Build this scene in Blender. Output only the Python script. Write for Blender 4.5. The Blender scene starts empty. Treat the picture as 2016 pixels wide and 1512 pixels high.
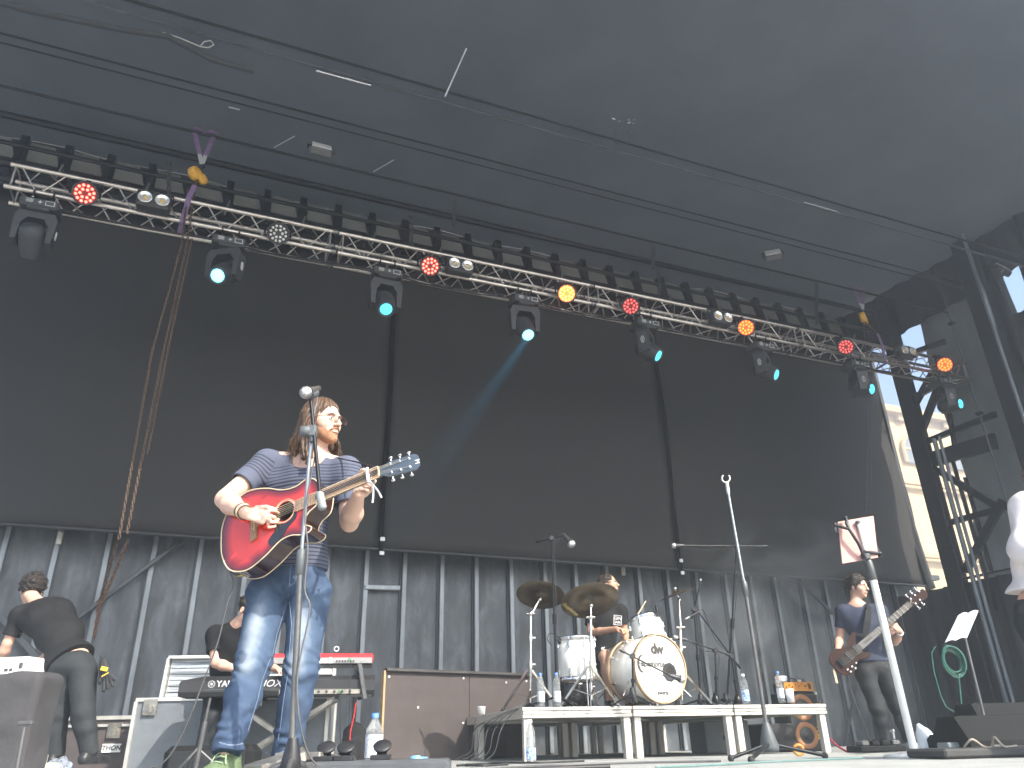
import bpy, bmesh, math, random
import numpy as np
from mathutils import Vector, Matrix, Quaternion, noise
random.seed(7)
SC = bpy.context.scene
COL = SC.collection
R_ = math.radians

# ------------------------------------------------------------------ camera
CF = 1500.0; PITCH = R_(25.33); ROLL = R_(1.39); EYE = 0.13
fw = Vector((0, math.cos(PITCH), math.sin(PITCH)))
u0 = Vector((0, -math.sin(PITCH), math.cos(PITCH))); r0 = Vector((1, 0, 0))
CR = math.cos(ROLL) * r0 - math.sin(ROLL) * u0
CU = math.cos(ROLL) * u0 + math.sin(ROLL) * r0
CO = Vector((0, 0, EYE))
cam_d = bpy.data.cameras.new('camera'); cam = bpy.data.objects.new('camera', cam_d); COL.objects.link(cam)
cam_d.sensor_width = 36; cam_d.lens = CF / 2016 * 36; cam_d.clip_start = 0.05; cam_d.clip_end = 2000
cam.matrix_world = Matrix(((CR.x, CU.x, -fw.x, CO.x), (CR.y, CU.y, -fw.y, CO.y), (CR.z, CU.z, -fw.z, CO.z), (0, 0, 0, 1)))
SC.camera = cam

# ------------------------------------------------------------------ light
SUN_AZ, SUN_EL = R_(138), R_(41)          # azimuth clockwise from +Y
wd = bpy.data.worlds.new('World'); SC.world = wd; wd.use_nodes = True
nt = wd.node_tree; bg = nt.nodes['Background']
sky = nt.nodes.new('ShaderNodeTexSky'); sky.sky_type = 'NISHITA'; sky.sun_disc = False
sky.sun_elevation = SUN_EL; sky.sun_rotation = SUN_AZ; sky.altitude = 100; sky.air_density = 1.0; sky.dust_density = 3.0; sky.ozone_density = 1.6
nt.links.new(sky.outputs[0], bg.inputs[0]); bg.inputs[1].default_value = 0.15
sd = bpy.data.lights.new('sun', 'SUN'); sd.energy = 4.3; sd.angle = R_(0.5); sd.color = (1.0, 0.93, 0.82)
so = bpy.data.objects.new('sun', sd); COL.objects.link(so)
sv = Vector((math.sin(SUN_AZ) * math.cos(SUN_EL), math.cos(SUN_AZ) * math.cos(SUN_EL), math.sin(SUN_EL)))
so.rotation_euler = sv.to_track_quat('Z', 'Y').to_euler(); so.location = sv * 30
SC.view_settings.view_transform = 'Standard'; SC.view_settings.look = 'None'
SC.view_settings.exposure = 1.45; SC.view_settings.gamma = 1
SC.cycles.use_denoising = True
try: SC.cycles.denoiser = 'OPENIMAGEDENOISE'
except Exception: pass
SC.cycles.max_bounces = 8; SC.cycles.transparent_max_bounces = 16; SC.cycles.volume_bounces = 1
SC.cycles.sample_clamp_indirect = 6
SC.cycles.volume_step_rate = 6; SC.cycles.volume_max_steps = 48

# ------------------------------------------------------------------ placing
WD = Vector((0.9233, 0.3841, 0)).normalized(); WN = Vector((-WD.y, WD.x, 0))       # along / behind the rear wall
SD = Vector((0.976, 0.2178, 0)).normalized(); SN = Vector((-SD.y, SD.x, 0))         # along / behind the stage riser
def V(*a): return Vector(a[0] if len(a) == 1 else a)
def ray(x, y): return fw + (x - 1008) / CF * CR + (756 - y) / CF * CU
def D(x, y, d): r = ray(x, y); return CO + r * (d / r.y)                # point seen at a pixel, d metres ahead
def W(u, n, z): return WD * u + WN * n + Vector((0, 0, z))
def un(p): return Vector((p.dot(WD), p.dot(WN), p.z))
def PL(x, y, p0, nn): r = ray(x, y); return CO + r * ((p0 - CO).dot(nn) / r.dot(nn))
def PN(x, y, n): return un(PL(x, y, WN * n, WN))
def PU(x, y, u): return un(PL(x, y, WD * u, WD))
def pj(p): v = p - CO; z = v.dot(fw); return (1008 + CF * v.dot(CR) / z, 756 - CF * v.dot(CU) / z)
def frame(o, x, z):                                                      # matrix with x axis, z axis (y from cross)
    x = x.normalized(); z = (z - x * z.dot(x)).normalized(); y = z.cross(x)
    return Matrix(((x.x, y.x, z.x, o.x), (x.y, y.y, z.y, o.y), (x.z, y.z, z.z, o.z), (0, 0, 0, 1)))
Z_ = Vector((0, 0, 1))
def yawm(o, xdir): return frame(o, xdir, Z_)
def loft_frame(d):
    d = d.normalized(); a = Vector((0, 0, 1)) if abs(d.z) < 0.9 else Vector((1, 0, 0))
    x = a.cross(d).normalized(); return x, d.cross(x)

def sm(pts, n_=6):
    pts = [V(p) for p in pts]; out = []
    for i in range(len(pts) - 1):
        p0, p1, p2, p3 = pts[max(0, i - 1)], pts[i], pts[i + 1], pts[min(len(pts) - 1, i + 2)]
        for j in range(n_): t = j / n_; out.append(.5 * ((2 * p1) + (-p0 + p2) * t + (2 * p0 - 5 * p1 + 4 * p2 - p3) * t * t + (-p0 + 3 * p1 - 3 * p2 + p3) * t ** 3))
    return out + [pts[-1]]
class MB:
    """collects shapes, builds one mesh object"""
    def __init__(s): s.v = []; s.f = []; s.m = []; s.sm = []; s.x = Matrix.Identity(4)
    def add(s, vs, fs, mi=0, smooth=False, M=None):
        b = len(s.v); X = s.x if M is None else s.x @ M
        s.v += [X @ Vector(p) for p in vs]; s.f += [[b + i for i in f] for f in fs]
        s.m += [mi] * len(fs); s.sm += [smooth] * len(fs); return s
    def box(s, c, d, M=None, mi=0, bev=0.0):
        c = Vector(c); hx, hy, hz = d[0] / 2, d[1] / 2, d[2] / 2
        if bev > 0:
            b = min(bev, hx * .49, hy * .49, hz * .49); vs = []; idx = {}
            for ax in (0, 1, 2):
                for sx in (-1, 1):
                    for sy in (-1, 1):
                        for sz in (-1, 1):
                            p = [sx * (hx - b), sy * (hy - b), sz * (hz - b)]; p[ax] = [sx * hx, sy * hy, sz * hz][ax]
                            idx[ax, sx, sy, sz] = len(vs); vs.append(c + Vector(p))
            fs = []
            for ax in (0, 1, 2):
                o = [i for i in (0, 1, 2) if i != ax]
                for sg in (-1, 1):
                    q = []
                    for a, bb in ((-1, -1), (1, -1), (1, 1), (-1, 1)):
                        t = [0, 0, 0]; t[ax] = sg; t[o[0]] = a; t[o[1]] = bb; q.append(idx[(ax,) + tuple(t)])
                    fs.append(q)
            for ax in (0, 1, 2):
                o = [i for i in (0, 1, 2) if i != ax]
                for a in (-1, 1):
                    for bb in (-1, 1):
                        t0 = [0, 0, 0]; t0[o[0]] = a; t0[o[1]] = bb; t1 = list(t0); t0[ax] = -1; t1[ax] = 1
                        fs.append([idx[(o[0],) + tuple(t0)], idx[(o[0],) + tuple(t1)], idx[(o[1],) + tuple(t1)], idx[(o[1],) + tuple(t0)]])
            for sx in (-1, 1):
                for sy in (-1, 1):
                    for sz in (-1, 1): fs.append([idx[0, sx, sy, sz], idx[1, sx, sy, sz], idx[2, sx, sy, sz]])
            return s.add(vs, fs, mi, False, M)
        vs = [c + Vector((x * hx, y * hy, z * hz)) for x in (-1, 1) for y in (-1, 1) for z in (-1, 1)]
        return s.add(vs, [(0, 1, 3, 2), (4, 6, 7, 5), (0, 4, 5, 1), (2, 3, 7, 6), (0, 2, 6, 4), (1, 5, 7, 3)], mi, False, M)
    def bar(s, a, b, w, h, mi=0, up=Z_, bev=0):                          # rectangular bar from a to b
        a = V(a); b = V(b); d = b - a; L = d.length
        if abs(d.normalized().dot(up)) > .99: up = Vector((0, 1, 0))
        return s.box((L / 2, 0, 0), (L, w, h), frame(a, d, up), mi, bev)
    def cyl(s, a, b, ra, rb=None, seg=12, mi=0, cap=True, M=None):
        rb = ra if rb is None else rb
        return s.tube([a, b], [ra, rb], seg, mi, cap, M)
    def tube(s, pts, r, seg=8, mi=0, cap=True, M=None, smooth=True):
        pts = [V(p) for p in pts]; n = len(pts); rr = r if isinstance(r, (list, tuple)) else [r] * n
        d = (pts[1] - pts[0]); x, y = loft_frame(d); vs = []; fs = []; pd = d.normalized()
        for i, p in enumerate(pts):
            dd = (pts[min(i + 1, n - 1)] - pts[max(i - 1, 0)])
            if dd.length < 1e-9: dd = pd
            dd = dd.normalized(); q = pd.rotation_difference(dd); x = q @ x; y = q @ y; pd = dd
            for k in range(seg):
                a = 2 * math.pi * k / seg; vs.append(p + (x * math.cos(a) + y * math.sin(a)) * rr[i])
        for i in range(n - 1):
            for k in range(seg):
                k2 = (k + 1) % seg; fs.append((i * seg + k, i * seg + k2, (i + 1) * seg + k2, (i + 1) * seg + k))
        s.add(vs, fs, mi, smooth and seg > 5, M)
        if cap:
            s.add(vs[:seg], [list(range(seg))[::-1]], mi, False, M); s.add(vs[-seg:], [list(range(seg))], mi, False, M)
        return s
    def lathe(s, prof, o, ax, seg=24, mi=0, M=None, smooth=True):        # prof: (radius, height) list, axis ax from o
        o = V(o); ax = V(ax).normalized(); x, y = loft_frame(ax); vs = []; fs = []
        for r, h in prof:
            for k in range(seg):
                a = 2 * math.pi * k / seg; vs.append(o + ax * h + (x * math.cos(a) + y * math.sin(a)) * max(r, 1e-5))
        for i in range(len(prof) - 1):
            for k in range(seg):
                k2 = (k + 1) % seg; fs.append((i * seg + k, i * seg + k2, (i + 1) * seg + k2, (i + 1) * seg + k))
        return s.add(vs, fs, mi, smooth, M)
    def sph(s, c, r, seg=16, rings=10, mi=0, M=None):
        c = V(c); r = (r, r, r) if not isinstance(r, (tuple, list)) else r; vs = []; fs = []
        for i in range(rings + 1):
            t = math.pi * i / rings
            for k in range(seg):
                a = 2 * math.pi * k / seg
                vs.append(c + Vector((r[0] * math.sin(t) * math.cos(a), r[1] * math.sin(t) * math.sin(a), r[2] * math.cos(t))))
        for i in range(rings):
            for k in range(seg):
                k2 = (k + 1) % seg; fs.append((i * seg + k, (i + 1) * seg + k, (i + 1) * seg + k2, i * seg + k2))
        return s.add(vs, fs, mi, True, M)
    def prism(s, poly, h0, h1, M=None, mi=0, smooth=False):              # 2D polygon (x,y) extruded along z
        n = len(poly); vs = [(p[0], p[1], h0) for p in poly] + [(p[0], p[1], h1) for p in poly]
        s.add(vs, [list(range(n))[::-1], list(range(n, 2 * n))], mi, False, M)
        s.add(vs, [(i, (i + 1) % n, n + (i + 1) % n, n + i) for i in range(n)], mi, smooth, M)
        return s
    def quad(s, a, b, c, d, mi=0): return s.add([a, b, c, d], [(0, 1, 2, 3)], mi)
    def grid(s, fn, nu, nv, mi=0, M=None, closed=False, smooth=True):
        vs = [fn(i / nu, j / nv) for i in range(nu + 1) for j in range(nv + 1)]
        fs = [(i * (nv + 1) + j, (i + 1) * (nv + 1) + j, (i + 1) * (nv + 1) + j + 1, i * (nv + 1) + j + 1) for i in range(nu) for j in range(nv)]
        return s.add(vs, fs, mi, smooth, M)
    def mesh(s, name, M=None):
        Mi = M.inverted() if M is not None else Matrix.Identity(4)
        me = bpy.data.meshes.new(name); me.from_pydata([tuple(Mi @ p) for p in s.v], [], s.f)
        me.polygons.foreach_set('material_index', s.m); me.polygons.foreach_set('use_smooth', s.sm)
        me.update(); return me
    def build(s, name, mat, parent=None, **kw):
        return link(name, s.mesh(name, WM.get(parent) if parent else kw.pop('M', None)), mat, parent, **kw)

WM = {}
def link(name, me, mat, parent=None, label=None, cat=None, group=None, kind=None, fix=True):
    for m in (mat if isinstance(mat, (list, tuple)) else [mat]): me.materials.append(m)
    if fix:
        bm = bmesh.new(); bm.from_mesh(me); bmesh.ops.recalc_face_normals(bm, faces=bm.faces); bm.to_mesh(me); bm.free()
    o = bpy.data.objects.new(name, me); COL.objects.link(o)
    if parent:
        o.parent = parent; WM[o] = WM[parent].copy()
    else:
        co = np.empty(len(me.vertices) * 3, np.float32); me.vertices.foreach_get('co', co); co = co.reshape(-1, 3)
        b = (co.min(0) + co.max(0)) / 2; b[2] = co[:, 2].min(); me.vertices.foreach_set('co', (co - b).ravel()); me.update()
        o.location = Vector(b.tolist()); WM[o] = Matrix.Translation(o.location)
    for k, v in (('label', label), ('category', cat), ('group', group), ('kind', kind)):
        if v: o[k] = v
    return o
def thing(name, label, cat, M, group=None):
    if isinstance(M, Vector): M = Matrix.Translation(M)
    o = bpy.data.objects.new(name, None); COL.objects.link(o); o.empty_display_size = .1
    o.matrix_world = M; WM[o] = M.copy(); o['label'] = label; o['category'] = cat
    if group: o['group'] = group
    return o
def copy_thing(root, M, label, group=None, skip=()):
    def rec(o, p):
        c = o.copy(); COL.objects.link(c); c.parent = p
        for ch in [x for x in bpy.data.objects if x.parent == o]: rec(ch, c)
        return c
    c = root.copy(); COL.objects.link(c); c.matrix_world = M; WM[c] = M.copy(); c['label'] = label
    if group: c['group'] = group
    for ch in [x for x in bpy.data.objects if x.parent == root and x.name.split('.')[0] not in skip]: rec(ch, c)
    return c
_font = {}
def text(s, size, M, mat, parent, name='lettering', depth=.0006, shear=0, sx=1.0, bold=0.0, spacing=1.0):
    """letters as a real mesh lying in the xy plane of M, standing proud along z"""
    cu = bpy.data.curves.new('t', 'FONT'); cu.body = s; cu.size = size; cu.extrude = depth; cu.align_x = 'CENTER'; cu.align_y = 'CENTER'
    cu.shear = shear; cu.offset = bold; cu.space_character = spacing; cu.resolution_u = 3
    o = bpy.data.objects.new('t', cu); COL.objects.link(o)
    me = bpy.data.meshes.new_from_object(o.evaluated_get(bpy.context.evaluated_depsgraph_get()))
    bpy.data.objects.remove(o); bpy.data.curves.remove(cu)
    X = (WM[parent].inverted() if parent else Matrix.Identity(4)) @ M @ Matrix.Diagonal((sx, 1, 1, 1))
    me.transform(X); me.name = name
    return link(name, me, mat, parent, fix=False)

# ------------------------------------------------------------------ materials
def mat(name, col, rough=.6, metal=0.0, var=.12, scale=6.0, bump=0.0, bscale=None, col2=None, thr=None, spec=.5,
        coat=0, stretch=(1, 1, 1), trans=0, emit=None, estr=0, alpha=1, ior=1.45, sheen=0, rvar=.1, detail=5, obj=True):
    m = bpy.data.materials.new(name); m.use_nodes = True; n = m.node_tree.nodes; l = m.node_tree.links
    b = n['Principled BSDF']; b.inputs['Roughness'].default_value = rough; b.inputs['Metallic'].default_value = metal
    b.inputs['Specular IOR Level'].default_value = spec; b.inputs['Coat Weight'].default_value = coat; b.inputs['IOR'].default_value = ior
    b.inputs['Transmission Weight'].default_value = trans; b.inputs['Alpha'].default_value = alpha; b.inputs['Sheen Weight'].default_value = sheen
    c = list(col) + [1]
    if emit: b.inputs['Emission Color'].default_value = list(emit) + [1]; b.inputs['Emission Strength'].default_value = estr
    if var > 0 or col2:
        tc = n.new('ShaderNodeTexCoord'); mp = n.new('ShaderNodeMapping'); mp.inputs['Scale'].default_value = stretch
        l.new(tc.outputs['Object'], mp.inputs[0])
        nz = n.new('ShaderNodeTexNoise'); nz.inputs['Scale'].default_value = scale; nz.inputs['Detail'].default_value = detail; nz.inputs['Roughness'].default_value = .6
        l.new(mp.outputs[0], nz.inputs[0])
        cr = n.new('ShaderNodeValToRGB'); a, bb = thr or (.3, .7)
        cr.color_ramp.elements[0].position = a; cr.color_ramp.elements[1].position = bb
        c2 = list(col2) + [1] if col2 else [min(1, v * (1 + var)) for v in col] + [1]
        c1 = c if col2 else [v * (1 - var) for v in col] + [1]
        cr.color_ramp.elements[0].color = c1; cr.color_ramp.elements[1].color = c2
        l.new(nz.outputs[0], cr.inputs[0]); l.new(cr.outputs[0], b.inputs['Base Color'])
        mr = n.new('ShaderNodeMapRange'); mr.inputs[3].default_value = max(0, rough - rvar); mr.inputs[4].default_value = min(1, rough + rvar)
        l.new(nz.outputs[0], mr.inputs[0]); l.new(mr.outputs[0], b.inputs['Roughness'])
        if bump:
            bp = n.new('ShaderNodeBump'); bp.inputs['Strength'].default_value = bump; bp.inputs['Distance'].default_value = .02
            if bscale:
                nb = n.new('ShaderNodeTexNoise'); nb.inputs['Scale'].default_value = bscale; nb.inputs['Detail'].default_value = 4
                l.new(mp.outputs[0], nb.inputs[0]); l.new(nb.outputs[0], bp.inputs['Height'])
            else: l.new(nz.outputs[0], bp.inputs['Height'])
            l.new(bp.outputs[0], b.inputs['Normal'])
    else: b.inputs['Base Color'].default_value = c
    return m
def emis(name, col, s):
    m = bpy.data.materials.new(name); m.use_nodes = True; n = m.node_tree.nodes; l = m.node_tree.links
    b = n['Principled BSDF']; b.inputs['Base Color'].default_value = list(col) + [1]
    b.inputs['Emission Color'].default_value = list(col) + [1]; b.inputs['Emission Strength'].default_value = s
    return m
black = mat('black_plastic', (.018, .018, .02), .45, var=.3, scale=20)
blackm = mat('black_metal', (.015, .016, .018), .35, .6, var=.3, scale=14)
rubber = mat('rubber', (.022, .022, .024), .75, var=.2)
chrome = mat('chrome', (.75, .75, .76), .16, 1, var=.08, scale=10)
alu = mat('aluminium', (.52, .50, .47), .38, 1, var=.18, scale=9)
alud = mat('aluminium_dull', (.62, .6, .56), .5, .85, var=.15, scale=7, bump=.1)
white = mat('white_plastic', (.75, .75, .74), .4, var=.05)
cablem = mat('cable_rubber', (.02, .02, .022), .5, var=.2)
# ------------------------------------------------------------------ setting
gm = mat('square_paving', (.23, .21, .18), .85, var=.25, scale=3, bump=.2)
b = MB(); b.box((0, 0, -1.55), (900, 900, .3)); b.build('ground', gm, kind='structure')
fm = mat('stage_plywood', (.30, .31, .30), .7, var=.14, scale=2.5, bump=.15, bscale=60, stretch=(1, 3, 1))
b = MB(); b.x = yawm(Vector((0, 0, 0)), SD)
for i in range(-7, 9):
    for j in range(0, 7):
        b.box((i * 1.22 + .3, 2.15 + j * 2.0 + 1.0, -.02), (1.214, 1.994, .04), bev=.002)
b.box((1, 9, -.34), (22, 13.6, .58), mi=1)
b.build('stage_floor', [fm, black], kind='structure')

# rear wall of ribbed sheet panels
wallm = bpy.data.materials.new('painted_wall'); wallm.use_nodes = True
n = wallm.node_tree.nodes; l = wallm.node_tree.links; bs = n['Principled BSDF']
tc = n.new('ShaderNodeTexCoord'); mp = n.new('ShaderNodeMapping'); mp.inputs['Scale'].default_value = (1, 1, .42); l.new(tc.outputs['Object'], mp.inputs[0])
n1 = n.new('ShaderNodeTexNoise'); n1.inputs['Scale'].default_value = 4.5; n1.inputs['Detail'].default_value = 9; n1.inputs['Roughness'].default_value = .62; n1.inputs['Distortion'].default_value = .5; l.new(mp.outputs[0], n1.inputs[0])
mp2 = n.new('ShaderNodeMapping'); mp2.inputs['Scale'].default_value = (14, 14, .8); l.new(tc.outputs['Object'], mp2.inputs[0])
n2 = n.new('ShaderNodeTexNoise'); n2.inputs['Scale'].default_value = 1.2; n2.inputs['Detail'].default_value = 6; l.new(mp2.outputs[0], n2.inputs[0])
mx = n.new('ShaderNodeMath'); mx.operation = 'MULTIPLY_ADD'; mx.inputs[1].default_value = .26; l.new(n2.outputs[0], mx.inputs[0]); l.new(n1.outputs[0], mx.inputs[2])
cr = n.new('ShaderNodeValToRGB'); e = cr.color_ramp.elements; e[0].position = .50; e[0].color = (.040, .045, .050, 1); e[1].position = .86; e[1].color = (.142, .158, .172, 1)
e2 = cr.color_ramp.elements.new(.66); e2.color = (.072, .082, .091, 1)
l.new(mx.outputs[0], cr.inputs[0]); l.new(cr.outputs[0], bs.inputs['Base Color']); bs.inputs['Roughness'].default_value = .55
bp = n.new('ShaderNodeBump'); bp.inputs['Strength'].default_value = .25; l.new(n1.outputs[0], bp.inputs['Height']); l.new(bp.outputs[0], bs.inputs['Normal'])
ribm = mat('rib_steel', (.055, .06, .066), .45, .2, var=.4, scale=5, stretch=(1, 1, .3))
ribl = mat('rib_edge', (.21, .23, .245), .45, .3, var=.35, scale=5, stretch=(1, 1, .3))

NW = 10.06
rear = thing('rear_wall', 'dark ribbed steel rear wall below the black screens', 'wall', yawm(W(4.5, NW, 0), WD))
ribs = [(12, 1048), (114, 1049), (212, 1059), (303, 1063), (393, 1065), (484, 1075), (560, 1080), (642, 1088), (718, 1092), (792, 1098), (865, 1102), (932, 1105), (1000, 1105),
        (1066, 1110), (1126, 1112), (1187, 1115), (1250, 1118), (1306, 1120), (1362, 1122), (1420, 1129), (1470, 1133), (1518, 1139), (1572, 1141), (1617, 1150), (1665, 1150), (1712, 1153), (1755, 1155)]
us = [PN(x, y, NW).x for x, y in ribs]; us = [us[0] - 1.5, us[0] - .75] + us + [11.9]
for i in range(len(us) - 1):
    b = MB(); b.x = yawm(Vector((0, 0, 0)), WD); a, c = us[i], us[i + 1]
    b.box(((a + c) / 2, NW + .03, 1.32), (c - a - .01, .03, 2.64))
    b.build('wall_panel', wallm, rear)
for i, u in enumerate(us[:-1]):
    b = MB(); b.x = yawm(Vector((0, 0, 0)), WD)
    b.box((u, NW - .02, 1.32), (.012, .075, 2.63)); b.box((u + .03, NW - .055, 1.32), (.05, .008, 2.62), mi=1)
    b.box((u - .016, NW - .0, 1.32), (.022, .03, 2.6))
    b.build('rib', [ribm, ribl], rear)
b = MB(); b.x = yawm(Vector((0, 0, 0)), WD); b.box((4.6, NW - .02, 2.68), (15.6, .12, .08)); b.build('top_rail', ribm, rear)
b = MB(); b.x = yawm(Vector((0, 0, 0)), WD); b.box((2.75, NW + .16, 5.6), (19.3, .03, 5.8)); b.build('upper_panel', mat('upper_panel', (.03, .03, .032), .7), rear)
def wallbar(p, q, w, mt, off=.12, name='brace'):
    A = PN(*p, NW - off); B = PN(*q, NW - off); b = MB(); b.bar(W(*A), W(*B), w, w * .9, up=WN, bev=.006); b.build(name, mt, rear)
wallbar((150, 1219), (358, 1065), .05, ribm)
wallbar((0, 1212), (95, 1320), .07, ribm)
wallbar((718, 1156), (787, 1158), .06, ribl, .06)
wallbar((1575, 1145), (1640, 1208), .05, ribm)
wallbar((1688, 1350), (1660, 1478), .04, ribm)
b = MB()
for (x, y) in ((118, 1058), (1227, 1122)):                   # small hooks on the ribs
    p = PN(x, y, NW - .1); b.x = yawm(W(p.x, p.y, p.z), WD); b.box((0, 0, 0), (.06, .03, .16), bev=.01); b.sph((0, -.02, .05), .02)
b.x = Matrix.Identity(4); b.build('latch', alud, rear)

# three black screens hanging in front of it
scm = mat('black_mesh_fabric', (.029, .028, .027), .8, var=.12, scale=1.6, spec=.25, bump=.05, bscale=30)
NS = 9.6
def screen(ua, ub, label):
    t = thing('backdrop_screen', label, 'screen', yawm(W((ua + ub) / 2, NS, 2.42), WD), 'black screens hung side by side')
    def fn(a, c):
        u = ua + .02 + (ub - ua - .04) * a; z = 2.42 + (6.75 - 2.42) * c
        return W(u, NS + .015 * math.sin(u * 2.1 + z) + .012 * math.sin(z * 2.7), z)
    b = MB(); b.grid(fn, 40, 24); o = b.build('cloth', scm, t); o.modifiers.new('s', 'SOLIDIFY').thickness = .006
    b = MB(); b.cyl(W(ua + .02, NS - .005, 2.42), W(ub - .02, NS - .005, 2.42), .022); b.build('hem_bar', black, t)
    return t
screen(-3.4, 2.126, 'wide black screen hanging behind the left guitarist')
screen(2.126, 6.61, 'middle black screen hanging above the drum kit')
screen(6.61, 11.6, 'right black screen hanging above the bass player')
strapm = mat('webbing', (.006, .006, .006), .95, var=.3, scale=25, spec=.1)
for (u, lab, bl) in ((2.126, 'black strap over the seam right of the standing guitarist', ((3, 1062), (0, 1077))), (6.61, 'black strap over the seam above the drum kit right side', ((0, 1100), (0, 1117)))):
    t = thing('seam_strap', lab, 'strap', yawm(W(u, NS - .05, 2.35), WD), 'straps covering the screen seams')
    def fn(a, c, u=u):
        z = 2.32 + 4.3 * c; return W(u + (a - .5) * .055 + .012 * math.sin(z * 1.7), NS - .045 - .01 * math.sin(z * 3 + u), z)
    b = MB(); b.grid(fn, 1, 40); o = b.build('webbing', strapm, t); o.modifiers.new('s', 'SOLIDIFY').thickness = .006
    for z in (2.36, 2.54):
        b = MB(); b.box((0, 0, 0), (.06, .03, .05), yawm(W(u, NS - .06, z), WD), bev=.006); b.build('buckle', mat('buckle_white', (.6, .6, .58), .4), t)

# ------------------------------------------------------------------ roof
tarp = mat('roof_tarpaulin', (.058, .066, .076), .62, var=.25, scale=.9, bump=.3, bscale=3.0, spec=.4)
dark = mat('roof_steel', (.02, .022, .024), .4, .5, var=.4, scale=4)
_n = tarp.node_tree.nodes; _l = tarp.node_tree.links; _t = _n.new('ShaderNodeBsdfTranslucent'); _t.inputs[0].default_value = (.006, .0072, .0085, 1)
_a = _n.new('ShaderNodeAddShader'); _l.new(_n['Principled BSDF'].outputs[0], _a.inputs[0]); _l.new(_t.outputs[0], _a.inputs[1]); _l.new(_a.outputs[0], _n['Material Output'].inputs[0])
roof = thing('stage_roof', 'dark tarpaulin stage roof with steel beams seen from below', 'roof', yawm(W(4.5, 10.2, 8.0), WD))
def rf(a, c):
    u = -6.5 + 18.9 * a; n = 2.2 + 8.0 * c; z = 7.45 + .55 * c + .05 * math.sin(u * 1.1 + n) * math.sin(n * 1.3) + .03 * math.sin(u * 3.3 - n * 2)
    return W(u, n, z)
b = MB(); b.grid(rf, 80, 40); o = b.build('tarpaulin', tarp, roof)
def beam(name, n, z, r, m, ua=-6.4, ub=12.2, sag=0):
    b = MB(); b.tube([W(ua + (ub - ua) * i / 12, n, z - sag * math.sin(math.pi * i / 12)) for i in range(13)], r, 8); return b.build(name, m, roof)
beam('beam', 6.28, 6.8, .016, ribm); beam('beam', 6.34, 7.05, .018, dark)
beam('beam', 7.12, 6.8, .012, dark); beam('beam', 7.84, 6.86, .02, dark); beam('beam', 7.2, 7.0, .015, dark)
shiny = mat('bright_tube', (.55, .56, .58), .25, 1, var=.1)
for (p, q) in (((622, 139), (730, 168)), ((1582, 398), (1648, 417))):
    A = PN(*p, 6.26); B = PN(*q, 6.26); b = MB(); b.cyl(W(A.x, A.y, A.z), W(B.x, B.y, B.z), .012); b.build('tube', shiny, roof)
beam('beam', 9.3, 7.66, .05, dark)
for u in (-4.1, 11.6):                                # rafters running front to back
    b = MB(); b.bar(W(u, 6.4, 7.62), W(u, 10.0, 7.86), .04, .06); b.build('rafter', dark, roof)
# row of pale upstand plates between dark brackets at the back
pale = mat('grey_sheet', (.21, .21, .19), .6, var=.15, scale=3)
us2 = []; u = -3.3
b = MB()
while u < 12.0:
    us2.append(u); u += .535
for u in us2:
    b = MB(); b.x = yawm(W(u, 9.9, 0), WD); b.prism([(-.2, 0.05), (.2, 0.05), (.10, .36), (-.2, .36)], 0, .02, Matrix.Translation((0, 0, 7.4)) @ Matrix.Rotation(R_(90), 4, 'X')); b.build('plate', pale, roof)
    b = MB(); b.x = yawm(W(u + .26, 9.75, 0), WD); b.prism([(0, 7.2), (.3, 7.2), (.3, 7.85), (.12, 7.85)], -.05, .05, Matrix.Rotation(R_(90), 4, 'Z') @ Matrix.Rotation(R_(90), 4, 'X')); b.build('bracket', dark, roof)
for (p, q, n_) in (((918, 96), (876, 190), 5.2), ((735, 338), (775, 315), 7.9), ((540, 290), (580, 268), 7.9), ((450, 211), (472, 216), 7.1)):  # thin pale rods painted as bright light streaks in the roof, first one a slit
    A = PN(*p, n_); B = PN(*q, n_); b = MB(); b.cyl(W(A.x, A.y, A.z), W(B.x, B.y, B.z), .008); b.build('light_streak', mat('light_streak_pale', (.35, .36, .37), .6) if 'light_streak_pale' not in bpy.data.materials else bpy.data.materials['light_streak_pale'], roof)
for (nn, z, r) in ((9.35, 6.95, .06), (9.3, 6.6, .04), (9.2, 7.15, .03), (9.4, 6.72, .09)):
    beam('purlin', nn, z, r, dark, -3.4, 12)
for k in range(14):                                                       # small light struts on the purlins
    u = -2.4 + k * 1.02; b = MB(); b.bar(W(u, 9.25, 6.78), W(u + .04, 9.25, 7.02), .05, .02); b.build('strut', mat('strut_grey', (.16, .165, .16), .5) if k == 0 else bpy.data.materials['strut_grey'], roof)
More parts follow.
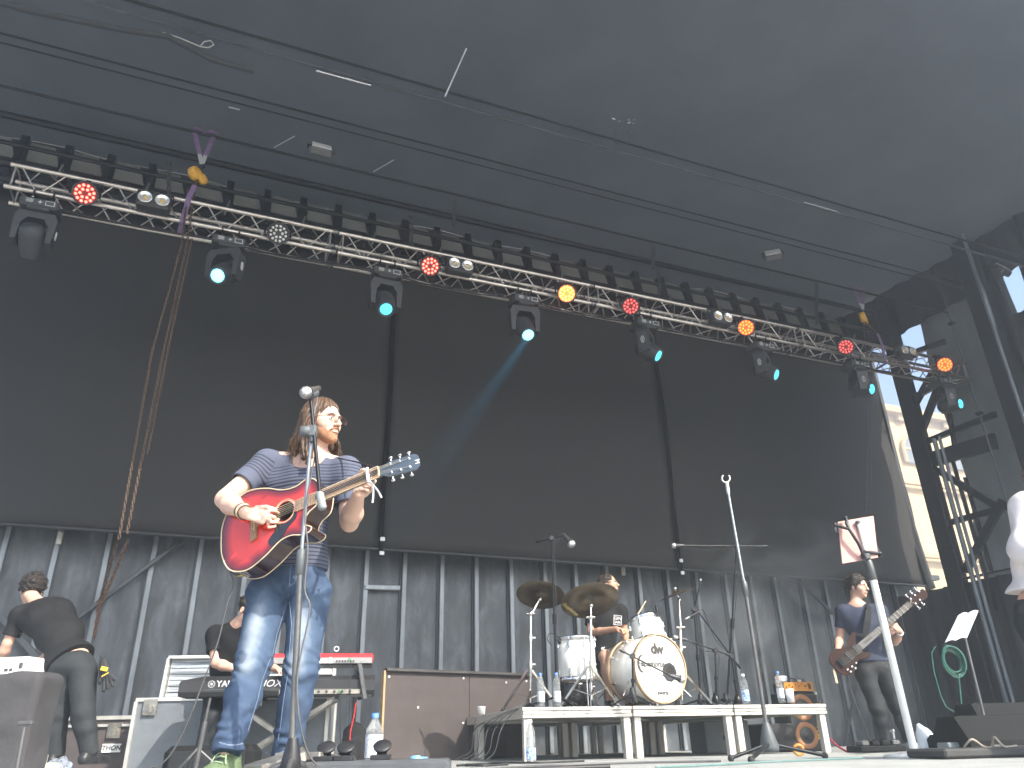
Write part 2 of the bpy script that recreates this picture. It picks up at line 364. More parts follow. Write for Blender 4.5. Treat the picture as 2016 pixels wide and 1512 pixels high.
# ------------------------------------------------------------------ smooth solids (distance fields meshed once) for people and soft things
def npv(p): return np.array([p[0], p[1], p[2]], np.float32)
class SDF:
    def __init__(s, lo, hi, h):
        s.h = h; s.lo = npv(lo) - 3 * h; s.n = np.ceil((npv(hi) + 3 * h - s.lo) / h).astype(int) + 1
        s.D = np.full(s.n, .2, np.float32)
    def reg(s, lo, hi):
        a = np.clip(np.floor((lo - s.lo) / s.h).astype(int), 0, s.n); b = np.clip(np.ceil((hi - s.lo) / s.h).astype(int) + 1, 0, s.n)
        if (b <= a).any(): return None
        sl = tuple(slice(a[i], b[i]) for i in range(3))
        g = [(s.lo[i] + s.h * np.arange(a[i], b[i])).astype(np.float32) for i in range(3)]
        return sl, g[0][:, None, None], g[1][None, :, None], g[2][None, None, :]
    def op(s, lo, hi, fn, k, mode):
        pad = .06 if mode == 'add' else .03
        r = s.reg(lo - pad, hi + pad)
        if r is None: return s
        sl, X, Y, Zz = r; d = fn(X, Y, Zz); A = s.D[sl]
        if mode == 'sub': d = -d
        if mode == 'add':
            if k > 0: hh = np.clip(.5 + .5 * (A - d) / k, 0, 1); s.D[sl] = A * (1 - hh) + d * hh - k * hh * (1 - hh)
            else: s.D[sl] = np.minimum(A, d)
        else:
            if k > 0: hh = np.clip(.5 - .5 * (A - d) / k, 0, 1); s.D[sl] = A * (1 - hh) + d * hh + k * hh * (1 - hh)
            else: s.D[sl] = np.maximum(A, d)
        return s
    def cone(s, a, b, ra, rb, k=.01, mode='add', flat=None):
        a = npv(a); b = npv(b); ab = b - a; L2 = float(ab @ ab) + 1e-12; rm = max(ra, rb)
        if flat is not None: fd = npv(flat[0]); fd = fd / np.linalg.norm(fd); fs = 1 / flat[1] - 1
        def fn(X, Y, Zz):
            px, py, pz = X - a[0], Y - a[1], Zz - a[2]
            t = np.clip((px * ab[0] + py * ab[1] + pz * ab[2]) / L2, 0, 1)
            vx, vy, vz = px - t * ab[0], py - t * ab[1], pz - t * ab[2]
            if flat is not None:
                q = (vx * fd[0] + vy * fd[1] + vz * fd[2]) * fs; vx = vx + q * fd[0]; vy = vy + q * fd[1]; vz = vz + q * fd[2]
            return np.sqrt(vx * vx + vy * vy + vz * vz) - (ra + (rb - ra) * t)
        return s.op(np.minimum(a, b) - rm, np.maximum(a, b) + rm, fn, k, mode)
    def ell(s, c, r, Rm=None, k=.01, mode='add'):
        c = npv(c); Rm = np.eye(3) if Rm is None else np.array([[Rm[i][j] for j in range(3)] for i in range(3)]); rm = max(r); mn = min(r)
        def fn(X, Y, Zz):
            p = (X - c[0], Y - c[1], Zz - c[2]); q = [sum(float(Rm[j, i]) * p[j] for j in range(3)) / r[i] for i in range(3)]
            ln = np.sqrt(q[0] ** 2 + q[1] ** 2 + q[2] ** 2); l2 = np.sqrt((q[0] / r[0]) ** 2 + (q[1] / r[1]) ** 2 + (q[2] / r[2]) ** 2)
            return (ln * (ln - 1) / np.maximum(l2, 1e-6)).astype(np.float32)
        return s.op(c - rm, c + rm, fn, k, mode)
    def plane(s, p, nrm, k=0, within=None):                # keep the side opposite to the normal
        p = npv(p); nn = npv(nrm); nn = nn / np.linalg.norm(nn)
        fn = lambda X, Y, Zz: -((X - p[0]) * nn[0] + (Y - p[1]) * nn[1] + (Zz - p[2]) * nn[2])
        if within: lo, hi = npv(within[0]) - within[1] + .03, npv(within[0]) + within[1] - .03
        else: lo, hi = s.lo - 1, s.lo + 9
        return s.op(lo, hi, fn, k, 'sub')
    def warp(s, fn, band=.04):
        g = [(s.lo[i] + s.h * np.arange(s.n[i])).astype(np.float32) for i in range(3)]
        s.D += fn(g[0][:, None, None], g[1][None, :, None], g[2][None, None, :]).astype(np.float32) * (np.abs(s.D) < band); return s
    def net(s):
        D_ = s.D; I = D_ < 0; nx, ny, nz = D_.shape; cnt = np.zeros((nx - 1, ny - 1, nz - 1), np.int8)
        for i in (0, 1):
            for j in (0, 1):
                for k in (0, 1): cnt += I[i:nx - 1 + i, j:ny - 1 + j, k:nz - 1 + k]
        act = (cnt > 0) & (cnt < 8); cx, cy, cz = np.nonzero(act); idx = np.full(act.shape, -1, np.int32); idx[cx, cy, cz] = np.arange(len(cx))
        P = np.zeros((len(cx), 3)); W_ = np.zeros(len(cx))
        for ax in range(3):
            o = [q for q in range(3) if q != ax]
            for a in (0, 1):
                for b in (0, 1):
                    o0 = [0, 0, 0]; o0[o[0]] = a; o0[o[1]] = b; o1 = list(o0); o1[ax] = 1
                    d0 = D_[cx + o0[0], cy + o0[1], cz + o0[2]]; d1 = D_[cx + o1[0], cy + o1[1], cz + o1[2]]
                    m = (d0 < 0) != (d1 < 0); t = np.where(m, d0 / np.where(m, d0 - d1, 1), 0)
                    q = np.zeros((len(cx), 3)); q[:, 0] = o0[0]; q[:, 1] = o0[1]; q[:, 2] = o0[2]; q[:, ax] = t
                    P += q * m[:, None]; W_ += m
        P = P / W_[:, None] + np.stack([cx, cy, cz], 1); P = P * s.h + s.lo
        F = []
        for ax in range(3):
            o = [q for q in range(3) if q != ax]; sl0 = [slice(1, -1)] * 3; sl0[ax] = slice(0, -1); sl1 = [slice(1, -1)] * 3; sl1[ax] = slice(1, None)
            a = I[tuple(sl0)]; b = I[tuple(sl1)]; m = a != b; e = np.stack(np.nonzero(m), 1); e[:, o[0]] += 1; e[:, o[1]] += 1
            f = []
            for (da, db) in ((-1, -1), (0, -1), (0, 0), (-1, 0)):
                q = e.copy(); q[:, o[0]] += da; q[:, o[1]] += db; f.append(idx[q[:, 0], q[:, 1], q[:, 2]])
            f = np.stack(f, 1); fl = I[e[:, 0], e[:, 1], e[:, 2]] if True else None
            flip = fl if ax != 1 else ~fl
            f[~flip] = f[~flip][:, ::-1]; F.append(f)
        return P, np.concatenate(F)
    def build(s, name, mt, parent, attr=None, smooth_it=1, **kw):
        P, F = s.net(); me = bpy.data.meshes.new(name)
        for _ in range(smooth_it):                                 # light relax of the net
            S = np.zeros_like(P); C = np.zeros(len(P))
            for a, b in ((0, 1), (1, 2), (2, 3), (3, 0)):
                np.add.at(S, F[:, a], P[F[:, b]]); np.add.at(S, F[:, b], P[F[:, a]]); np.add.at(C, F[:, a], 1); np.add.at(C, F[:, b], 1)
            P = P * .45 + .55 * S / np.maximum(C, 1)[:, None]
        Mi = WM[parent].inverted() if parent else Matrix.Identity(4); A = np.array(Mi)
        Q = P @ A[:3, :3].T + A[:3, 3]
        me.vertices.add(len(Q)); me.vertices.foreach_set('co', Q.astype(np.float32).ravel()); me.loops.add(F.size); me.loops.foreach_set('vertex_index', F.ravel().astype(np.int32))
        me.polygons.add(len(F)); me.polygons.foreach_set('loop_start', np.arange(0, F.size, 4, dtype=np.int32)); me.polygons.foreach_set('use_smooth', np.ones(len(F), bool))
        me.update(calc_edges=True); me.validate()
        if attr:
            for nm, fn in attr.items():
                at = me.attributes.new(nm, 'FLOAT', 'POINT'); at.data.foreach_set('value', fn(P).astype(np.float32))
        return link(name, me, mt, parent, fix=False, **kw)

# ------------------------------------------------------------------ people
def skin(name, col, rough=.5):
    m = mat(name, col, rough, var=.10, scale=9, bump=.03, bscale=120); b = m.node_tree.nodes['Principled BSDF']
    b.inputs['Subsurface Weight'].default_value = .12; b.inputs['Subsurface Radius'].default_value = (.012, .005, .003); b.inputs['Subsurface Scale'].default_value = 1; return m
def V3(M, p): return M @ Vector(p)
def head_sdf(S, HM, k=.008, s=1.0):
    R3 = HM.to_3x3(); f = lambda *p: V3(HM, Vector(p) * s)
    E = lambda c, r, kk=k, mode='add': S.ell(f(*c), tuple(v * s for v in r), R3, kk, mode)
    E((0, -.014, .042), (.074, .096, .082), .0); E((0, .026, -.015), (.061, .066, .088), .03)
    E((0, .034, -.062), (.048, .052, .042), .02); E((0, .072, -.092), (.020, .018, .018), .02)
    E((0, .080, .026), (.046, .016, .013), .014)
    for x in (-1, 1):
        E((x * .044, .052, -.022), (.022, .028, .026), .02); E((x * .031, .104, .003), (.018, .014, .011), .012, 'sub')
        E((x * .0785, -.006, -.008), (.009, .019, .031), .004); E((x * .088, -.002, -.006), (.007, .010, .018), .003, 'sub')
        E((x * .011, .101, -.030), (.0085, .010, .008), .005)
        E((x * .031, .079, .001), (.0145, .012, .0115), .003)
    S.cone(f(0, .088, .018), f(0, .117, -.026), .008 * s, .0115 * s, .008)
    E((0, .090, -.050), (.025, .014, .006), .006); E((0, .090, -.062), (.022, .014, .007), .006)
    E((0, .106, -.056), (.026, .008, .0022), .002, 'sub')
def hand_sdf(S, wrist, palm_dir, palm_n, fingers, s=1.0, side=1, thumb=None, k=.004):
    """palm_dir: wrist to knuckles, palm_n: out of the palm; fingers: per finger list of 3 bend angles (rad) or explicit points"""
    d = palm_dir.normalized(); nn = (palm_n - d * palm_n.dot(d)).normalized(); sd_ = d.cross(nn) * side
    w = wrist; kn = []
    S.cone(w, w + d * .03 * s, .024 * s, .028 * s, .01, flat=(nn, .72))
    for i in range(4):
        off = (1.5 - i) * .0205 * s; L = (.088, .092, .088, .080)[i] * s
        b = w + d * L + sd_ * off; kn.append(b); S.cone(w + d * .02 * s + sd_ * off * .6, b, .014 * s, .0105 * s, .008, flat=(nn, .85))
    lens = [(.042, .026, .022), (.046, .030, .023), (.042, .028, .022), (.033, .021, .019)]
    for i in range(4):
        a = fingers[i]; p = kn[i]; dd = d.copy(); r = (.0092, .0095, .0092, .0082)[i] * s
        for j in range(3):
            if isinstance(a[0], Vector): q = a[j]
            else:
                q_ = Quaternion(sd_ * side, 0); ax = d.cross(nn); dd = Matrix.Rotation(-a[j], 3, ax) @ dd if False else (Matrix.Rotation(a[j], 3, ax) @ dd); q = p + dd * lens[i][j] * s
            S.cone(p, q, r, r * .92, .0015 if j else .005); p = q; r *= .92
    th = thumb or [w + d * .035 * s + sd_ * .035 * s + nn * .012 * s, w + d * .062 * s + sd_ * .05 * s + nn * .02 * s, w + d * .085 * s + sd_ * .052 * s + nn * .026 * s]
    S.cone(w + d * .015 * s + sd_ * .012 * s, th[0], .015 * s, .0125 * s, .008); S.cone(th[0], th[1], .0115 * s, .0105 * s, .003); S.cone(th[1], th[2], .0105 * s, .009 * s, .002)
def bend(v, n_, ang, axis): return Matrix.Rotation(ang, 3, axis) @ v
def torso_axes(J):
    up = (J['neck'] - J['pel']).normalized(); rt = (J['shL'] - J['shR']); rt = (rt - up * rt.dot(up)).normalized(); fr = up.cross(rt) * -1
    return rt, fr, up
def rotm(a, b, c): return Matrix(((a.x, b.x, c.x), (a.y, b.y, c.y), (a.z, b.z, c.z)))
def folds(seed, a=.003, f=30, dirn=None):
    rg = np.random.RandomState(seed); K = rg.normal(size=(5, 3)) * f; ph = rg.uniform(0, 6, 5)
    if dirn is not None: K = K * .35 + np.array(dirn)[None] * f * rg.uniform(.6, 1.3, 5)[:, None]
    def fn(X, Y, Zz):
        w = .6 * np.sin(X * 11 + Zz * 7 + ph[0]) + .6 * np.sin(Y * 9 - Zz * 13 + ph[1]); r = 0
        for i in range(5): r = r + np.sin(X * K[i, 0] + Y * K[i, 1] + Zz * K[i, 2] + ph[i] + 1.5 * w)
        return a * (r / 3 - .55 * np.abs(r / 3))
    return fn
def body_sdf(J, h, s=1.0, hm=None, grow=0.0, torso=True, arms=True, legs=True, belly=0, box=None):
    pts = [v for k_, v in J.items() if isinstance(v, Vector)]
    lo = Vector([min(p[i] for p in pts) - .2 for i in range(3)]); hi = Vector([max(p[i] for p in pts) + .2 for i in range(3)])
    return SDF(lo, hi, h)
def hiprot(prt, fr):
    x = prt.normalized(); y = (fr - x * fr.dot(x)).normalized(); return rotm(x, y, x.cross(y))
def add_torso(S, J, g=0.0, s=1.0, belly=0.0, k=.05, pelvis=True):
    rt, fr, up = torso_axes(J); R3 = rotm(rt, fr, up); pel, nk = J['pel'], J['neck']; L = (nk - pel).length
    prt = (J['hipL'] - J['hipR']).normalized()
    mid = lambda t: pel.lerp(nk, t) if 'sp' not in J else (pel.lerp(J['sp'], t * 2) if t < .5 else J['sp'].lerp(nk, t * 2 - 1))
    S.ell(mid(.70) + fr * .005, (.155 * s + g, .105 * s + g, .17 * s + g), R3, 0)
    S.ell(mid(.40) + fr * (.005 + belly * .5), (.132 * s + g + belly * .4, .098 * s + g + belly * .6, .15 * s + g), R3, k)
    if pelvis: S.ell(mid(.06), (.155 * s + g, .108 * s + g, .13 * s + g), hiprot(prt, fr), k)
    for q in ('shL', 'shR'):
        S.cone(mid(.86), J[q], .062 * s + g, .056 * s + g, .04, flat=(fr, .95))
        S.cone(mid(.66) + (J[q] - mid(.86)) * .55, J[q] - up * .03, .075 * s + g, .05 * s + g, .04)
def add_arm(S, a, e, w, g=0.0, s=1.0, k=.02, ra=(.052, .040, .041, .027)):
    S.cone(a, a.lerp(e, .9), ra[0] * s + g, ra[1] * s + g, k); S.cone(e, e.lerp(w, .35), ra[1] * .95 * s + g, ra[2] * s + g, .02); S.cone(e.lerp(w, .35), w, ra[2] * s + g, ra[3] * s + g, .02)
def add_leg(S, h_, kn, an, g=0.0, s=1.0, k=.03, r=(.088, .062, .056, .040)):
    S.cone(h_, kn, r[0] * s + g, r[1] * s + g, k); S.cone(kn, kn.lerp(an, .35), r[1] * .96 * s + g, r[2] * s + g, .03); S.cone(kn.lerp(an, .35), an, r[2] * s + g, r[3] * s + g, .03)
def sleeves(T, parts, r0_, r1_, i0, i1, k=.03):
    A = SDF(T.lo + 3 * T.h, T.lo + 3 * T.h, T.h); A.lo = T.lo.copy(); A.n = T.n.copy(); A.D = np.full(T.n, .2, np.float32)
    for a, q in parts: A.cone(a, q + (q - a).normalized() * .06, r0_, r1_, .0)
    for a, q in parts:
        d_ = (q - a).normalized(); A.plane(q, d_, within=(q, .16)); A.cone(q - d_ * .07, q + d_ * .04, i0, i1, .003, 'sub')
    hh = np.clip(.5 + .5 * (T.D - A.D) / k, 0, 1); near = np.minimum(1, np.maximum(0, 1))
    T.D = (T.D * (1 - hh) + A.D * hh - k * hh * (1 - hh)).astype(np.float32)
def shoe_sdf(h, heel, toe, s=1.0, hi_top=0.0):
    d = (toe - heel); d.z = 0; d.normalize(); lo = Vector([min(heel[i], toe[i]) - .12 for i in range(3)]); hi = Vector([max(heel[i], toe[i]) + .12 for i in range(3)]); hi.z += .06 + hi_top
    S = SDF(lo, hi, h); up = Z_
    S.cone(heel + up * .035, heel + d * .14 + up * .035, .036 * s, .040 * s, 0); S.cone(heel + d * .14 + up * .03, toe - d * .03 + up * .028, .040 * s, .034 * s, .03)
    S.cone(heel + d * .01 + up * .05, heel + d * .03 + up * (.09 + hi_top), .038 * s, .042 * s, .03); S.cone(heel + d * .05 + up * .06, heel + d * .12 + up * .05, .038 * s, .036 * s, .03)
    S.plane(V(0, 0, min(heel.z, toe.z) + .002), -Z_)
    return S
def eyes(HM, parent, s=1.0, iris=(.08, .12, .12)):
    for x in (-1, 1):
        b = MB(); c = V3(HM, Vector((x * .031, .0815, .002)) * s); b.sph(c, .0112 * s, 12, 8)
        o = b.build('eye', bpy.data.materials.get('eye_white') or mat('eye_white', (.7, .68, .65), .2, var=0), parent)
        f = (HM.to_3x3() @ Vector((0, 1, 0))).normalized(); b = MB(); b.lathe([(.0055 * s, .0102 * s), (.003 * s, .0116 * s), (0, .0118 * s)], c, f, 10); b.build('iris', bpy.data.materials.get('iris') or mat('iris', (.03, .03, .03), .15, var=0), o)
def hair_strands(name, m, parent, HM, roots, r=.0016, n_=8, seed=1): pass
# ------------------------------------------------------------------ right side of the stage
curt = mat('side_curtain', (.014, .015, .016), .75, var=.3, scale=3, stretch=(1, 1, .3), bump=.15)
US = 11.2
# black side curtain with folds, nearer than the tower
t = thing('side_curtain', 'black folded curtain closing the right side of the stage', 'curtain', yawm(W(US + .6, 5.5, 0), WN))
def cf(a, c):
    nn = 2.4 + 4.75 * a; z = (6.2 if 6.42 < nn < 6.74 else 7.75) * c
    return W(US + .35 + .05 * math.sin(nn * 22 + .6 * math.sin(z)) + .03 * math.sin(nn * 9), nn, z)
b = MB(); b.grid(cf, 160, 14); b.build('cloth', curt, t).modifiers.new('s', 'SOLIDIFY').thickness = .008
b = MB(); b.grid(lambda a, c: W(US + .35 + .03 * math.sin(a * 60), 6.1 + 4.1 * a, 6.9 + 1.0 * c), 80, 4); b.build('valance', curt, t)
t2 = thing('side_skirt', 'low black curtain at the right end behind the bass player', 'curtain', yawm(W(US + .3, 8.5, 0), WN))
def cf(a, c):
    nn = 7.1 + 3.0 * a; z = 2.3 * c
    return W(US + .15 + .04 * math.sin(nn * 20) + .02 * math.sin(nn * 47), nn, z)
b = MB(); b.grid(cf, 90, 8); b.build('cloth', curt, t2).modifiers.new('s', 'SOLIDIFY').thickness = .008
# tower: steel frame in the side plane
tow = thing('lattice_tower', 'black steel lattice tower at the right end of the stage', 'tower', yawm(W(US, 8.5, 0), WN))
def side(p, u=US): q = PU(p[0], p[1], u); return W(q.x, q.y, q.z)
def sbar(p, q, w, name='brace', m=blackm, d=.08, u=US, nose=0):
    b = MB(); b.bar(side(p, u), side(q, u), w, d, up=-WD, bev=.006); return b.build(name, m, tow)
def vbar(nn, z0, z1, w, name, m=blackm, d=.14, u=US):
    b = MB(); b.box((u, nn, (z0 + z1) / 2), (d, w, z1 - z0), bev=.012, M=yawm(Vector((0, 0, 0)), WD)); return b.build(name, m, tow)
vbar(8.72, 0, 7.4, .30, 'column'); vbar(8.35, 0, 4.6, .06, 'guide_rail', ribl, .06, US - .12); vbar(8.25, 0, 4.6, .04, 'guide_rail', ribl, .05, US - .12)
vbar(7.0, 0, 7.7, .26, 'column'); vbar(6.8, 0, 7.7, .05, 'guide_rail', ribl, .05, US - .15)
for (p, q, w) in (((1836, 905), (1960, 868), .26), ((1828, 868), (1960, 815), .09), ((1845, 925), (1975, 1005), .10), ((1866, 1030), (1975, 1000), .09),
                  ((1900, 1125), (1975, 985), .12), ((1810, 860), (1860, 730), .12), ((1800, 800), (1835, 735), .10), ((1795, 785), (1850, 755), .09), ((1856, 740), (1880, 880), .05),
                  ((1900, 940), (1952, 1125), .03), ((1770, 705), (1860, 672), .09), ((1895, 1140), (2000, 1118), .03), ((1875, 905), (1960, 1200), .03)):
    sbar(p, q, w)
# grey sheeting outside the tower
shm = mat('grey_sheeting', (.20, .22, .22), .5, var=.35, scale=1.2, stretch=(1, .4, .35), bump=.6, bscale=2.2)
t = thing('weather_sheet', 'grey weather sheet stretched outside the lattice tower', 'sheet', yawm(W(US + .7, 7.6, 2), WN))
def sf(a, c):
    z = 2.35 + 5.0 * c; nn = 6.76 + (1.74 + .12 * math.cos(z * 2.1 + .6) * (1 - c)) * a
    return W(US + .5 + .05 * math.sin(nn * 5 + z * 1.3) * math.sin(z * 2), nn, z)
b = MB(); b.grid(sf, 30, 40); b.build('sheet', shm, t)
# torn edge of black tarp beside the right screen
t = thing('loose_tarp', 'creased black tarp hanging at the right edge of the right screen', 'tarp', yawm(W(11.6, 9.7, 2.5), WD))
def tf(a, c):
    z = 2.33 + 4.6 * c; w = .38 * (1 - c) ** 1.2 + .05
    return W(11.55 + w * a, 9.62 + .07 * math.sin(a * 9 + z * 2) + .16 * a, z + .12 * a * (1 - c))
b = MB(); b.grid(tf, 12, 30); b.build('cloth', mat('tarp_gloss', (.03, .032, .034), .35, var=.3, bump=.5, bscale=5), t).modifiers.new('s', 'SOLIDIFY').thickness = .006
# vertical pipes along the right edge
for i, (x0, y0, x1, y1, r, mt) in enumerate(((1862, 600, 2010, 1190, .012, ribm),)):
    p0 = PU(x0, y0, US - .35 - .1 * i); nn = p0.y
    t = thing('rigging_pipe', ['thin grey pipe in front of the right curtain, farthest from the audience', 'thick grey pipe in front of the right curtain at the frame edge', 'thinnest pipe beside the tower column'][i], 'pipe', W(US - .35 - .1 * i, nn, 0), 'vertical pipes on the right side')
    b = MB(); b.cyl(W(US - .35 - .1 * i, nn, 0), W(US - .35 - .1 * i, nn, 7.3), r); b.build('tube', mt, t)
    b = MB()
    for z in (1.2, 3.1, 4.6, 6.2): b.box((US - .35 - .1 * i, nn, z), (.09, .09, .05), yawm(Vector((0, 0, 0)), WD), bev=.008)
    b.build('coupler', blackm, t)
# roof floodlight and hook at the gap
def little_flood(p, u, label, tilt):
    q = PU(p[0], p[1], u); c = W(q.x, q.y, q.z)
    t = thing('work_light', label, 'floodlight', c, 'work lights under the roof')
    M = Matrix.Translation(c) @ Matrix.Rotation(tilt, 4, 'Z') @ Matrix.Rotation(R_(-35), 4, 'X')
    b = MB(); b.box((0, 0, 0), (.26, .1, .2), M, bev=.02); b.box((0, -.055, 0), (.22, .01, .16), M, mi=1); b.build('housing', [mat('flood_grey', (.1, .1, .1), .4, .6), mat('flood_glass', (.5, .5, .48), .15)], t)
    b = MB(); b.tube([M @ V(-.15, 0, 0), M @ V(-.15, .02, .2), M @ V(.15, .02, .2), M @ V(.15, 0, 0)], .012, 6); b.build('bracket', dark, t)
    return t
def roof_flood(p, n_, label, tilt=0):
    q = PN(p[0], p[1], n_); return little_flood(p, q.x, label, tilt)
roof_flood((632, 296), 7.1, 'small grey floodlight under the roof above the left truss', .4)
roof_flood((1522, 503), 7.3, 'larger slotted floodlight under the roof above the right truss', -.3)
roof_flood((1972, 532), 6.3, 'pale work light in the upper right corner beside the sky gap', .6)
# bright fixings cluster under the roof
q = PN(1230, 245, 6.2); c = W(q.x, q.y, q.z)
t = thing('shackle_cluster', 'cluster of bright chain shackles under the roof centre', 'shackles', c)
rg = random.Random(3); b = MB()
for i in range(14):
    a = Vector((rg.uniform(-.12, .12), rg.uniform(-.05, .05), rg.uniform(-.14, .1))); d = Vector((rg.uniform(-.05, .05), 0, rg.uniform(-.08, .08)))
    b = MB(); b.tube([c + a, c + a + d * .5 + Vector((.02, 0, 0)), c + a + d], .007, 5); b.build('shackle', chrome, t)
b = MB(); b.tube([c + V(-.12, 0, -.1), c + V(-.17, 0, -.25), c + V(-.12, 0, -.32)], .008, 5); b.tube([c + V(.02, 0, -.1), c + V(.06, 0, -.25), c + V(0, 0, -.32)], .008, 5); b.build('wire', chrome, t)
# loose rope hooked under the roof at the upper left
t = thing('roof_rope', 'loose pale rope with a loop under the roof at upper left', 'rope', W(*PN(380, 80, 6.1)))
pts = [(0, 5), (60, 22), (150, 40), (240, 58), (320, 64), (352, 74), (395, 92), (410, 94), (421, 88), (415, 80), (402, 82), (395, 90)]
b = MB(); b.tube([W(*PN(x, y, 6.1)) for x, y in pts[4:]], .006, 6); b.build('rope', mat('rope_pale', (.45, .45, .43), .6), t)
t = thing('edge_binding', 'grey tarp edge binding across the upper left of the roof', 'binding', W(*PN(150, 40, 6.1)))
b = MB(); b.tube([W(*PN(x, y, 6.05)) for x, y in ((-80, -5), (0, 5), (60, 22), (150, 40), (240, 58), (330, 72), (420, 118), (500, 140))], .03, 6); b.build('binding', mat('binding_grey', (.035, .037, .04), .8), t)

# ------------------------------------------------------------------ sandstone building beyond
stone = mat('sandstone', (.50, .36, .19), .85, var=.15, scale=.6, bump=.2, bscale=4)
stoned = mat('sandstone_trim', (.40, .28, .15), .85, var=.2, scale=1)
glassm = mat('window_glass', (.12, .14, .16), .1, var=.1)
NB = 34.0
bl = thing('sandstone_building', 'pale yellow stone building with an arched window, behind the stage', 'building', yawm(W(36, NB, -1.4), WD))
tp = PN(1755, 800, NB); topz = tp.z; bu = MB(); bu.x = yawm(Vector((0, 0, 0)), WD)
bu.box((41, NB + 3, (topz - 1.4) / 2), (34, 6, topz + 1.4)); bu.build('wall', stone, bl)
for (p, h, d) in (((1755, 812), .5, .6), ((1790, 950), .35, .25), ((1795, 962), .18, .35), ((1830, 1095), .3, .25), ((1832, 1106), .15, .4)):
    z = PN(p[0], p[1], NB).z; b = MB(); b.x = yawm(Vector((0, 0, 0)), WD); b.box((41, NB - d / 2, z), (34.3, d, h), bev=.04); b.build('cornice', stoned, bl)
w0 = PN(1768, 858, NB); w1 = PN(1783, 912, NB)
for k in range(-2, 5):
    cu_ = w0.x + .9 + k * 4.2; z1 = w0.z; z0 = w1.z; r = 1.0
    arc = [(-r, 0)] + [(-r * math.cos(a * math.pi / 10), (z1 - r - z0) + r * math.sin(a * math.pi / 10)) for a in range(0, 11)] + [(r, 0)]
    MX = yawm(W(cu_, NB - .12, z0), WD) @ Matrix.Rotation(R_(90), 4, 'X')
    b = MB(); b.prism(arc, 0, .1, MX); g = b.build('window', glassm, bl)
    b = MB(); pr = [MX @ V(x, y, .12) for x, y in arc]; b.tube(pr, .12, 6, smooth=False); b.build('frame', stoned, g)
    b = MB(); b.box((0, (z1 - z0) * .45, .13), (.1, z1 - z0, .06), MX); b.box((0, (z1 - z0) * .5, .13), (2, .1, .06), MX); b.build('glazing_bar', stoned, g)
for k in range(-2, 5):                                         # carved blocks under the eaves
    cu_ = w0.x + .4 + k * 2.1; b = MB(); b.box((0, 0, 0), (.7, .3, .5), yawm(W(cu_, NB - .2, topz - .9), WD), bev=.05); b.build('carved_block', stoned, bl)
# ------------------------------------------------------------------ lighting truss
NF, NR, ZB, ZT = 7.70, 7.99, 5.46, 5.745
tr = thing('lighting_truss', 'silver box truss with lamps hanging across the whole stage', 'truss', yawm(W(4.5, 7.85, 5.46), WD))
trm = mat('truss_aluminium', (.56, .51, .46), .38, 1, var=.22, scale=6, bump=.05)
segs = [(-2.42, .95), (1.0, 4.4), (4.45, 7.9), (7.95, 11.45)]
for a, c in segs:
    ss = MB()
    sg = bpy.data.objects.new('segment', None); COL.objects.link(sg); sg.parent = tr; WM[sg] = WM[tr].copy()
    for nn in (NF, NR):
        for z in (ZB, ZT):
            b = MB(); b.cyl(W(a, nn, z), W(c, nn, z), .0255, seg=12); b.build('chord', trm, sg)
    b = MB(); N = 14; st = (c - a - .16) / N
    for k in range(N):
        ua, ub = a + .08 + k * st, a + .08 + (k + 1) * st
        for (p, q, fl) in (((NF, ZB), (NF, ZT), 0), ((NR, ZB), (NR, ZT), 1), ((NF, ZB), (NR, ZB), 1), ((NF, ZT), (NR, ZT), 0)):
            p, q = (p, q) if (k + fl) % 2 else (q, p)
            b.cyl(W(ua + .02, *p), W(ub - .02, *q), .0085, seg=6, cap=False)
    for u in (a + .05, c - .05):
        for (p, q) in (((NF, ZB), (NF, ZT)), ((NR, ZB), (NR, ZT)), ((NF, ZB), (NR, ZB)), ((NF, ZT), (NR, ZT))): b.cyl(W(u, *p), W(u, *q), .011, seg=6)
    b.build('lacing', trm, sg)
    cpm = bpy.data.materials.get('coupler') or mat('coupler', (.2, .19, .18), .4, .9)
    for nn in (NF, NR):
        for z in (ZB, ZT): b = MB(); b.cyl(W(c - .03, nn, z), W(c + .03, nn, z), .03, seg=10); b.cyl(W(c + .0, nn, z - .045), W(c + .0, nn, z + .045), .006, seg=6); b.build('coupler', cpm, sg)
# cable runs on the truss
t = thing('truss_cable', 'black cables tied along the rear of the truss', 'cable', W(4, 7.9, 5.5))
rg = random.Random(5)
for k in range(3):
    pts = []; u = -2.2
    while u < 11.4:
        pts.append(W(u, 7.86 + .05 * k + .02 * math.sin(u * 3 + k), 5.43 + .03 * k - .05 * abs(math.sin(u * 1.75 + k * .6)))); u += .16
    b = MB(); b.tube(pts, .009, 6); b.build('cable', cablem, t)

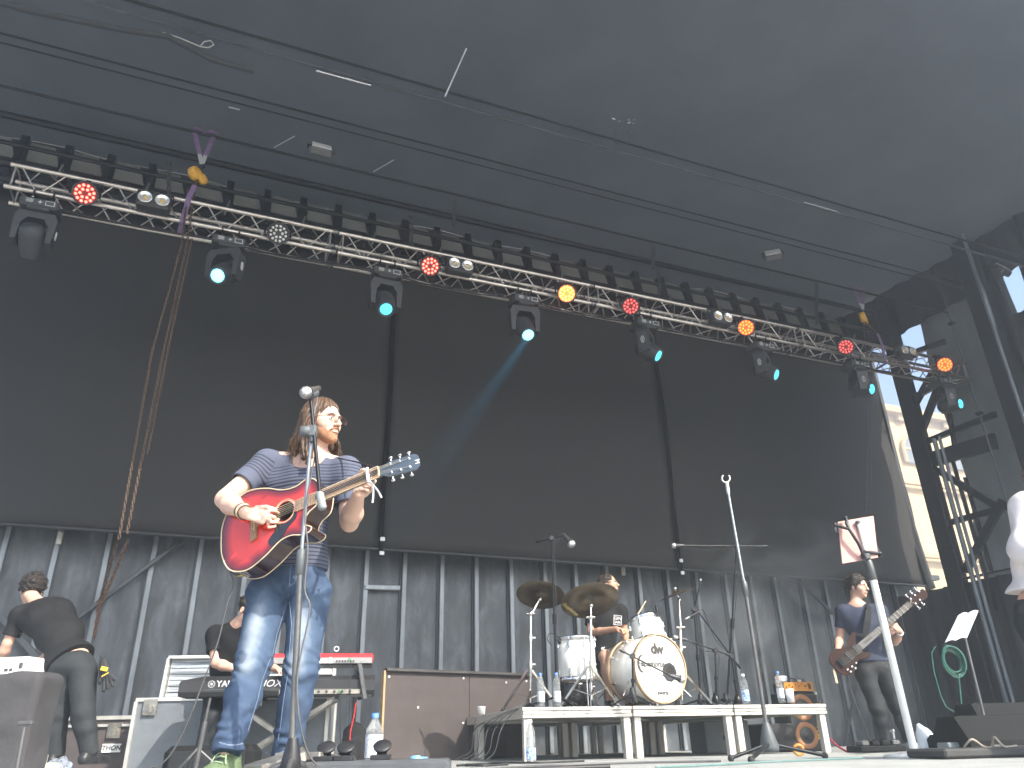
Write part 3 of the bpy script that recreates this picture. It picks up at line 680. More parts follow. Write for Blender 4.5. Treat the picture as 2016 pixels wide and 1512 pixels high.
# moving heads -------------------------------------------------
cyan = emis('lens_cyan', (.06, .48, .62), 1.0); cyan2 = emis('lens_cyan_bright', (.16, .75, .95), 1.7)
lensoff = mat('lens_dark', (.02, .02, .03), .05, var=0)
mhm = mat('lamp_housing', (.035, .036, .038), .5, var=.25, scale=12); markm = mat('print_white', (.55, .55, .53), .6, var=0)
def moving_head(u, lens_px, label, bright, pan, lens_mat):
    base = W(u, 7.72, 5.25)
    t = thing('moving_head', label, 'stage light', yawm(base, WD), 'moving heads hanging under the truss')
    M = yawm(base, WD)
    b = MB(); b.box((0, 0, .02), (.36, .26, .105), M, bev=.018); b.box((0, -.02, -.045), (.2, .2, .03), M, bev=.01); b.build('base', mhm, t)
    b = MB(); b.box((.10, -.133, .022), (.085, .003, .055), M); b.box((.10, -.1352, .022), (.072, .002, .043), M, mi=1)
    b.box((.01, -.133, .022), (.035, .003, .009), M); b.box((.01, -.133, .022), (.009, .0034, .035), M)
    for i in range(4): b.box((-.085, -.133, .042 - i * .012), (.07 - .012 * (i % 2), .003, .0045), M)
    b.build('panel_print', [markm, mhm], t)
    b = MB()
    for dx in (-.09, .09):
        b.box((dx, -.02, .1), (.035, .05, .06), M, bev=.006); b.tube([M @ V(dx, -.02 + .036 * math.sin(a), .185 + .036 * math.cos(a)) for a in [i * .7 - 2.8 for i in range(9)]], .009, 6)
    b.build('clamp', blackm, t)
    # yoke and head, turned
    Y = M @ Matrix.Rotation(pan, 4, 'Z')
    b = MB()
    arc = [(-.18, -.42), (-.195, -.14), (-.16, -.062), (.16, -.062), (.195, -.14), (.18, -.42), (.13, -.42), (.125, -.22), (.075, -.14), (-.075, -.14), (-.125, -.22), (-.13, -.42)]
    YM = Y @ Matrix.Rotation(R_(90), 4, 'X'); b.prism(arc, -.075, .075, YM); b.build('yoke', mhm, t)
    hc = Y @ V(0, 0, -.35)
    if lens_px is None: d = (Y.to_3x3() @ Vector((0, .7, -.5))).normalized()
    else:
        q = D(lens_px[0], lens_px[1], 1); r = q - CO; best = None          # aim so the lens lands where it is seen
        for i in range(400):
            s_ = 3 + i * .03; p = CO + (q - CO) * s_; dd = abs((p - hc).length - .17)
            if (best is None or dd < best[0]) : best = (dd, p)
        cands = [CO + r * (3 + i * .03) for i in range(400)]; cands = [p for p in cands if abs((p - hc).length - best[0] - .17) < .03] or [best[1]]
        d = (cands[0] - hc).normalized()
    b = MB(); b.lathe([(.0, -.15), (.085, -.15), (.115, -.10), (.125, -.02), (.118, .08), (.10, .17), (.098, .19), (.085, .19), (.08, .178), (0, .178)], hc, d, 20); h = b.build('head', mhm, t)
    b = MB(); b.lathe([(.073, .179), (.071, .186), (.05, .192), (0, .194)], hc, d, 20); b.build('lens', lens_mat, h)
    b = MB()
    for k in range(4): b.lathe([(.128 - .012 * k, -.06 - .02 * k), (.133 - .012 * k, -.055 - .02 * k), (.128 - .012 * k, -.05 - .02 * k)], hc, d, 20)
    b.build('cooling_fin', mhm, h)
    b = MB(); EM = Y @ Matrix.Translation((-.197 if pan > .2 else .197, -.0, -.27)) @ Matrix.Rotation(R_(90), 4, 'Z')
    b.tube([EM @ V(.022 * math.cos(a), 0, .05 * math.sin(a)) for a in [i * math.pi / 8 for i in range(17)]], .004, 5)
    for i in range(5): b.box((0, 0, -.03 + i * .015), (.014, .006, .007), EM)
    b.build('badge', markm, t)
    if u == 3.4: HEADS['beam'] = (t, hc + d * .21)
    if u == 8.95: HEADS['side'] = (t, hc + d * .21)
    return t
HEADS = {}
for u, px, lab, br, pan in (
    (-2.05, None, 'unlit moving head at the left end of the truss, turned away', 0, 0.0),
    (-.2, (427, 543), 'moving head with bright cyan lens beside the rusty chains', 1, -.5),
    (1.6, (760, 608), 'moving head with dim teal lens straight above the left screen seam', 0, .05),
    (3.4, (1040, 660), 'moving head with bright cyan lens left of the brightest amber lamp', 1, -.15),
    (5.2, (1299, 702), 'moving head with cyan lens above the right screen seam', 0, .75),
    (7.15, (1530, 738), 'moving head with cyan lens under the amber lamp, facing right', 0, .6),
    (8.95, (1720, 766), 'shaded moving head with cyan lens near the sky gap', 0, 1.1),
    (10.8, (1905, 793), 'moving head with small blue lens at the right end of the truss', 0, 1.0)):
    m = lensoff if px is None else (cyan2 if br else cyan)
    moving_head(u, px, lab, br, pan, m)
# pars -------------------------------------------------
parm = mat('par_housing', (.03, .03, .032), .4, var=.2, scale=10)
reds = emis('led_red', (1, .10, .07), 3.0); redd = emis('led_red_dim', (.8, .10, .09), .8); amb = emis('led_amber', (1, .17, .04), 5); amb2 = emis('led_amber_mid', (1, .11, .015), 3)
ledoff = mat('led_off', (.62, .62, .58), .3, var=0); facer = mat('par_face_red', (.25, .01, .01), .4, var=0)
def par(px, label, led, energy=0, col=(1, .4, .1), face=None):
    q = PN(px[0], px[1], 7.52); c = W(*q)
    d = (CO + V(1.5, 0, .5) - c).normalized(); t = thing('par_lamp', label, 'stage light', frame(c, d.cross(Z_), -d), 'round LED par lamps on the truss')
    M = frame(c, d.cross(Z_) * -1, d)
    b = MB(); b.lathe([(0, -.10), (.07, -.10), (.11, -.06), (.122, 0), (.128, .045), (.122, .05), (.112, .048), (.108, .03), (0, .03)], c, d, 24); h = b.build('housing', parm, t)
    if face: b = MB(); b.lathe([(.107, .033), (0, .033)], c, d, 24); b.build('face', face, h)
    b = MB()
    for n_, r in ((12, .085), (6, .045)):
        for k in range(n_):
            a = 2 * math.pi * k / n_ + r * 5; o = M @ V(r * math.cos(a), r * math.sin(a), .032); b.lathe([(.0155, 0), (.013, .006), (.006, .009), (0, .01)], o, d, 10)
    b.build('led_array', led, h)
    u = W(q.x, q.y, q.z); b = MB(); Y = yawm(c + WN * .03, WD)
    b.tube([Y @ V(-.14, 0, 0), Y @ V(-.14, .02, .15), Y @ V(.14, .02, .15), Y @ V(.14, 0, 0)], .012, 6); b.box((0, .02, .155), (.3, .09, .012), Y); b.build('bracket', blackm, t)
    b = MB(); b.box((0, .05, .18), (.05, .1, .05), Y, bev=.008); b.build('clamp', blackm, t)
    if energy:
        ld = bpy.data.lights.new('par_light', 'SPOT'); ld.energy = energy; ld.color = col; ld.spot_size = R_(26); ld.spot_blend = .6; ld.shadow_soft_size = .09
        lo = bpy.data.objects.new('par_light', ld); COL.objects.link(lo); lo.parent = t; WM[lo] = WM[t]
        lo.matrix_world = frame(c + d * .07, d.cross(Z_), -d)
    return t
par((166, 381), 'par lamp with bright red LEDs near the left end of the truss', reds, face=facer)
par((547, 460), 'unlit par lamp with white LED dots left of centre', ledoff)
par((846, 524), 'par lamp with red LEDs beside a twin blinder, centre of truss', reds, face=facer)
ambf = emis('par_face_lit', (1, .13, .02), 1.6); ambf2 = emis('par_face_glow', (1, .1, .02), .4)
par((1115, 578), 'brightest amber glowing par lamp in the middle of the truss', amb, face=ambf)
par((1241, 603), 'dim red par lamp right of the brightest amber lamp', redd, face=facer)
par((1468, 645), 'amber par lamp beside a twin blinder on the right half', amb2, face=ambf2)
par((1665, 683), 'dim red par lamp left of the right yellow hoist', redd, face=facer)
par((1860, 718), 'amber par lamp at the right end of the truss', amb2, face=ambf2)
# twin blinders -------------------------------------------------
refl = mat('reflector', (.72, .71, .66), .25, .6, var=.05); bulb = mat('bulb_amber', (.6, .38, .08), .3, var=.05)
def blinder(px, label):
    q = PN(px[0], px[1], 7.55); c = W(*q); Y = yawm(c, WD)
    t = thing('blinder_lamp', label, 'stage light', Y, 'twin blinder lamps on the truss')
    b = MB(); b.box((0, .02, 0), (.34, .14, .19), Y, bev=.02); h = b.build('housing', parm, t)
    for dx in (-.085, .085):
        o = Y @ V(dx, -.053, 0); d = -WN
        b = MB(); b.lathe([(.068, 0), (.074, .004), (.072, .012), (.064, .012), (.045, -.0), (.02, .004), (0, .004)], o, d, 22); b.build('reflector', refl, h)
        b = MB(); b.lathe([(.018, .004), (.018, .014), (.01, .02), (0, .021)], o + V(0, 0, -.012), d, 12); b.build('bulb', bulb, h)
    b = MB(); b.tube([Y @ V(-.18, .02, 0), Y @ V(-.18, .04, .14), Y @ V(.18, .04, .14), Y @ V(.18, .02, 0)], .01, 6); b.build('bracket', blackm, t)
for p, l_ in (((303, 397), 'twin blinder lamp left of the left hoist sling'), ((905, 525), 'twin blinder lamp right of the central red par lamp'),
              ((1419, 627), 'twin blinder lamp left of an amber par lamp'), ((1784, 693), 'twin blinder lamp right of the right hoist sling')): blinder(p, l_)

# hoists with chains and purple slings ---------------------------
yel = mat('hoist_yellow', (.62, .33, .04), .45, var=.2, scale=20); rust = mat('chain_rusty', (.10, .065, .045), .7, .5, var=.4, scale=30, bump=.2); purple = mat('sling_purple', (.16, .10, .20), .7, var=.2, scale=20); chainm = mat('chain_grey', (.10, .10, .105), .5, .7, var=.3, scale=20)
def chain(pts, name, m, parent, r=.0045, link_=.034, w=.011, **kw):
    pts = [V(p) for p in pts]; seg = [(pts[i + 1] - pts[i]).length for i in range(len(pts) - 1)]; L = sum(seg); n_ = max(2, int(L / (link_ * .78))); b = MB()
    def at(s_):
        for i, g in enumerate(seg):
            if s_ <= g or i == len(seg) - 1: return pts[i].lerp(pts[i + 1], s_ / g), (pts[i + 1] - pts[i]).normalized()
            s_ -= g
    for k in range(n_):
        p, d = at(L * (k + .5) / n_); x, y = loft_frame(d); s_ = x if k % 2 else y; h = link_ / 2
        b.tube([p + d * h * .6 + s_ * w * .7, p + d * h, p + d * h * .6 - s_ * w * .7, p - d * h * .6 - s_ * w * .7, p - d * h, p - d * h * .6 + s_ * w * .7, p + d * h * .6 + s_ * w * .7], r, 4, cap=False)
    return b.build(name, m, parent, **kw)
def hoist(px, topx, botx, label, chains, lk):
    q = PN(px[0], px[1], 7.75); c = W(*q)
    t = thing('chain_hoist', label, 'hoist', yawm(c, WD), 'yellow chain hoists above the truss')
    M = yawm(c, WD)
    b = MB(); b.lathe([(0, -.045), (.07, -.045), (.085, -.03), (.085, .03), (.07, .045), (0, .045)], M @ V(-.02, 0, 0), V(.9, -.4, .1), 20)
    b.lathe([(0, -.03), (.06, -.03), (.07, 0), (.06, .03), (0, .03)], M @ V(.06, .03, -.03), V(.9, -.4, .1), 18); b.build('housing', yel, t)
    b = MB(); b.tube([M @ V(.0, .0, .08), M @ V(.02, 0, .14), M @ V(.05, 0, .16), M @ V(.06, 0, .12), M @ V(.03, 0, .10)], .011, 8); b.build('hook', blackm, t)
    top = PN(topx[0], topx[1], 7.84)
    sl = thing('lifting_sling', label.replace('yellow chain hoist', 'purple sling holding the hoist'), 'sling', W(*top), 'purple slings round the roof beam')
    for s_ in (-1, 1):
        b = MB(); A = W(top.x + s_ * .11, 7.84, 6.88); B_ = M @ V(.03, 0, .15)
        b.bar(A, A.lerp(B_, .72), .05, .008, up=WN); b.build('strap', purple, sl)
        b = MB(); b.bar(A.lerp(B_, .70), B_, .045, .012, up=WN); b.build('sleeve', mat('sleeve_grey', (.35, .35, .36), .6) if s_ < 0 and px[0] < 900 else bpy.data.materials['sleeve_grey'], sl)
    b = MB(); b.tube([W(top.x + (k - 6) * .025, 7.84 + .045 * math.cos(k * 1.0), 6.88 + .04 * abs(math.sin(k))) for k in range(13)], .02, 6); b.build('wrap', purple, sl)
    # sling round the truss
    b0 = PN(botx[0], botx[1], 7.66)
    s2 = thing('truss_sling', label.replace('yellow chain hoist', 'purple band round the truss under the hoist'), 'sling', W(b0.x, 7.7, 5.4), 'purple bands round the truss')
    b = MB(); pts = [W(b0.x + .05, 7.72, 6.0), W(b0.x + .02, 7.665, 5.78), W(b0.x, 7.665, 5.42), W(b0.x - .02, 7.85, 5.40)]
    for i in range(3): b.bar(pts[i], pts[i + 1], .055, .008, up=WD.cross(pts[i + 1] - pts[i]) if i != 2 else Z_)
    b.build('strap', purple, s2)
    b = MB(); b.cyl(pts[0], M @ V(.02, 0, -.08), .014, seg=8); b.build('load_hook', rust, s2)
    for i, (pts, m) in enumerate(chains):
        tt = chain([W(*PN(x, y, nn)) for x, y, nn in pts], 'hoist_chain', m, None, label=lk[i], cat='chain', group='chains hanging from the hoists', link_=.05 if px[0] < 900 else .06, w=.014, r=.005)
hoist((388, 343), (402, 262), (362, 420), 'yellow chain hoist above the left half of the truss',
      (([(378, 470, 7.62), (330, 690, 7.6), (290, 895, 7.6)], rust), ([(370, 370, 7.72), (358, 480, 7.55), (300, 690, 7.5), (234, 1060, 7.5)], rust), ([(385, 360, 7.76), (368, 480, 7.6), (322, 690, 7.56), (250, 1050, 7.5)], rust)),
      ('short rusty chain ending above the guitarist\'s elbow', 'rusty chain hanging down to the wall, left of the pair', 'rusty chain hanging down to the wall, right of the pair'))
hoist((1700, 625), (1690, 568), (1738, 690), 'yellow chain hoist above the right end of the truss',
      (([(1700, 640, 7.75), (1710, 720, 7.7), (1706, 1010, 7.7)], chainm), ([(1708, 640, 7.75), (1716, 720, 7.72), (1714, 1010, 7.72)], chainm)),
      ('grey hoist chain ending behind the pink tablet, left of the pair', 'grey hoist chain ending behind the pink tablet, right of the pair'))
for i, (x, y0, y1, nn, lab) in enumerate(((330, 315, 385, 8.3, 'short grey chain hanging left of the left hoist'), (808, 423, 485, 8.5, 'short grey chain hanging in front of the roof plates, centre left'), (892, 392, 446, 8.0, 'short grey chain hanging free below the roof, centre'),
                                     (1284, 482, 530, 8.2, 'upper short grey chain right of the bright lamp'), (1296, 532, 588, 8.3, 'lower short grey chain touching the truss right of the bright lamp'), (1606, 556, 640, 8.3, 'short grey chain hanging near the right hoist'))):
    A = W(*PN(x, y0, nn)); B_ = W(*PN(x + 1, y1, nn))
    for k, s_ in enumerate((0,)):
        chain([A, B_, B_ + V(.02, 0, .01), A + V(.03, .01, -.02)], 'roof_chain', chainm, None, label=lab, cat='chain', group='short chains under the roof', link_=.05, w=.016, r=.007)
# rusty chain tied to the wall brace at the lower left
chain([W(*PN(x, y, 9.8)) for x, y in ((232, 1062), (215, 1120), (196, 1186))], 'wall_chain', rust, None, label='rusty chain pair slanting down to the wall brace, upper length', cat='chain', group='chains on the wall brace', link_=.06, w=.02, r=.009)
chain([W(*PN(x, y, 9.75)) for x, y in ((252, 1062), (225, 1130), (200, 1186), (192, 1200), (196, 1186), (186, 1255))], 'wall_chain', mat('chain_orange_rust', (.13, .07, .04), .8, .3, var=.4, scale=30), None, label='orange rusty chain knotted on the wall brace and hanging below it', cat='chain', group='chains on the wall brace', link_=.06, w=.02, r=.009)
# ------------------------------------------------------------------ standing guitarist
skinA = skin('skin_fair', (.62, .40, .30)); skinB = skin('skin_tan', (.46, .26, .17)); skinC = skin('skin_warm', (.55, .33, .24))
def q3(x, y, d): return D(x, y, d)
J = dict(neck=q3(618, 893, 3.66), pel=q3(570, 1135, 3.68), shR=q3(527, 912, 3.68), shL=q3(682, 925, 3.62), elR=q3(440, 984, 3.52), wrR=q3(484, 1010, 3.325),
         elL=q3(688, 1030, 3.56), wrL=q3(706, 972, 3.36), hipR=q3(530, 1165, 3.68), hipL=q3(610, 1165, 3.68), knR=q3(497, 1312, 3.55), knL=q3(592, 1318, 3.62),
         anR=q3(447, 1475, 3.42), anL=q3(562, 1490, 3.66))
per = thing('person', 'bearded man with long brown hair, glasses, striped shirt and blue jeans, playing acoustic guitar', 'person', V((J['anR'] + J['anL']) / 2 * 1.0).xyz * 1.0)
floorz = .0
# head frame: face turned to image right, head slightly tilted
hc = q3(634, 833, 3.63)
fdir = V(math.sin(R_(60)), -math.cos(R_(60)), -.04).normalized(); hup = V(-.10, -.02, 1).normalized()
hx = fdir.cross(hup).normalized(); hup = hx.cross(fdir).normalized()
HM = Matrix(((hx.x, fdir.x, hup.x, hc.x), (hx.y, fdir.y, hup.y, hc.y), (hx.z, fdir.z, hup.z, hc.z), (0, 0, 0, 1)))
HS = 1.03
S = SDF(V(min(J['elR'].x, J['anR'].x) - .12, 3.15, J['anR'].z - .03), V(J['wrL'].x + .14, 3.92, hc.z + .18), .0047)
head_sdf(S, HM, s=HS)
S.cone(V3(HM, (0, -.025, -.06)), J['neck'] + V(0, .01, -.03), .056, .060, .03); S.cone(J['neck'] + V(0, 0.01, -.03), J['shR'], .05, .05, .05); S.cone(J['neck'] + V(0, .01, -.03), J['shL'], .05, .05, .05)
add_torso(S, J, -.008); add_arm(S, J['shR'], J['elR'], J['wrR'], ra=(.055, .044, .047, .028)); add_arm(S, J['shL'], J['elL'], J['wrL'], ra=(.055, .046, .048, .028))
add_leg(S, J['hipR'], J['knR'], J['anR'], -.01); add_leg(S, J['hipL'], J['knL'], J['anL'], -.01)
# strumming hand (fingers pointing right over the sound hole)
wd_ = (q3(520, 1018, 3.335) - J['wrR']).normalized(); pn = V(.1, .9, -.45)     # palm faces the guitar
sdv = wd_.cross(pn)
def fp(*pts): return [q3(*p) for p in pts]
hand_sdf(S, J['wrR'], wd_, pn, [fp((530, 1004, 3.33), (541, 1006, 3.34), (548, 1010, 3.36)), fp((532, 1015, 3.325), (541, 1019, 3.335), (539, 1027, 3.355)), fp((534, 1028, 3.325), (544, 1028, 3.34), (548, 1022, 3.36)), fp((529, 1038, 3.335), (540, 1037, 3.345), (546, 1031, 3.36))],
         side=-1, thumb=fp((506, 1000, 3.345), (524, 998, 3.34), (542, 1003, 3.35)))
# fretting hand: fingers curl over the neck from below-front
wl = J['wrL']; d2 = (q3(716, 950, 3.33) - wl).normalized()
for i, (a, b_, c, e_) in enumerate((((728, 952, 3.40), (737, 938, 3.355), (722, 934, 3.335), (712, 940, 3.335)), ((730, 958, 3.39), (738, 947, 3.345), (722, 943, 3.325), (709, 948, 3.33)),
                                    ((727, 966, 3.385), (734, 957, 3.34), (719, 952, 3.32), (706, 956, 3.325)), ((720, 973, 3.38), (724, 966, 3.34), (711, 962, 3.325), (702, 966, 3.33)))):
    pts = fp(a, b_, c, e_); r = .0098 - .0006 * i
    S.cone(wl.lerp(pts[0], .25), pts[0], .017, .013, .008)
    S.cone(pts[0], pts[1], r * 1.1, r, .004); S.cone(pts[1], pts[2], r, r * .95, .001); S.cone(pts[2], pts[3], r * .95, r * .85, .001)
pts = fp((708, 955, 3.41), (708, 940, 3.42), (712, 928, 3.39), (716, 925, 3.375)); S.cone(wl, pts[0], .018, .014, .01); S.cone(pts[0], pts[1], .0135, .012, .005); S.cone(pts[1], pts[2], .012, .0115, .003); S.cone(pts[2], pts[3], .0115, .010, .002)
S.build('body', skinA, per)
eyes(HM, per, HS)
# hair: shoulder length, parted, swept back from the face
hairm = mat('hair_brown', (.050, .028, .017), .5, var=.45, scale=60, stretch=(1, 1, .08), bump=.5, spec=.4, detail=3, col2=(.11, .065, .038))
Hs = SDF(hc - V(.24, .24, .30), hc + V(.24, .24, .18), .0045); h3 = HM.to_3x3(); f = lambda *p: V3(HM, Vector(p) * HS)
Hs.ell(f(0, -.018, .050), (.085, .106, .088), h3, 0)
Hs.ell(f(0, .075, -.03), (.066, .085, .088), h3, .012, 'sub')
Hs.ell(f(.0, .098, .04), (.040, .05, .036), h3, .012, 'sub')
for x, y0, y1, dx, z1, r in ((-.078, -.02, -.03, -.03, -.17, .032), (-.07, -.05, -.07, -.07, -.165, .04), (-.05, -.075, -.085, -.05, -.15, .045), (0, -.085, -.09, 0, -.14, .045), (.05, -.07, -.075, .02, -.16, .042), (.076, -.03, -.01, .035, -.20, .034), (.076, -.005, .03, .045, -.235, .026)):
    Hs.cone(f(x, y0, .03), f(x + dx * .3, y1, -.09), .03, r, .02); Hs.cone(f(x + dx * .3, y1, -.09), f(x + dx, y1 + (.02 if x > .06 else -.02), z1), r, r * .55, .02)
Hs.ell(f(-.10, .025, -.02), (.022, .026, .05), h3, .01, 'sub')
Rh = np.array(h3)
def strand(X, Y, Zz):
    px, py, pz = X - hc.x, Y - hc.y, Zz - hc.z; lx = px * Rh[0, 0] + py * Rh[1, 0] + pz * Rh[2, 0]; ly = px * Rh[0, 1] + py * Rh[1, 1] + pz * Rh[2, 1]; lz = px * Rh[0, 2] + py * Rh[1, 2] + pz * Rh[2, 2]
    an = np.arctan2(lx, ly + .0 * lz); return .0032 * np.sin(an * 26 + 8 * np.sin(lz * 14) + 3 * np.sin(an * 5)) + .0016 * np.sin(an * 61 + lz * 40)
Hs.warp(strand); Hs.build('hair', hairm, per, smooth_it=0)
# loose strands along the hair for a soft edge
rg = random.Random(4); b = MB()
for i in range(260):
    a = rg.uniform(1.2, 5.2); x = math.sin(a) * .088; y = -.018 + math.cos(a) * .10
    if y > .03: continue
    z0 = rg.uniform(.0, .09); k = math.sqrt(max(.05, 1 - (max(0, z0 - .04) / .09) ** 2)); L = rg.uniform(.16, .25); pts = []
    for t in range(7):
        tt = t / 6; z = z0 - L * tt; w = 1 + (.45 if z < -.08 else .12) * tt * rg.uniform(.7, 1.3)
        pts.append(f(x * k * w + .004 * math.sin(6 * tt + i), y * k * w + .004 * math.cos(5 * tt + i), max(z, -.24)))
    b.tube(pts, [.0022, .0024, .0022, .002, .0016, .0012, .0006], 4, cap=False)
b.build('loose_hair', hairm, per)
# beard and moustache
bm_ = mat('beard_ginger', (.30, .14, .07), .75, var=.4, scale=90, bump=.6, bscale=200, col2=(.42, .22, .12))
B = SDF(hc - V(.14, .14, .16), hc + V(.14, .14, .02), .0035); g_ = .004
for c, r, k in (((0, .034, -.066), (.051, .055, .044), 0), ((0, .072, -.096), (.026, .025, .022), .02), ((-.045, .03, -.045), (.018, .03, .03), .02), ((.045, .03, -.045), (.018, .03, .03), .02)):
    B.ell(f(*c), tuple(v * HS + g_ * .5 for v in r), h3, k)
for x in (-1, 1): B.cone(f(x * .003, .106, -.043), f(x * .027, .092, -.054), .006, .0045, .008)
B.ell(f(0, .105, -.057), (.016, .02, .0035), h3, .003, 'sub'); B.ell(f(0, .075, -.018), (.075, .09, .022), h3, .01, 'sub'); B.ell(f(0, -.02, -.03), (.07, .062, .08), h3, .008, 'sub')
B.warp(lambda X, Y, Z1: .0012 * np.sin(X * 900 + Y * 500) * np.sin(Z1 * 800 + X * 300)); B.build('beard', bm_, per)
# brows, glasses, in-ear
b = MB()
for x in (-1, 1): b.tube([f(x * .014, .1, .019), f(x * .03, .098, .025), f(x * .047, .085, .02)], [.0035, .004, .002], 6)
b.build('eyebrows', hairm, per)
gl = mat('glasses_frame', (.12, .06, .04), .3, .4, var=.1); lensg = mat('glasses_lens', (.9, .9, .9), .02, var=0, trans=1, alpha=.25)
b = MB()
for x in (-1, 1):
    rim = [f(x * (.033 + .025 * math.copysign(abs(math.cos(a)) ** .5, math.cos(a))), .118 - .012 * abs(math.cos(a)) * (1 if math.cos(a) * 1 > 0 else .2), -.004 + .016 * math.copysign(abs(math.sin(a)) ** .6, math.sin(a))) for a in [i * math.pi / 10 for i in range(21)]]
    b.tube(rim, .0017, 6, cap=False); b.tube([f(x * .058, .110, .006), f(x * .078, .06, .008), f(x * .083, .0, .006), f(x * .08, -.02, -.01)], .0018, 6)
b.tube([f(-.009, .119, .002), f(0, .122, .005), f(.009, .119, .002)], .0018, 6); gg = b.build('glasses', gl, per)
b = MB(); b.sph(f(-.086, .006, -.01), .008, 10, 6); b.tube([f(-.088, .006, -.012), f(-.09, -.01, -.05), f(-.08, -.04, -.12)], .0014, 5); b.build('earphone', black, per)

# T-shirt ------------------------------------------------------------
T = SDF(V(J['shR'].x - .25, 3.35, J['pel'].z - .10), V(J['shL'].x + .18, 3.92, J['neck'].z + .12), .005)
J2 = dict(J); add_torso(T, J2, .008, belly=.0, k=.06)
hem = q3(570, 1113, 3.60)
rt, fr, up = torso_axes(J); T.ell(J['pel'].lerp(J['neck'], .15), (.165, .118, .17), rotm(rt, fr, up), .05)
eR = J['shR'].lerp(J['elR'], .60); eL = J['shL'].lerp(J['elL'], .68)
sleeves(T, ((J['shR'], eR), (J['shL'], eL)), .068, .066, .052, .058)
T.warp(folds(3, .0032, 20, (.2, 0, .9)))
T.plane(V(0, 0, hem.z - .01), -Z_ + .0 * rt)
nkp = J['neck'] + fr * .06
T.cone(J['neck'] + V(0, 0, .14) - fr * .01, J['neck'] + fr * .07 - V(0, 0, .03), .10, .088, .006, 'sub', flat=(fr, .75))
stripe = mat('striped_jersey', (.1, .12, .2), .85, var=0, spec=.2); n = stripe.node_tree.nodes; l = stripe.node_tree.links; bs = n['Principled BSDF']
at = n.new('ShaderNodeAttribute'); at.attribute_name = 'stripe'; cr = n.new('ShaderNodeValToRGB'); cr.color_ramp.interpolation = 'LINEAR'
a2 = n.new('ShaderNodeAttribute'); a2.attribute_name = 'duty'
mm = n.new('ShaderNodeMath'); mm.operation = 'FRACT'; l.new(at.outputs['Fac'], mm.inputs[0]); m2 = n.new('ShaderNodeMath'); m2.operation = 'SUBTRACT'; m2.inputs[1].default_value = .5; l.new(mm.outputs[0], m2.inputs[0])
m3 = n.new('ShaderNodeMath'); m3.operation = 'ABSOLUTE'; l.new(m2.outputs[0], m3.inputs[0]); m4 = n.new('ShaderNodeMath'); m4.operation = 'SUBTRACT'; l.new(a2.outputs['Fac'], m4.inputs[0]); l.new(m3.outputs[0], m4.inputs[1])
mr = n.new('ShaderNodeMapRange'); mr.inputs[1].default_value = -.02; mr.inputs[2].default_value = .02; l.new(m4.outputs[0], mr.inputs[0])
mixc = n.new('ShaderNodeMix'); mixc.data_type = 'RGBA'; mixc.inputs[6].default_value = (.082, .092, .128, 1); mixc.inputs[7].default_value = (.026, .029, .043, 1); l.new(mr.outputs[0], mixc.inputs[0]); l.new(mixc.outputs[2], bs.inputs['Base Color'])
shR, elR, shL, elL = [np.array(J[k_]) for k_ in ('shR', 'elR', 'shL', 'elL')]; nkz = J['neck'].z; pz = J['pel'].z
def sleeve_t(P):
    r = np.full(len(P), -1.0)
    for a, e_ in ((shR, elR), (shL, elL)):
        dv = e_ - a; t = (P - a) @ dv / (dv @ dv); dist = np.linalg.norm(P - a - t[:, None] * dv, axis=1); out = (t > .08) & (dist < .085) & (((P - a)[:, 0] * np.sign(dv[0] + (1e-3 if a is shR else 0)) > -.03) | (t > .3))
        if a is shR: out = (t > .05) & (dist < .09)
        else: out = (t > .22) & (dist < .08) & (P[:, 0] > a[0] - .01)
        r = np.where(out, t, r)
    return r
def st_fn(P): t = sleeve_t(P); z = P[:, 2]; wv = .006 * np.sin(P[:, 0] * 9 + z * 6); return np.where(t >= 0, t * 17, (z + wv) * 56)
def du_fn(P):
    t = sleeve_t(P); z = (P[:, 2] - pz) / (nkz - pz); du = np.where(z > .86, -1, np.where(z > .72, .17, np.where(z > .42, .30, np.where(z > .3, .2, np.where(z > .18, .30, .16)))))
    return np.where(t >= 0, np.where(t > .42, -1 if False else -1.0, .2), du)
T.build('shirt', stripe, per, attr={'stripe': st_fn, 'duty': du_fn})
b = MB(); ring = []
for i in range(25):
    a = 2 * math.pi * i / 24; ring.append(J['neck'] + rt * .078 * math.cos(a) + fr * (.030 + .062 * math.sin(a)) + V(0, 0, .022 - .05 * max(0, math.sin(a)) ** 1.5 + (-.004)))
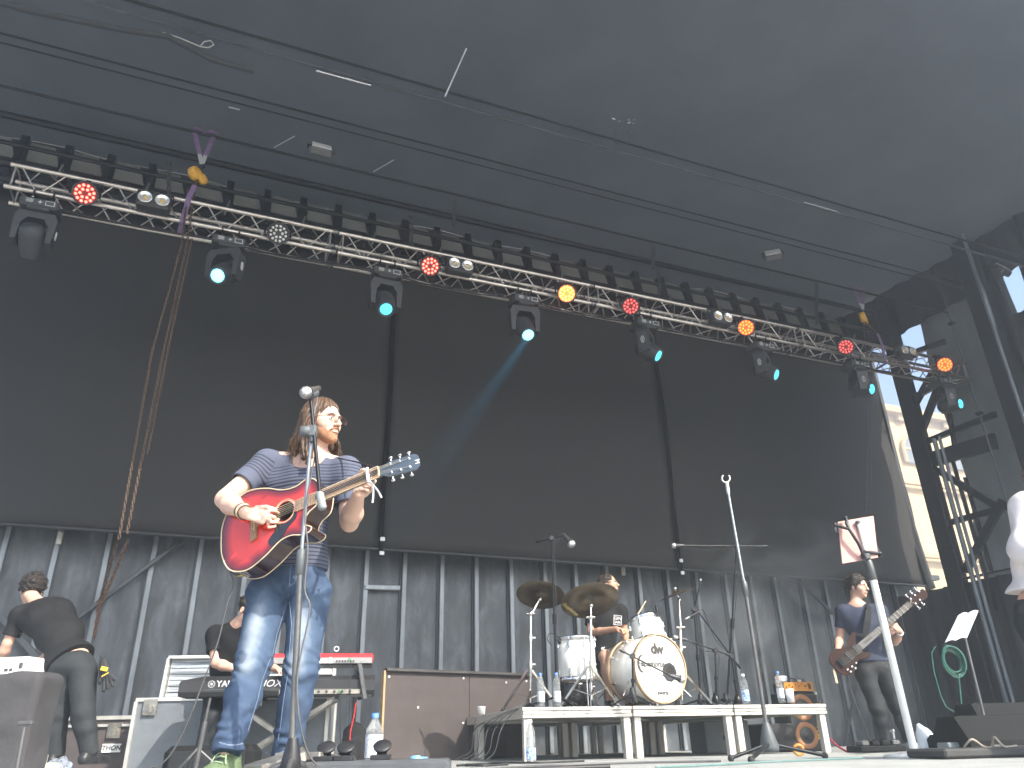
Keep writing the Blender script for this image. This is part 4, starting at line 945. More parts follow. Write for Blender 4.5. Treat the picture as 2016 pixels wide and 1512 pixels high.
# jeans --------------------------------------------------------------
Q = SDF(V(J['anR'].x - .14, 3.2, J['anR'].z - .04), V(J['hipL'].x + .22, 3.9, J['pel'].z + .14), .0047)
rtH = (J['hipL'] - J['hipR']).normalized()
Q.ell(J['pel'] + V(0, 0, .0), (.172, .118, .125), rotm(rtH, fr, up), 0)
for h_, kn, an, sg in ((J['hipR'], J['knR'], J['anR'], -1), (J['hipL'], J['knL'], J['anL'], 1)):
    Q.cone(h_, kn, .100, .074, .03); Q.cone(kn, kn.lerp(an, .4), .072, .068, .03); Q.cone(kn.lerp(an, .4), an + V(0, 0, -.0), .068, .060, .03)
def jf(X, Y, Zz):
    r = 0
    for kn in (J['knR'], J['knL']):
        w = np.exp(-((Zz - kn.z) / .07) ** 2) * (np.abs(X - kn.x) < .13); r = r + w * .0038 * np.sin((Zz - kn.z) * 120 + (X - kn.x) * 60 + 2.5 * np.sin(X * 33 + Zz * 21) + 1.5 * np.sin(Y * 45))
    for an in (J['anR'], J['anL']):
        w = np.exp(-((Zz - an.z - .06) / .07) ** 2) * (np.abs(X - an.x) < .12); r = r + w * .0055 * np.sin((Zz - an.z) * 100 - (X - an.x) * 55 + 2.2 * np.sin(X * 37 + Zz * 30 + 1))
    c = J['pel']; w = np.exp(-((Zz - c.z + .10) / .06) ** 2); r = r + w * .005 * np.sin((Zz - c.z) * 80 - np.abs(X - c.x) * 75)
    return r
Q.warp(jf); Q.warp(folds(8, .0034, 22))
Q.plane(V(0, 0, J['pel'].z + .055), Z_)
for an, kn in ((J['anR'], J['knR']), (J['anL'], J['knL'])): Q.plane(an + (an - kn).normalized() * .02, (an - kn), within=(an, .12))
den = mat('blue_denim', (.07, .13, .27), .85, var=0, spec=.2); n = den.node_tree.nodes; l = den.node_tree.links; bs = n['Principled BSDF']
at = n.new('ShaderNodeAttribute'); at.attribute_name = 'wear'; tc = n.new('ShaderNodeTexCoord'); nz = n.new('ShaderNodeTexNoise'); nz.inputs['Scale'].default_value = 22; nz.inputs['Detail'].default_value = 6; l.new(tc.outputs['Object'], nz.inputs[0])
ma = n.new('ShaderNodeMath'); ma.operation = 'MULTIPLY_ADD'; ma.inputs[1].default_value = .45; l.new(nz.outputs[0], ma.inputs[0]); l.new(at.outputs['Fac'], ma.inputs[2])
cr = n.new('ShaderNodeValToRGB'); cr.color_ramp.elements[0].position = .1; cr.color_ramp.elements[0].color = (.025, .042, .085, 1); cr.color_ramp.elements[1].position = 1.1 if False else 1.0; cr.color_ramp.elements[1].color = (.27, .31, .36, 1)
e_ = cr.color_ramp.elements.new(.5); e_.color = (.066, .098, .150, 1); l.new(ma.outputs[0], cr.inputs[0]); l.new(cr.outputs[0], bs.inputs['Base Color'])
nb = n.new('ShaderNodeTexNoise'); nb.inputs['Scale'].default_value = 400; l.new(tc.outputs['Object'], nb.inputs[0]); bp = n.new('ShaderNodeBump'); bp.inputs['Strength'].default_value = .2; bp.inputs['Distance'].default_value = .002; l.new(nb.outputs[0], bp.inputs['Height']); l.new(bp.outputs[0], bs.inputs['Normal'])
def wear(P):
    r = np.zeros(len(P))
    for h_, kn, an in ((J['hipR'], J['knR'], J['anR']), (J['hipL'], J['knL'], J['anL'])):
        c = np.array(h_.lerp(kn, .55)) + np.array([0, -.06, 0]); r += .62 * np.exp(-(((P[:, 0] - c[0]) / .05) ** 2 + ((P[:, 2] - c[2]) / .17) ** 2)) * (P[:, 1] < c[1] + .07)
        c = np.array(kn) + np.array([0, -.05, 0]); r += .30 * np.exp(-(((P[:, 0] - c[0]) / .05) ** 2 + ((P[:, 2] - c[2]) / .05) ** 2))
    return r + .04
Q.build('jeans', den, per, attr={'wear': wear})
b = MB()                                                        # seams, fly, hems
thr = mat('denim_seam', (.16, .21, .29), .8, var=.2, scale=60); pf = lambda x, y, d=3.555: q3(x, y, d)
def surf_line(pts, r, q=Q, off=.002):
    """lay a line on the front of a solid: march each pixel ray until it meets the surface"""
    out = []
    for (x, y) in pts:
        rr = ray(x, y); hit = None
        for i in range(900):
            d = 3.25 + i * .0015; p = CO + rr * (d / rr.y); g = [int(round((p[k_] - float(q.lo[k_])) / q.h)) for k_ in range(3)]
            if all(0 <= g[k_] < q.D.shape[k_] for k_ in range(3)) and q.D[g[0], g[1], g[2]] < q.h * .3: hit = p; break
        if hit: out.append(hit - rr.normalized() * off)
    return out
def lay(pts, r):
    o = surf_line(pts, r)
    if len(o) > 1: b.tube(o, r, 5)
lay([(573, 1112), (571, 1130), (570, 1150), (567, 1175)], .0015); lay([(584, 1114), (584, 1134), (579, 1148), (570, 1153)], .0015)
lay([(617, 1112), (626, 1124), (640, 1130), (648, 1132)], .0012); lay([(500, 1128), (508, 1122), (512, 1114)], .0012)
lay([(565, 1185), (556, 1215), (545, 1250), (538, 1285), (527, 1310), (516, 1340), (508, 1375), (500, 1410), (488, 1440)], .0012); lay([(570, 1185), (574, 1230), (570, 1280), (566, 1330), (558, 1380), (552, 1430), (545, 1470)], .0012)
b.build('seams', thr, per)
b = MB(); lay([(432, 1462), (448, 1467), (464, 1467), (478, 1464)], .003); lay([(546, 1484), (558, 1480), (575, 1478), (590, 1482)], .003); b.build('hems', thr, per)
# shoes: olive ankle boots
olive = mat('olive_suede', (.10, .14, .07), .9, var=.2, scale=30, bump=.3, bscale=90); lace = mat('lace_green', (.24, .34, .20), .8, var=.1)
def boots(an, tdir, hz, lab=None):
    heel = V(an.x, an.y, 0) - tdir * .055; heel.z = hz; toe = heel + tdir * .29; S_ = shoe_sdf(.0045, heel, toe, 1.05, hi_top=.05)
    o = S_.build('boot', olive, per)
    b = MB()
    for i in range(5):
        c = heel + tdir * (.07 + .026 * i) + V(0, 0, .128 - .019 * i); sx = tdir.cross(Z_)
        b.tube([c - sx * .03, c + V(0, 0, .006), c + sx * .03 - tdir * .01], .003, 5)
    c = heel + tdir * .055 + V(0, 0, .145); sx = tdir.cross(Z_)
    for s_ in (-1, 1): b.tube([c, c + sx * .03 * s_ + tdir * .015 + V(0, 0, .012), c + sx * .045 * s_ + tdir * .03, c + sx * .02 * s_ + tdir * .02 - V(0, 0, .01), c], .0028, 5); b.tube([c, c + sx * .025 * s_ + tdir * .04 - V(0, 0, .03), c + sx * .035 * s_ + tdir * .05 - V(0, 0, .06)], .0028, 5)
    b.build('laces', lace, o)
    b = MB(); m = frame(heel + tdir * .14 + V(0, 0, .012), tdir, Z_); b.prism([(x, y) for x, y in [(.16 * math.cos(a) , .048 * math.sin(a) * (1.1 - .15 * math.cos(a))) for a in [i * math.pi / 12 for i in range(24)]]], -.012, .006, m); b.build('sole', mat('boot_sole', (.25, .2, .14), .8) if 'boot_sole' not in bpy.data.materials else bpy.data.materials['boot_sole'], o)
boots(J['anR'], V(-.25, -.97, 0).normalized(), 0.0); boots(J['anL'], V(.1, -.99, 0).normalized(), 0.0)
# bracelets on the strumming wrist
br = mat('leather_band', (.12, .07, .04), .6, var=.3, scale=40); d = (J['wrR'] - J['elR']).normalized(); x, y = loft_frame(d)
for k, (o, r, m_) in enumerate(((-.045, .005, br), (-.030, .0045, mat('cream_band', (.6, .5, .36), .7)), (-.012, .004, br))):
    c = J['wrR'] + d * o; b = MB(); b.tube([c + (x * math.cos(a) + y * math.sin(a)) * (.0345 - .1 * (o + .045) * .8) for a in [i * math.pi / 9 for i in range(19)]], r, 6, cap=False); b.build('bracelet', m_, per)
# ------------------------------------------------------------------ acoustic guitar
sad = q3(503, 1031, 3.40)
def solve_nut():
    best = None
    for i in range(200):
        d = 3.15 + i * .003; p = q3(747, 929, d); e = abs((p - sad).length - .655)
        if best is None or e < best[0]: best = (e, p, d)
    return best
_, nut, nd = solve_nut(); print('nut depth', nd, 'err', _)
gx = (nut - sad).normalized(); gz = (V(-.05, -1, .20)); gz = (gz - gx * gz.dot(gx)).normalized(); gy = gz.cross(gx)
GM = frame(sad, gx, gz)
gt = thing('acoustic_guitar', 'red sunburst acoustic cutaway guitar held by the long haired man', 'guitar', GM)
def spline(ctrl, n_=8, closed=True):
    out = []; m = len(ctrl)
    for i in range(m if closed else m - 1):
        p0, p1, p2, p3 = [Vector(ctrl[(i + k_) % m] if closed else ctrl[max(0, min(m - 1, i + k_))]) for k_ in (-1, 0, 1, 2)]
        for j in range(n_):
            t = j / n_; out.append(.5 * ((2 * p1) + (-p0 + p2) * t + (2 * p0 - 5 * p1 + 4 * p2 - p3) * t * t + (-p0 + 3 * p1 - 3 * p2 + p3) * t ** 3))
    return out
outl = spline([(-.190, -.01), (-.182, .07), (-.135, .152), (-.045, .188), (.06, .162), (.145, .118), (.22, .104), (.28, .118), (.325, .100), (.345, .06), (.348, .03), (.330, -.03), (.285, -.055), (.262, -.085), (.268, -.110), (.296, -.132), (.285, -.150), (.245, -.150), (.19, -.132), (.13, -.138), (.05, -.182), (-.045, -.212), (-.135, -.180), (-.180, -.10)], 6)
outl = [(p.x, p.y) for p in outl]
gred = bpy.data.materials.new('sunburst_red'); gred.use_nodes = True; n = gred.node_tree.nodes; l = gred.node_tree.links; bs = n['Principled BSDF']; bs.inputs['Roughness'].default_value = .12; bs.inputs['Coat Weight'].default_value = .8; bs.inputs['Coat Roughness'].default_value = .04
at = n.new('ShaderNodeAttribute'); at.attribute_name = 'edge'; cr = n.new('ShaderNodeValToRGB'); cr.color_ramp.elements[0].position = .0; cr.color_ramp.elements[0].color = (.012, .004, .004, 1); cr.color_ramp.elements[1].position = .42; cr.color_ramp.elements[1].color = (.62, .035, .02, 1)
e_ = cr.color_ramp.elements.new(.18); e_.color = (.20, .01, .01, 1); l.new(at.outputs['Fac'], cr.inputs[0]); l.new(cr.outputs[0], bs.inputs['Base Color'])
darkw = mat('dark_mahogany', (.03, .010, .008), .15, var=.3, scale=20, coat=.6); bind = mat('cream_binding', (.65, .52, .34), .4, var=.05); rosew = mat('rosewood', (.30, .17, .09), .5, var=.3, scale=40, stretch=(1, 6, 6)); tortm = mat('pickguard', (.015, .015, .017), .08, coat=.5)
steelm = mat('string_steel', (.7, .66, .58), .25, 1, var=0)
# top plate with the edge distance stored per vertex
oarr = np.array(outl)
import mathutils.geometry as mg
pin = []
for ix in range(-39, 74):
    for iy in range(-44, 43):
        x, y = ix * .005, iy * .005; c = False; j = len(outl) - 1
        for i in range(len(outl)):
            if (outl[i][1] > y) != (outl[j][1] > y) and x < (outl[j][0] - outl[i][0]) * (y - outl[i][1]) / (outl[j][1] - outl[i][1]) + outl[i][0]: c = not c
            j = i
        if c and np.min(np.hypot(oarr[:, 0] - x, oarr[:, 1] - y)) > .003: pin.append((x, y))
allp = outl + pin; hole_c, hole_r = (.160, 0), .050
res = mg.delaunay_2d_cdt([Vector(p) for p in allp], [(i, (i + 1) % len(outl)) for i in range(len(outl))], [], 1, 1e-5)
vs, fs = res[0], res[2]
fs = [f_ for f_ in fs if (Vector((sum(vs[i].x for i in f_) / len(f_), sum(vs[i].y for i in f_) / len(f_))) - Vector(hole_c)).length > hole_r - .002]
me = bpy.data.meshes.new('top'); me.from_pydata([(p.x, p.y, 0) for p in vs], [], [list(f_) for f_ in fs]); at = me.attributes.new('edge', 'FLOAT', 'POINT')
va = np.array([(p.x, p.y) for p in vs]); dist = np.array([np.min(np.hypot(oarr[:, 0] - p[0], oarr[:, 1] - p[1])) for p in va]); at.data.foreach_set('value', (dist / .15).astype(np.float32))
top = link('top', me, gred, gt, fix=False)
b = MB(); b.x = GM; n_ = len(outl); dep = .105
b.add([(p[0], p[1], -.0005) for p in outl] + [(p[0], p[1], -dep) for p in outl], [(i, (i + 1) % n_, n_ + (i + 1) % n_, n_ + i) for i in range(n_)], 0, True); b.build('side', darkw, gt)
b = MB(); b.x = GM; b.add([(p[0], p[1], -dep) for p in outl], [list(range(n_))], 0); b.build('back', darkw, gt)
b = MB(); b.x = GM; b.lathe([(.05, -.001), (.05, -.09), (0, -.09)], (hole_c[0], 0, 0), (0, 0, 1), 30); b.build('sound_hole', mat('guitar_inside', (.03, .018, .01), .9), gt)
b = MB()
for z in (.0008, -dep): b.tube([GM @ V(p[0], p[1], z) for p in outl + outl[:1]], .0028, 5, cap=False)
b.build('binding', bind, gt)
b = MB()
for r in (.0535, .060): b.tube([GM @ V(.16 + r * math.cos(a), r * math.sin(a), .0006) for a in [i * math.pi / 20 for i in range(41)]], .0022 if r < .055 else .0010, 5, cap=False)
b.build('rosette', bind, gt)
pg = spline([(.10, -.045), (.105, -.075), (.07, -.115), (.09, -.145), (.14, -.125), (.18, -.085), (.215, -.062), (.225, -.035), (.208, -.020), (.205, -.036), (.19, -.052), (.16, -.060), (.13, -.053)], 5)
b = MB(); b.x = GM; b.prism([(p.x, p.y) for p in pg], .0005, .0022); b.build('pickguard', tortm, gt)
b = MB(); b.x = GM; b.prism([(-.022, -.088), (.012, -.078), (.012, .075), (-.022, .085)], .0005, .009); b.box((0, 0, .011), (.004, .075, .005), mi=1)
for i in range(6): b.cyl((-.012, -.026 + i * .0104, .009), (-.012, -.026 + i * .0104, .013), .003, seg=8, mi=1)
b.build('bridge', [rosew, bind], gt)
# neck, frets, headstock
nz0 = .006
b = MB(); b.x = GM; b.box((.44, 0, nz0), (.43, .052, .006)); fb = b.build('fingerboard', rosew, gt)
b = MB(); b.x = GM
for s_ in (-1, 1): b.box((.44, s_ * .0265, nz0), (.43, .002, .0066))
b.build('edge_binding', bind, fb)
b = MB(); b.x = GM
for k_ in range(1, 21):
    x = .655 - .655 * (1 - 2 ** (-k_ / 12.0))
    if x > .23: b.box((x, 0, nz0 + .0035), (.0024, .052, .002))
b.build('frets', steelm, fb)
b = MB(); b.x = GM
for k_ in (3, 5, 7, 9, 12, 15):
    x = .655 - .655 * (.5 * (1 - 2 ** (-k_ / 12.0)) + .5 * (1 - 2 ** (-(k_ - 1) / 12.0))); b.box((x, 0, nz0 + .0032), (.012, .020, .0006))
b.build('inlays', mat('pearl', (.7, .68, .6), .3), fb)
b = MB(); b.x = GM; b.tube([(.33, 0, -.010), (.5, 0, -.008), (.655, 0, -.006)], [.024, .022, .021], 12); b.build('neck', darkw, gt)
b = MB(); b.x = GM; b.box((.655, 0, nz0 + .002), (.006, .046, .009)); b.build('nut', bind, gt)
HMx = GM @ Matrix.Translation((.657, 0, .003)) @ Matrix.Rotation(R_(12), 4, 'Y')
b = MB(); b.x = HMx; b.prism([(0, -.021), (.02, -.023), (.045, -.036), (.165, -.040), (.180, -.028), (.186, 0), (.180, .028), (.165, .040), (.045, .036), (.02, .023), (0, .021)], -.012, 0); b.build('headstock', mat('headstock_face', (.05, .065, .085), .12, coat=.7), gt)
for s_ in (-1, 1):
    for i in range(3):
        x = .055 + i * .042; b = MB(); b.x = HMx; b.lathe([(.006, 0), (.006, .002), (.003, .003), (.003, .012), (0, .012)], (x, s_ * .022, 0), (0, 0, 1), 10); b.cyl((x, s_ * .03, -.008), (x, s_ * .052, -.008), .0025, seg=6)
        b.sph((x, s_ * .058, -.008), (.010, .005, .008), 10, 6); b.build('tuning_peg', chrome, gt)
text('M', .03, HMx @ Matrix.Translation((.172, -.004, .001)) @ Matrix.Rotation(R_(-90), 4, 'Z'), bpy.data.materials['pearl'], gt, 'inlay_letter')
b = MB()
for i in range(6):
    y0 = -.026 + i * .0104; y1 = -.018 + i * .0072; s_ = -1 if i < 3 else 1; k_ = (i if i < 3 else 5 - i)
    b.tube([GM @ V(0, y0, .0135), GM @ V(.655, y1, .0135), HMx @ V(.055 + (2 - k_) * .042 if False else .055 + k_ * .042, s_ * .022, .006)], .0007 + .00012 * i, 4, cap=False)
b.build('strings', steelm, gt)
# capo
cp = thing('capo', 'white clip capo near the nut of the acoustic guitar', 'capo', GM @ V(.605, 0, .02))
b = MB(); b.x = GM; b.box((.607, 0, .020), (.014, .066, .010), bev=.003); b.box((.607, -.036, .005), (.014, .010, .034), bev=.003)
b.tube([(.607, -.036, -.012), (.600, -.055, -.03), (.590, -.085, -.04), (.585, -.11, -.038)], .005, 6); b.tube([(.607, -.036, -.016), (.615, -.06, -.045), (.62, -.09, -.06)], .005, 6); b.tube([(.607, -.03, -.02), (.607, .01, -.035)], .006, 6)
b.build('clamp', mat('capo_silver', (.7, .7, .72), .3, .5), cp)
# strap over the left shoulder and jack cable
st = thing('guitar_strap', 'thin dark strap cord running from the neck to the guitarist\'s shoulder', 'strap', GM @ V(.66, 0, -.02))
b = MB(); b.tube([GM @ V(.655, .02, -.012), q3(730, 918, 3.36), q3(700, 909, 3.45), q3(672, 903, 3.55), q3(655, 900, 3.62)], .0035, 6); b.build('cord', black, st)
b = MB(); b.tube([GM @ V(.655, .02, -.012), q3(728, 918, 3.365), q3(715, 915, 3.40)], .008, 6); b.build('tie', black, st)
jk = thing('guitar_cable', 'black cable from the acoustic guitar looping down to the floor on the left', 'cable', V(*GM @ V(-.16, 0, -.05)))
gp = GM @ V(-.165, -.02, -.06)
b = MB(); b.cyl(gp, gp + gx * -.02, .006); b.cyl(q3(486, 1132, 3.47), q3(466, 1133, 3.47), .006); b.build('plug', mat('brass', (.6, .45, .2), .25, 1), jk)
pts = [(468, 1133), (458, 1128), (450, 1118), (460, 1150), (447, 1190), (430, 1260), (405, 1330), (370, 1420), (340, 1480), (312, 1508), (300, 1511)]
b = MB(); cs = [q3(x, y, 3.45 - .0005 * i) for i, (x, y) in enumerate(pts)]
sp = []
for i in range(len(cs) - 1):
    p0, p1, p2, p3 = cs[max(0, i - 1)], cs[i], cs[i + 1], cs[min(len(cs) - 1, i + 2)]
    for j in range(6): t = j / 6; sp.append(.5 * ((2 * p1) + (-p0 + p2) * t + (2 * p0 - 5 * p1 + 4 * p2 - p3) * t * t + (-p0 + 3 * p1 - 3 * p2 + p3) * t ** 3))
b.tube(sp + [cs[-1]], .0035, 6); b.build('cable', mat('cable_grey', (.07, .07, .07), .5), jk)

# cyan beams: one crosses the stage, one grazes the guitarist's left side
def beam_light(key, tgt, en, size):
    hd_, lp = HEADS[key]; dv = tgt - lp
    ld = bpy.data.lights.new('beam_light', 'SPOT'); ld.energy = en; ld.color = (.05, .60, 1.0); ld.spot_size = R_(size); ld.spot_blend = .4; ld.shadow_soft_size = .04
    lo = bpy.data.objects.new('beam_light', ld); COL.objects.link(lo); lo.parent = hd_; lo.matrix_local = WM[hd_].inverted() @ frame(lp, dv.cross(Z_), -dv)
beam_light('beam', q3(640, 1222, 3.66), 500, 3.4)
# ------------------------------------------------------------------ the other people
def headframe(c, fdir, tilt=V(0, 0, 1)):
    f_ = V(fdir).normalized(); x = f_.cross(V(tilt)).normalized(); u_ = x.cross(f_).normalized()
    return Matrix(((x.x, f_.x, u_.x, c.x), (x.y, f_.y, u_.y, c.y), (x.z, f_.z, u_.z, c.z), (0, 0, 0, 1)))
def tufts(ho, m, per, n_, L, HM, seed):
    rg = random.Random(seed); vs = ho.data.vertices; b = MB(); M = WM[per]; R3 = M.to_3x3(); c = HM.translation
    for i in range(n_):
        v = vs[rg.randrange(len(vs))]; p = M @ v.co; nn = (p - c).normalized(); 
        if nn.z < -.2: continue
        t = Vector((rg.uniform(-1, 1), rg.uniform(-1, 1), rg.uniform(-.6, .6))); d = (nn + t * .8).normalized(); k_ = L * rg.uniform(.5, 1)
        b.tube([p - nn * .004, p + d * k_ * .5, p + (d + t * .6).normalized() * k_], [.0030, .0026, .0012], 4, cap=False)
    if b.v: b.build('hair_tufts', m, per)
def figure(label, J, hc, fdir, tilt, sk, shirt, pants, hair, h=.0075, s=1.0, sleeve=.6, hands=None, pantcut=1.0, shoem=None, belly=.0, hairfn=None, hem=.02, shdirs=None, seed=1, collar=.07, shirtgrow=.014, hemn=None, front=None, longs=False, tw=1.0, loose=.0, tuft=(260, .016)):
    per = thing('person', label, 'person', V(J['pel'].x, J['pel'].y, 0) if not isinstance(J.get('base'), Vector) else J['base'])
    HM = headframe(hc, fdir, tilt); pts = [v for v in J.values() if isinstance(v, Vector)] + [hc]
    lo = Vector([min(p[i] for p in pts) - .24 for i in range(3)]); hi = Vector([max(p[i] for p in pts) + .24 for i in range(3)])
    S = SDF(lo, hi, h); head_sdf(S, HM, s=s)
    rt, fr, up = torso_axes(J)
    S.cone(V3(HM, (0, -.025, -.06)), J['neck'], .054 * s, .058 * s, .03); S.cone(J['neck'], J['shR'], .045, .045, .05); S.cone(J['neck'], J['shL'], .045, .045, .05)
    add_torso(S, J, -.01, s, belly); add_arm(S, J['shR'], J['elR'], J['wrR'], 0, s); add_arm(S, J['shL'], J['elL'], J['wrL'], 0, s)
    add_leg(S, J['hipR'], J['knR'], J['anR'], -.008 if pantcut == 1 else 0, s); add_leg(S, J['hipL'], J['knL'], J['anL'], -.008 if pantcut == 1 else 0, s)
    for sd_, key in ((-1, 'R'), (1, 'L')):
        hd = (hands or {}).get(key) or ((J['wr' + key] - J['el' + key]).normalized(), fr * -1, (.5, .5, .3))
        hand_sdf(S, J['wr' + key], hd[0], hd[1], [hd[2]] * 4, s=s, side=hd[3] if len(hd) > 3 else sd_)
    S.build('body', sk, per); eyes(HM, per, s)
    # shirt
    T = SDF(lo, hi, h); g = shirtgrow; add_torso(T, J, g, s * tw, belly, k=.06, pelvis=True)
    ts = s * tw
    for sh_ in (J['shR'], J['shL']): T.cone(J['neck'] - up * .02, sh_, .052 * ts, .055 * ts, .04)
    if longs:
        for a, e_, w_ in ((J['shR'], J['elR'], J['wrR']), (J['shL'], J['elL'], J['wrL'])):
            T.cone(e_, J['pel'].lerp(J['neck'], .35), .085 * s, .12 * s, .08); T.cone(a, e_, .082 * s, .080 * s, .06); q = e_.lerp(w_, .93); T.cone(e_, q, .074 * s, .050 * s, .06)
    else: sleeves(T, [(a, a.lerp(e_, sleeve)) for a, e_ in ((J['shR'], J['elR']), (J['shL'], J['elL']))], .068 * s, .066 * s, .050 * s, .057 * s)
    T.warp(folds(seed, .0042, 20)); hn = V(hemn) if hemn else -(up)
    T.plane(J['pel'] - hn * hem * (1 if hemn is None else 1), hn)
    T.cone(J['neck'] + up * .13, J['neck'] + fr * .03 + up * .02, collar, collar * .9, .005, 'sub')
    T.build('shirt', shirt, per)
    # trousers
    Q = SDF(lo, hi, h); Q.ell(J['pel'], (.165 * s, .118 * s, .12 * s), hiprot(J['hipL'] - J['hipR'], fr), 0)
    for h_, kn, an in ((J['hipR'], J['knR'], J['anR']), (J['hipL'], J['knL'], J['anL'])):
        Q.cone(h_, kn, .10 * s + loose * .5, .072 * s + loose, .03)
        if pantcut >= 1: Q.cone(kn, kn.lerp(an, .4), .070 * s + loose, .062 * s + loose, .03); Q.cone(kn.lerp(an, .4), an, .062 * s + loose, .054 * s + loose, .03)
    Q.warp(folds(seed + 5, .004, 28, (.1, .1, .9)))
    if pantcut < 1:
        for h_, kn in ((J['hipR'], J['knR']), (J['hipL'], J['knL'])): Q.plane(h_.lerp(kn, pantcut), kn - h_, within=(h_.lerp(kn, pantcut), .2))
    else:
        for an, kn in ((J['anR'], J['knR']), (J['anL'], J['knL'])): Q.plane(an + (an - kn).normalized() * .03, an - kn, within=(an, .13))
    hu = (up + Z_ * .8).normalized(); Q.plane(J['pel'] + hu * .065, hu); Q.build('trousers', pants, per)
    for key in ('R', 'L'):
        an = J['an' + key]; d_ = (shdirs or {}).get(key, V(fr.x, fr.y, 0)).normalized(); base = an.z - .09; heel = V(an.x, an.y, base) - d_ * .05
        if 'tz' in J: heel.z = J['tz']
        shoe_sdf(h * .8, heel, heel + d_ * .28, s).build('shoe', shoem or black, per)
    # hair cap
    Hs = SDF(hc - V(.18, .18, .18), hc + V(.18, .18, .2), h * .7); h3 = HM.to_3x3(); f = lambda *p: V3(HM, Vector(p) * s)
    (hairfn or short_hair)(Hs, f, h3, s); Hs.warp(folds(seed, .0065, 75)); ho = Hs.build('hair', hair, per, smooth_it=0); tufts(ho, hair, per, tuft[0], tuft[1], HM, seed)
    b = MB()
    for x in (-1, 1): b.tube([f(x * .014, .099, .019), f(x * .03, .098, .024), f(x * .045, .086, .019)], [.003, .0035, .002], 5)
    b.build('eyebrows', hair, per)
    return per, HM, (rt, fr, up)
def short_hair(H, f, h3, s, th=.010):
    H.ell(f(0, -.018, .048), (.076 * s + th, .098 * s + th, .083 * s + th), h3, 0)
    H.ell(f(0, .075, -.025), (.075, .08, .085), h3, .01, 'sub'); H.ell(f(0, .02, -.09), (.12, .12, .085), h3, .01, 'sub')
    for x in (-1, 1): H.ell(f(x * .088, .0, -.02), (.03, .03, .045), h3, .006, 'sub')
def buzz_hair(H, f, h3, s): short_hair(H, f, h3, s, .003); H.ell(f(0, .09, .06), (.05, .05, .05), h3, .01, 'sub')
def fringe_up(H, f, h3, s):
    short_hair(H, f, h3, s, .014); H.ell(f(0, .10, .03), (.06, .05, .045), h3, .01, 'sub')
    for x in (-1, 1): H.cone(f(x * .072, .01, .03), f(x * .072, .02, -.02), .014, .010, .006)
def thick_hair(H, f, h3, s): short_hair(H, f, h3, s, .024)
navy = mat('navy_jersey', (.036, .043, .068), .85, var=.12, scale=12, bump=.1, bscale=60, spec=.2); blk = mat('black_jersey', (.012, .012, .013), .8, var=.2, scale=12, bump=.1, bscale=60, spec=.25)
gden = mat('charcoal_denim', (.015, .0165, .019), .8, var=.3, scale=14, bump=.15, bscale=80); bden = mat('black_denim', (.017, .020, .023), .8, var=.35, scale=10, bump=.2, bscale=60)
dhair = mat('hair_dark', (.022, .016, .012), .6, var=.4, scale=60, bump=.5, bscale=140); bhair = mat('hair_cropped', (.045, .032, .025), .8, var=.3, scale=90, bump=.4, bscale=200)
rhair = mat('hair_auburn', (.11, .045, .025), .5, var=.3, scale=60, stretch=(1, 1, .1), bump=.4); wshirt = mat('white_cotton', (.72, .66, .64), .8, var=.06, scale=6, bump=.1, bscale=30)

# bass player ---------------------------------------------------------
d0 = 8.25; g = lambda x, y, d=0: D(x, y, d0 + d)
JB = dict(neck=g(1686, 1192), pel=g(1718, 1310, .02), shR=g(1660, 1204, .02), shL=g(1732, 1202, -.02), elR=g(1653, 1258, .10), wrR=g(1649, 1278, -.10), elL=g(1762, 1264, -.05), wrL=g(1772, 1243, -.24),
          hipR=g(1702, 1322, .0), hipL=g(1738, 1322, .02), knR=g(1727, 1394, -.06), knL=g(1765, 1391, .04), anR=g(1745, 1462, 0), anL=g(1790, 1458, .10))
lk = V(.62, -.78, -.12)
bp_, HMb, axb = figure('man in navy t-shirt and charcoal jeans playing a brown bass', JB, g(1688, 1156, -.02), lk, V(-.05, 0, 1), skinC, navy, gden, dhair, h=.007, s=.99, hairfn=fringe_up,
    hands=dict(R=((g(1662, 1288, -.22) - JB['wrR']).normalized(), V(.1, .95, -.2), (.5, .6, .3), -1), L=((g(1757, 1226, -.30) - JB['wrL']).normalized(), V(-.5, .8, .2), (.9, 1.1, .7), 1)), hem=.03, seed=4,
    shoem=mat('grey_trainers', (.35, .42, .5), .7), hemn=(0, 0, -1))
b = MB(); c = JB['wrL'] + (JB['elL'] - JB['wrL']).normalized() * .02; x, y = loft_frame(JB['wrL'] - JB['elL']); b.tube([c + (x * math.cos(a) + y * math.sin(a)) * .032 for a in [i * math.pi / 8 for i in range(17)]], .007, 6, cap=False); b.build('wristband', white, bp_)
# bass guitar
br_ = g(1657, 1304, -.26); nu = g(1790, 1190, -.33); bx = (nu - br_).normalized(); bz = V(-.2, -1, .05); bz = (bz - bx * bz.dot(bx)).normalized(); by = bz.cross(bx)
BM = frame(br_, bx, bz); LS = (nu - br_).length
bg_ = thing('bass_guitar', 'dark brown five string bass guitar held by the man in navy', 'guitar', BM)
brown = mat('bass_walnut', (.030, .011, .007), .55, var=.5, scale=14, stretch=(1, 5, 1), spec=.2)
bo = spline([(-.09, 0), (-.08, .10), (-.02, .165), (.07, .165), (.14, .115), (.20, .11), (.27, .15), (.36, .185), (.385, .155), (.33, .10), (.285, .04), (.29, -.035), (.31, -.09), (.345, -.135), (.32, -.165), (.26, -.145), (.20, -.11), (.13, -.125), (.05, -.18), (-.03, -.165), (-.085, -.09)], 5)
b = MB(); b.x = BM; b.prism([(p.x * .84 - .01, p.y * .74) for p in bo], -.045, 0, smooth=True); b.build('body', brown, bg_)
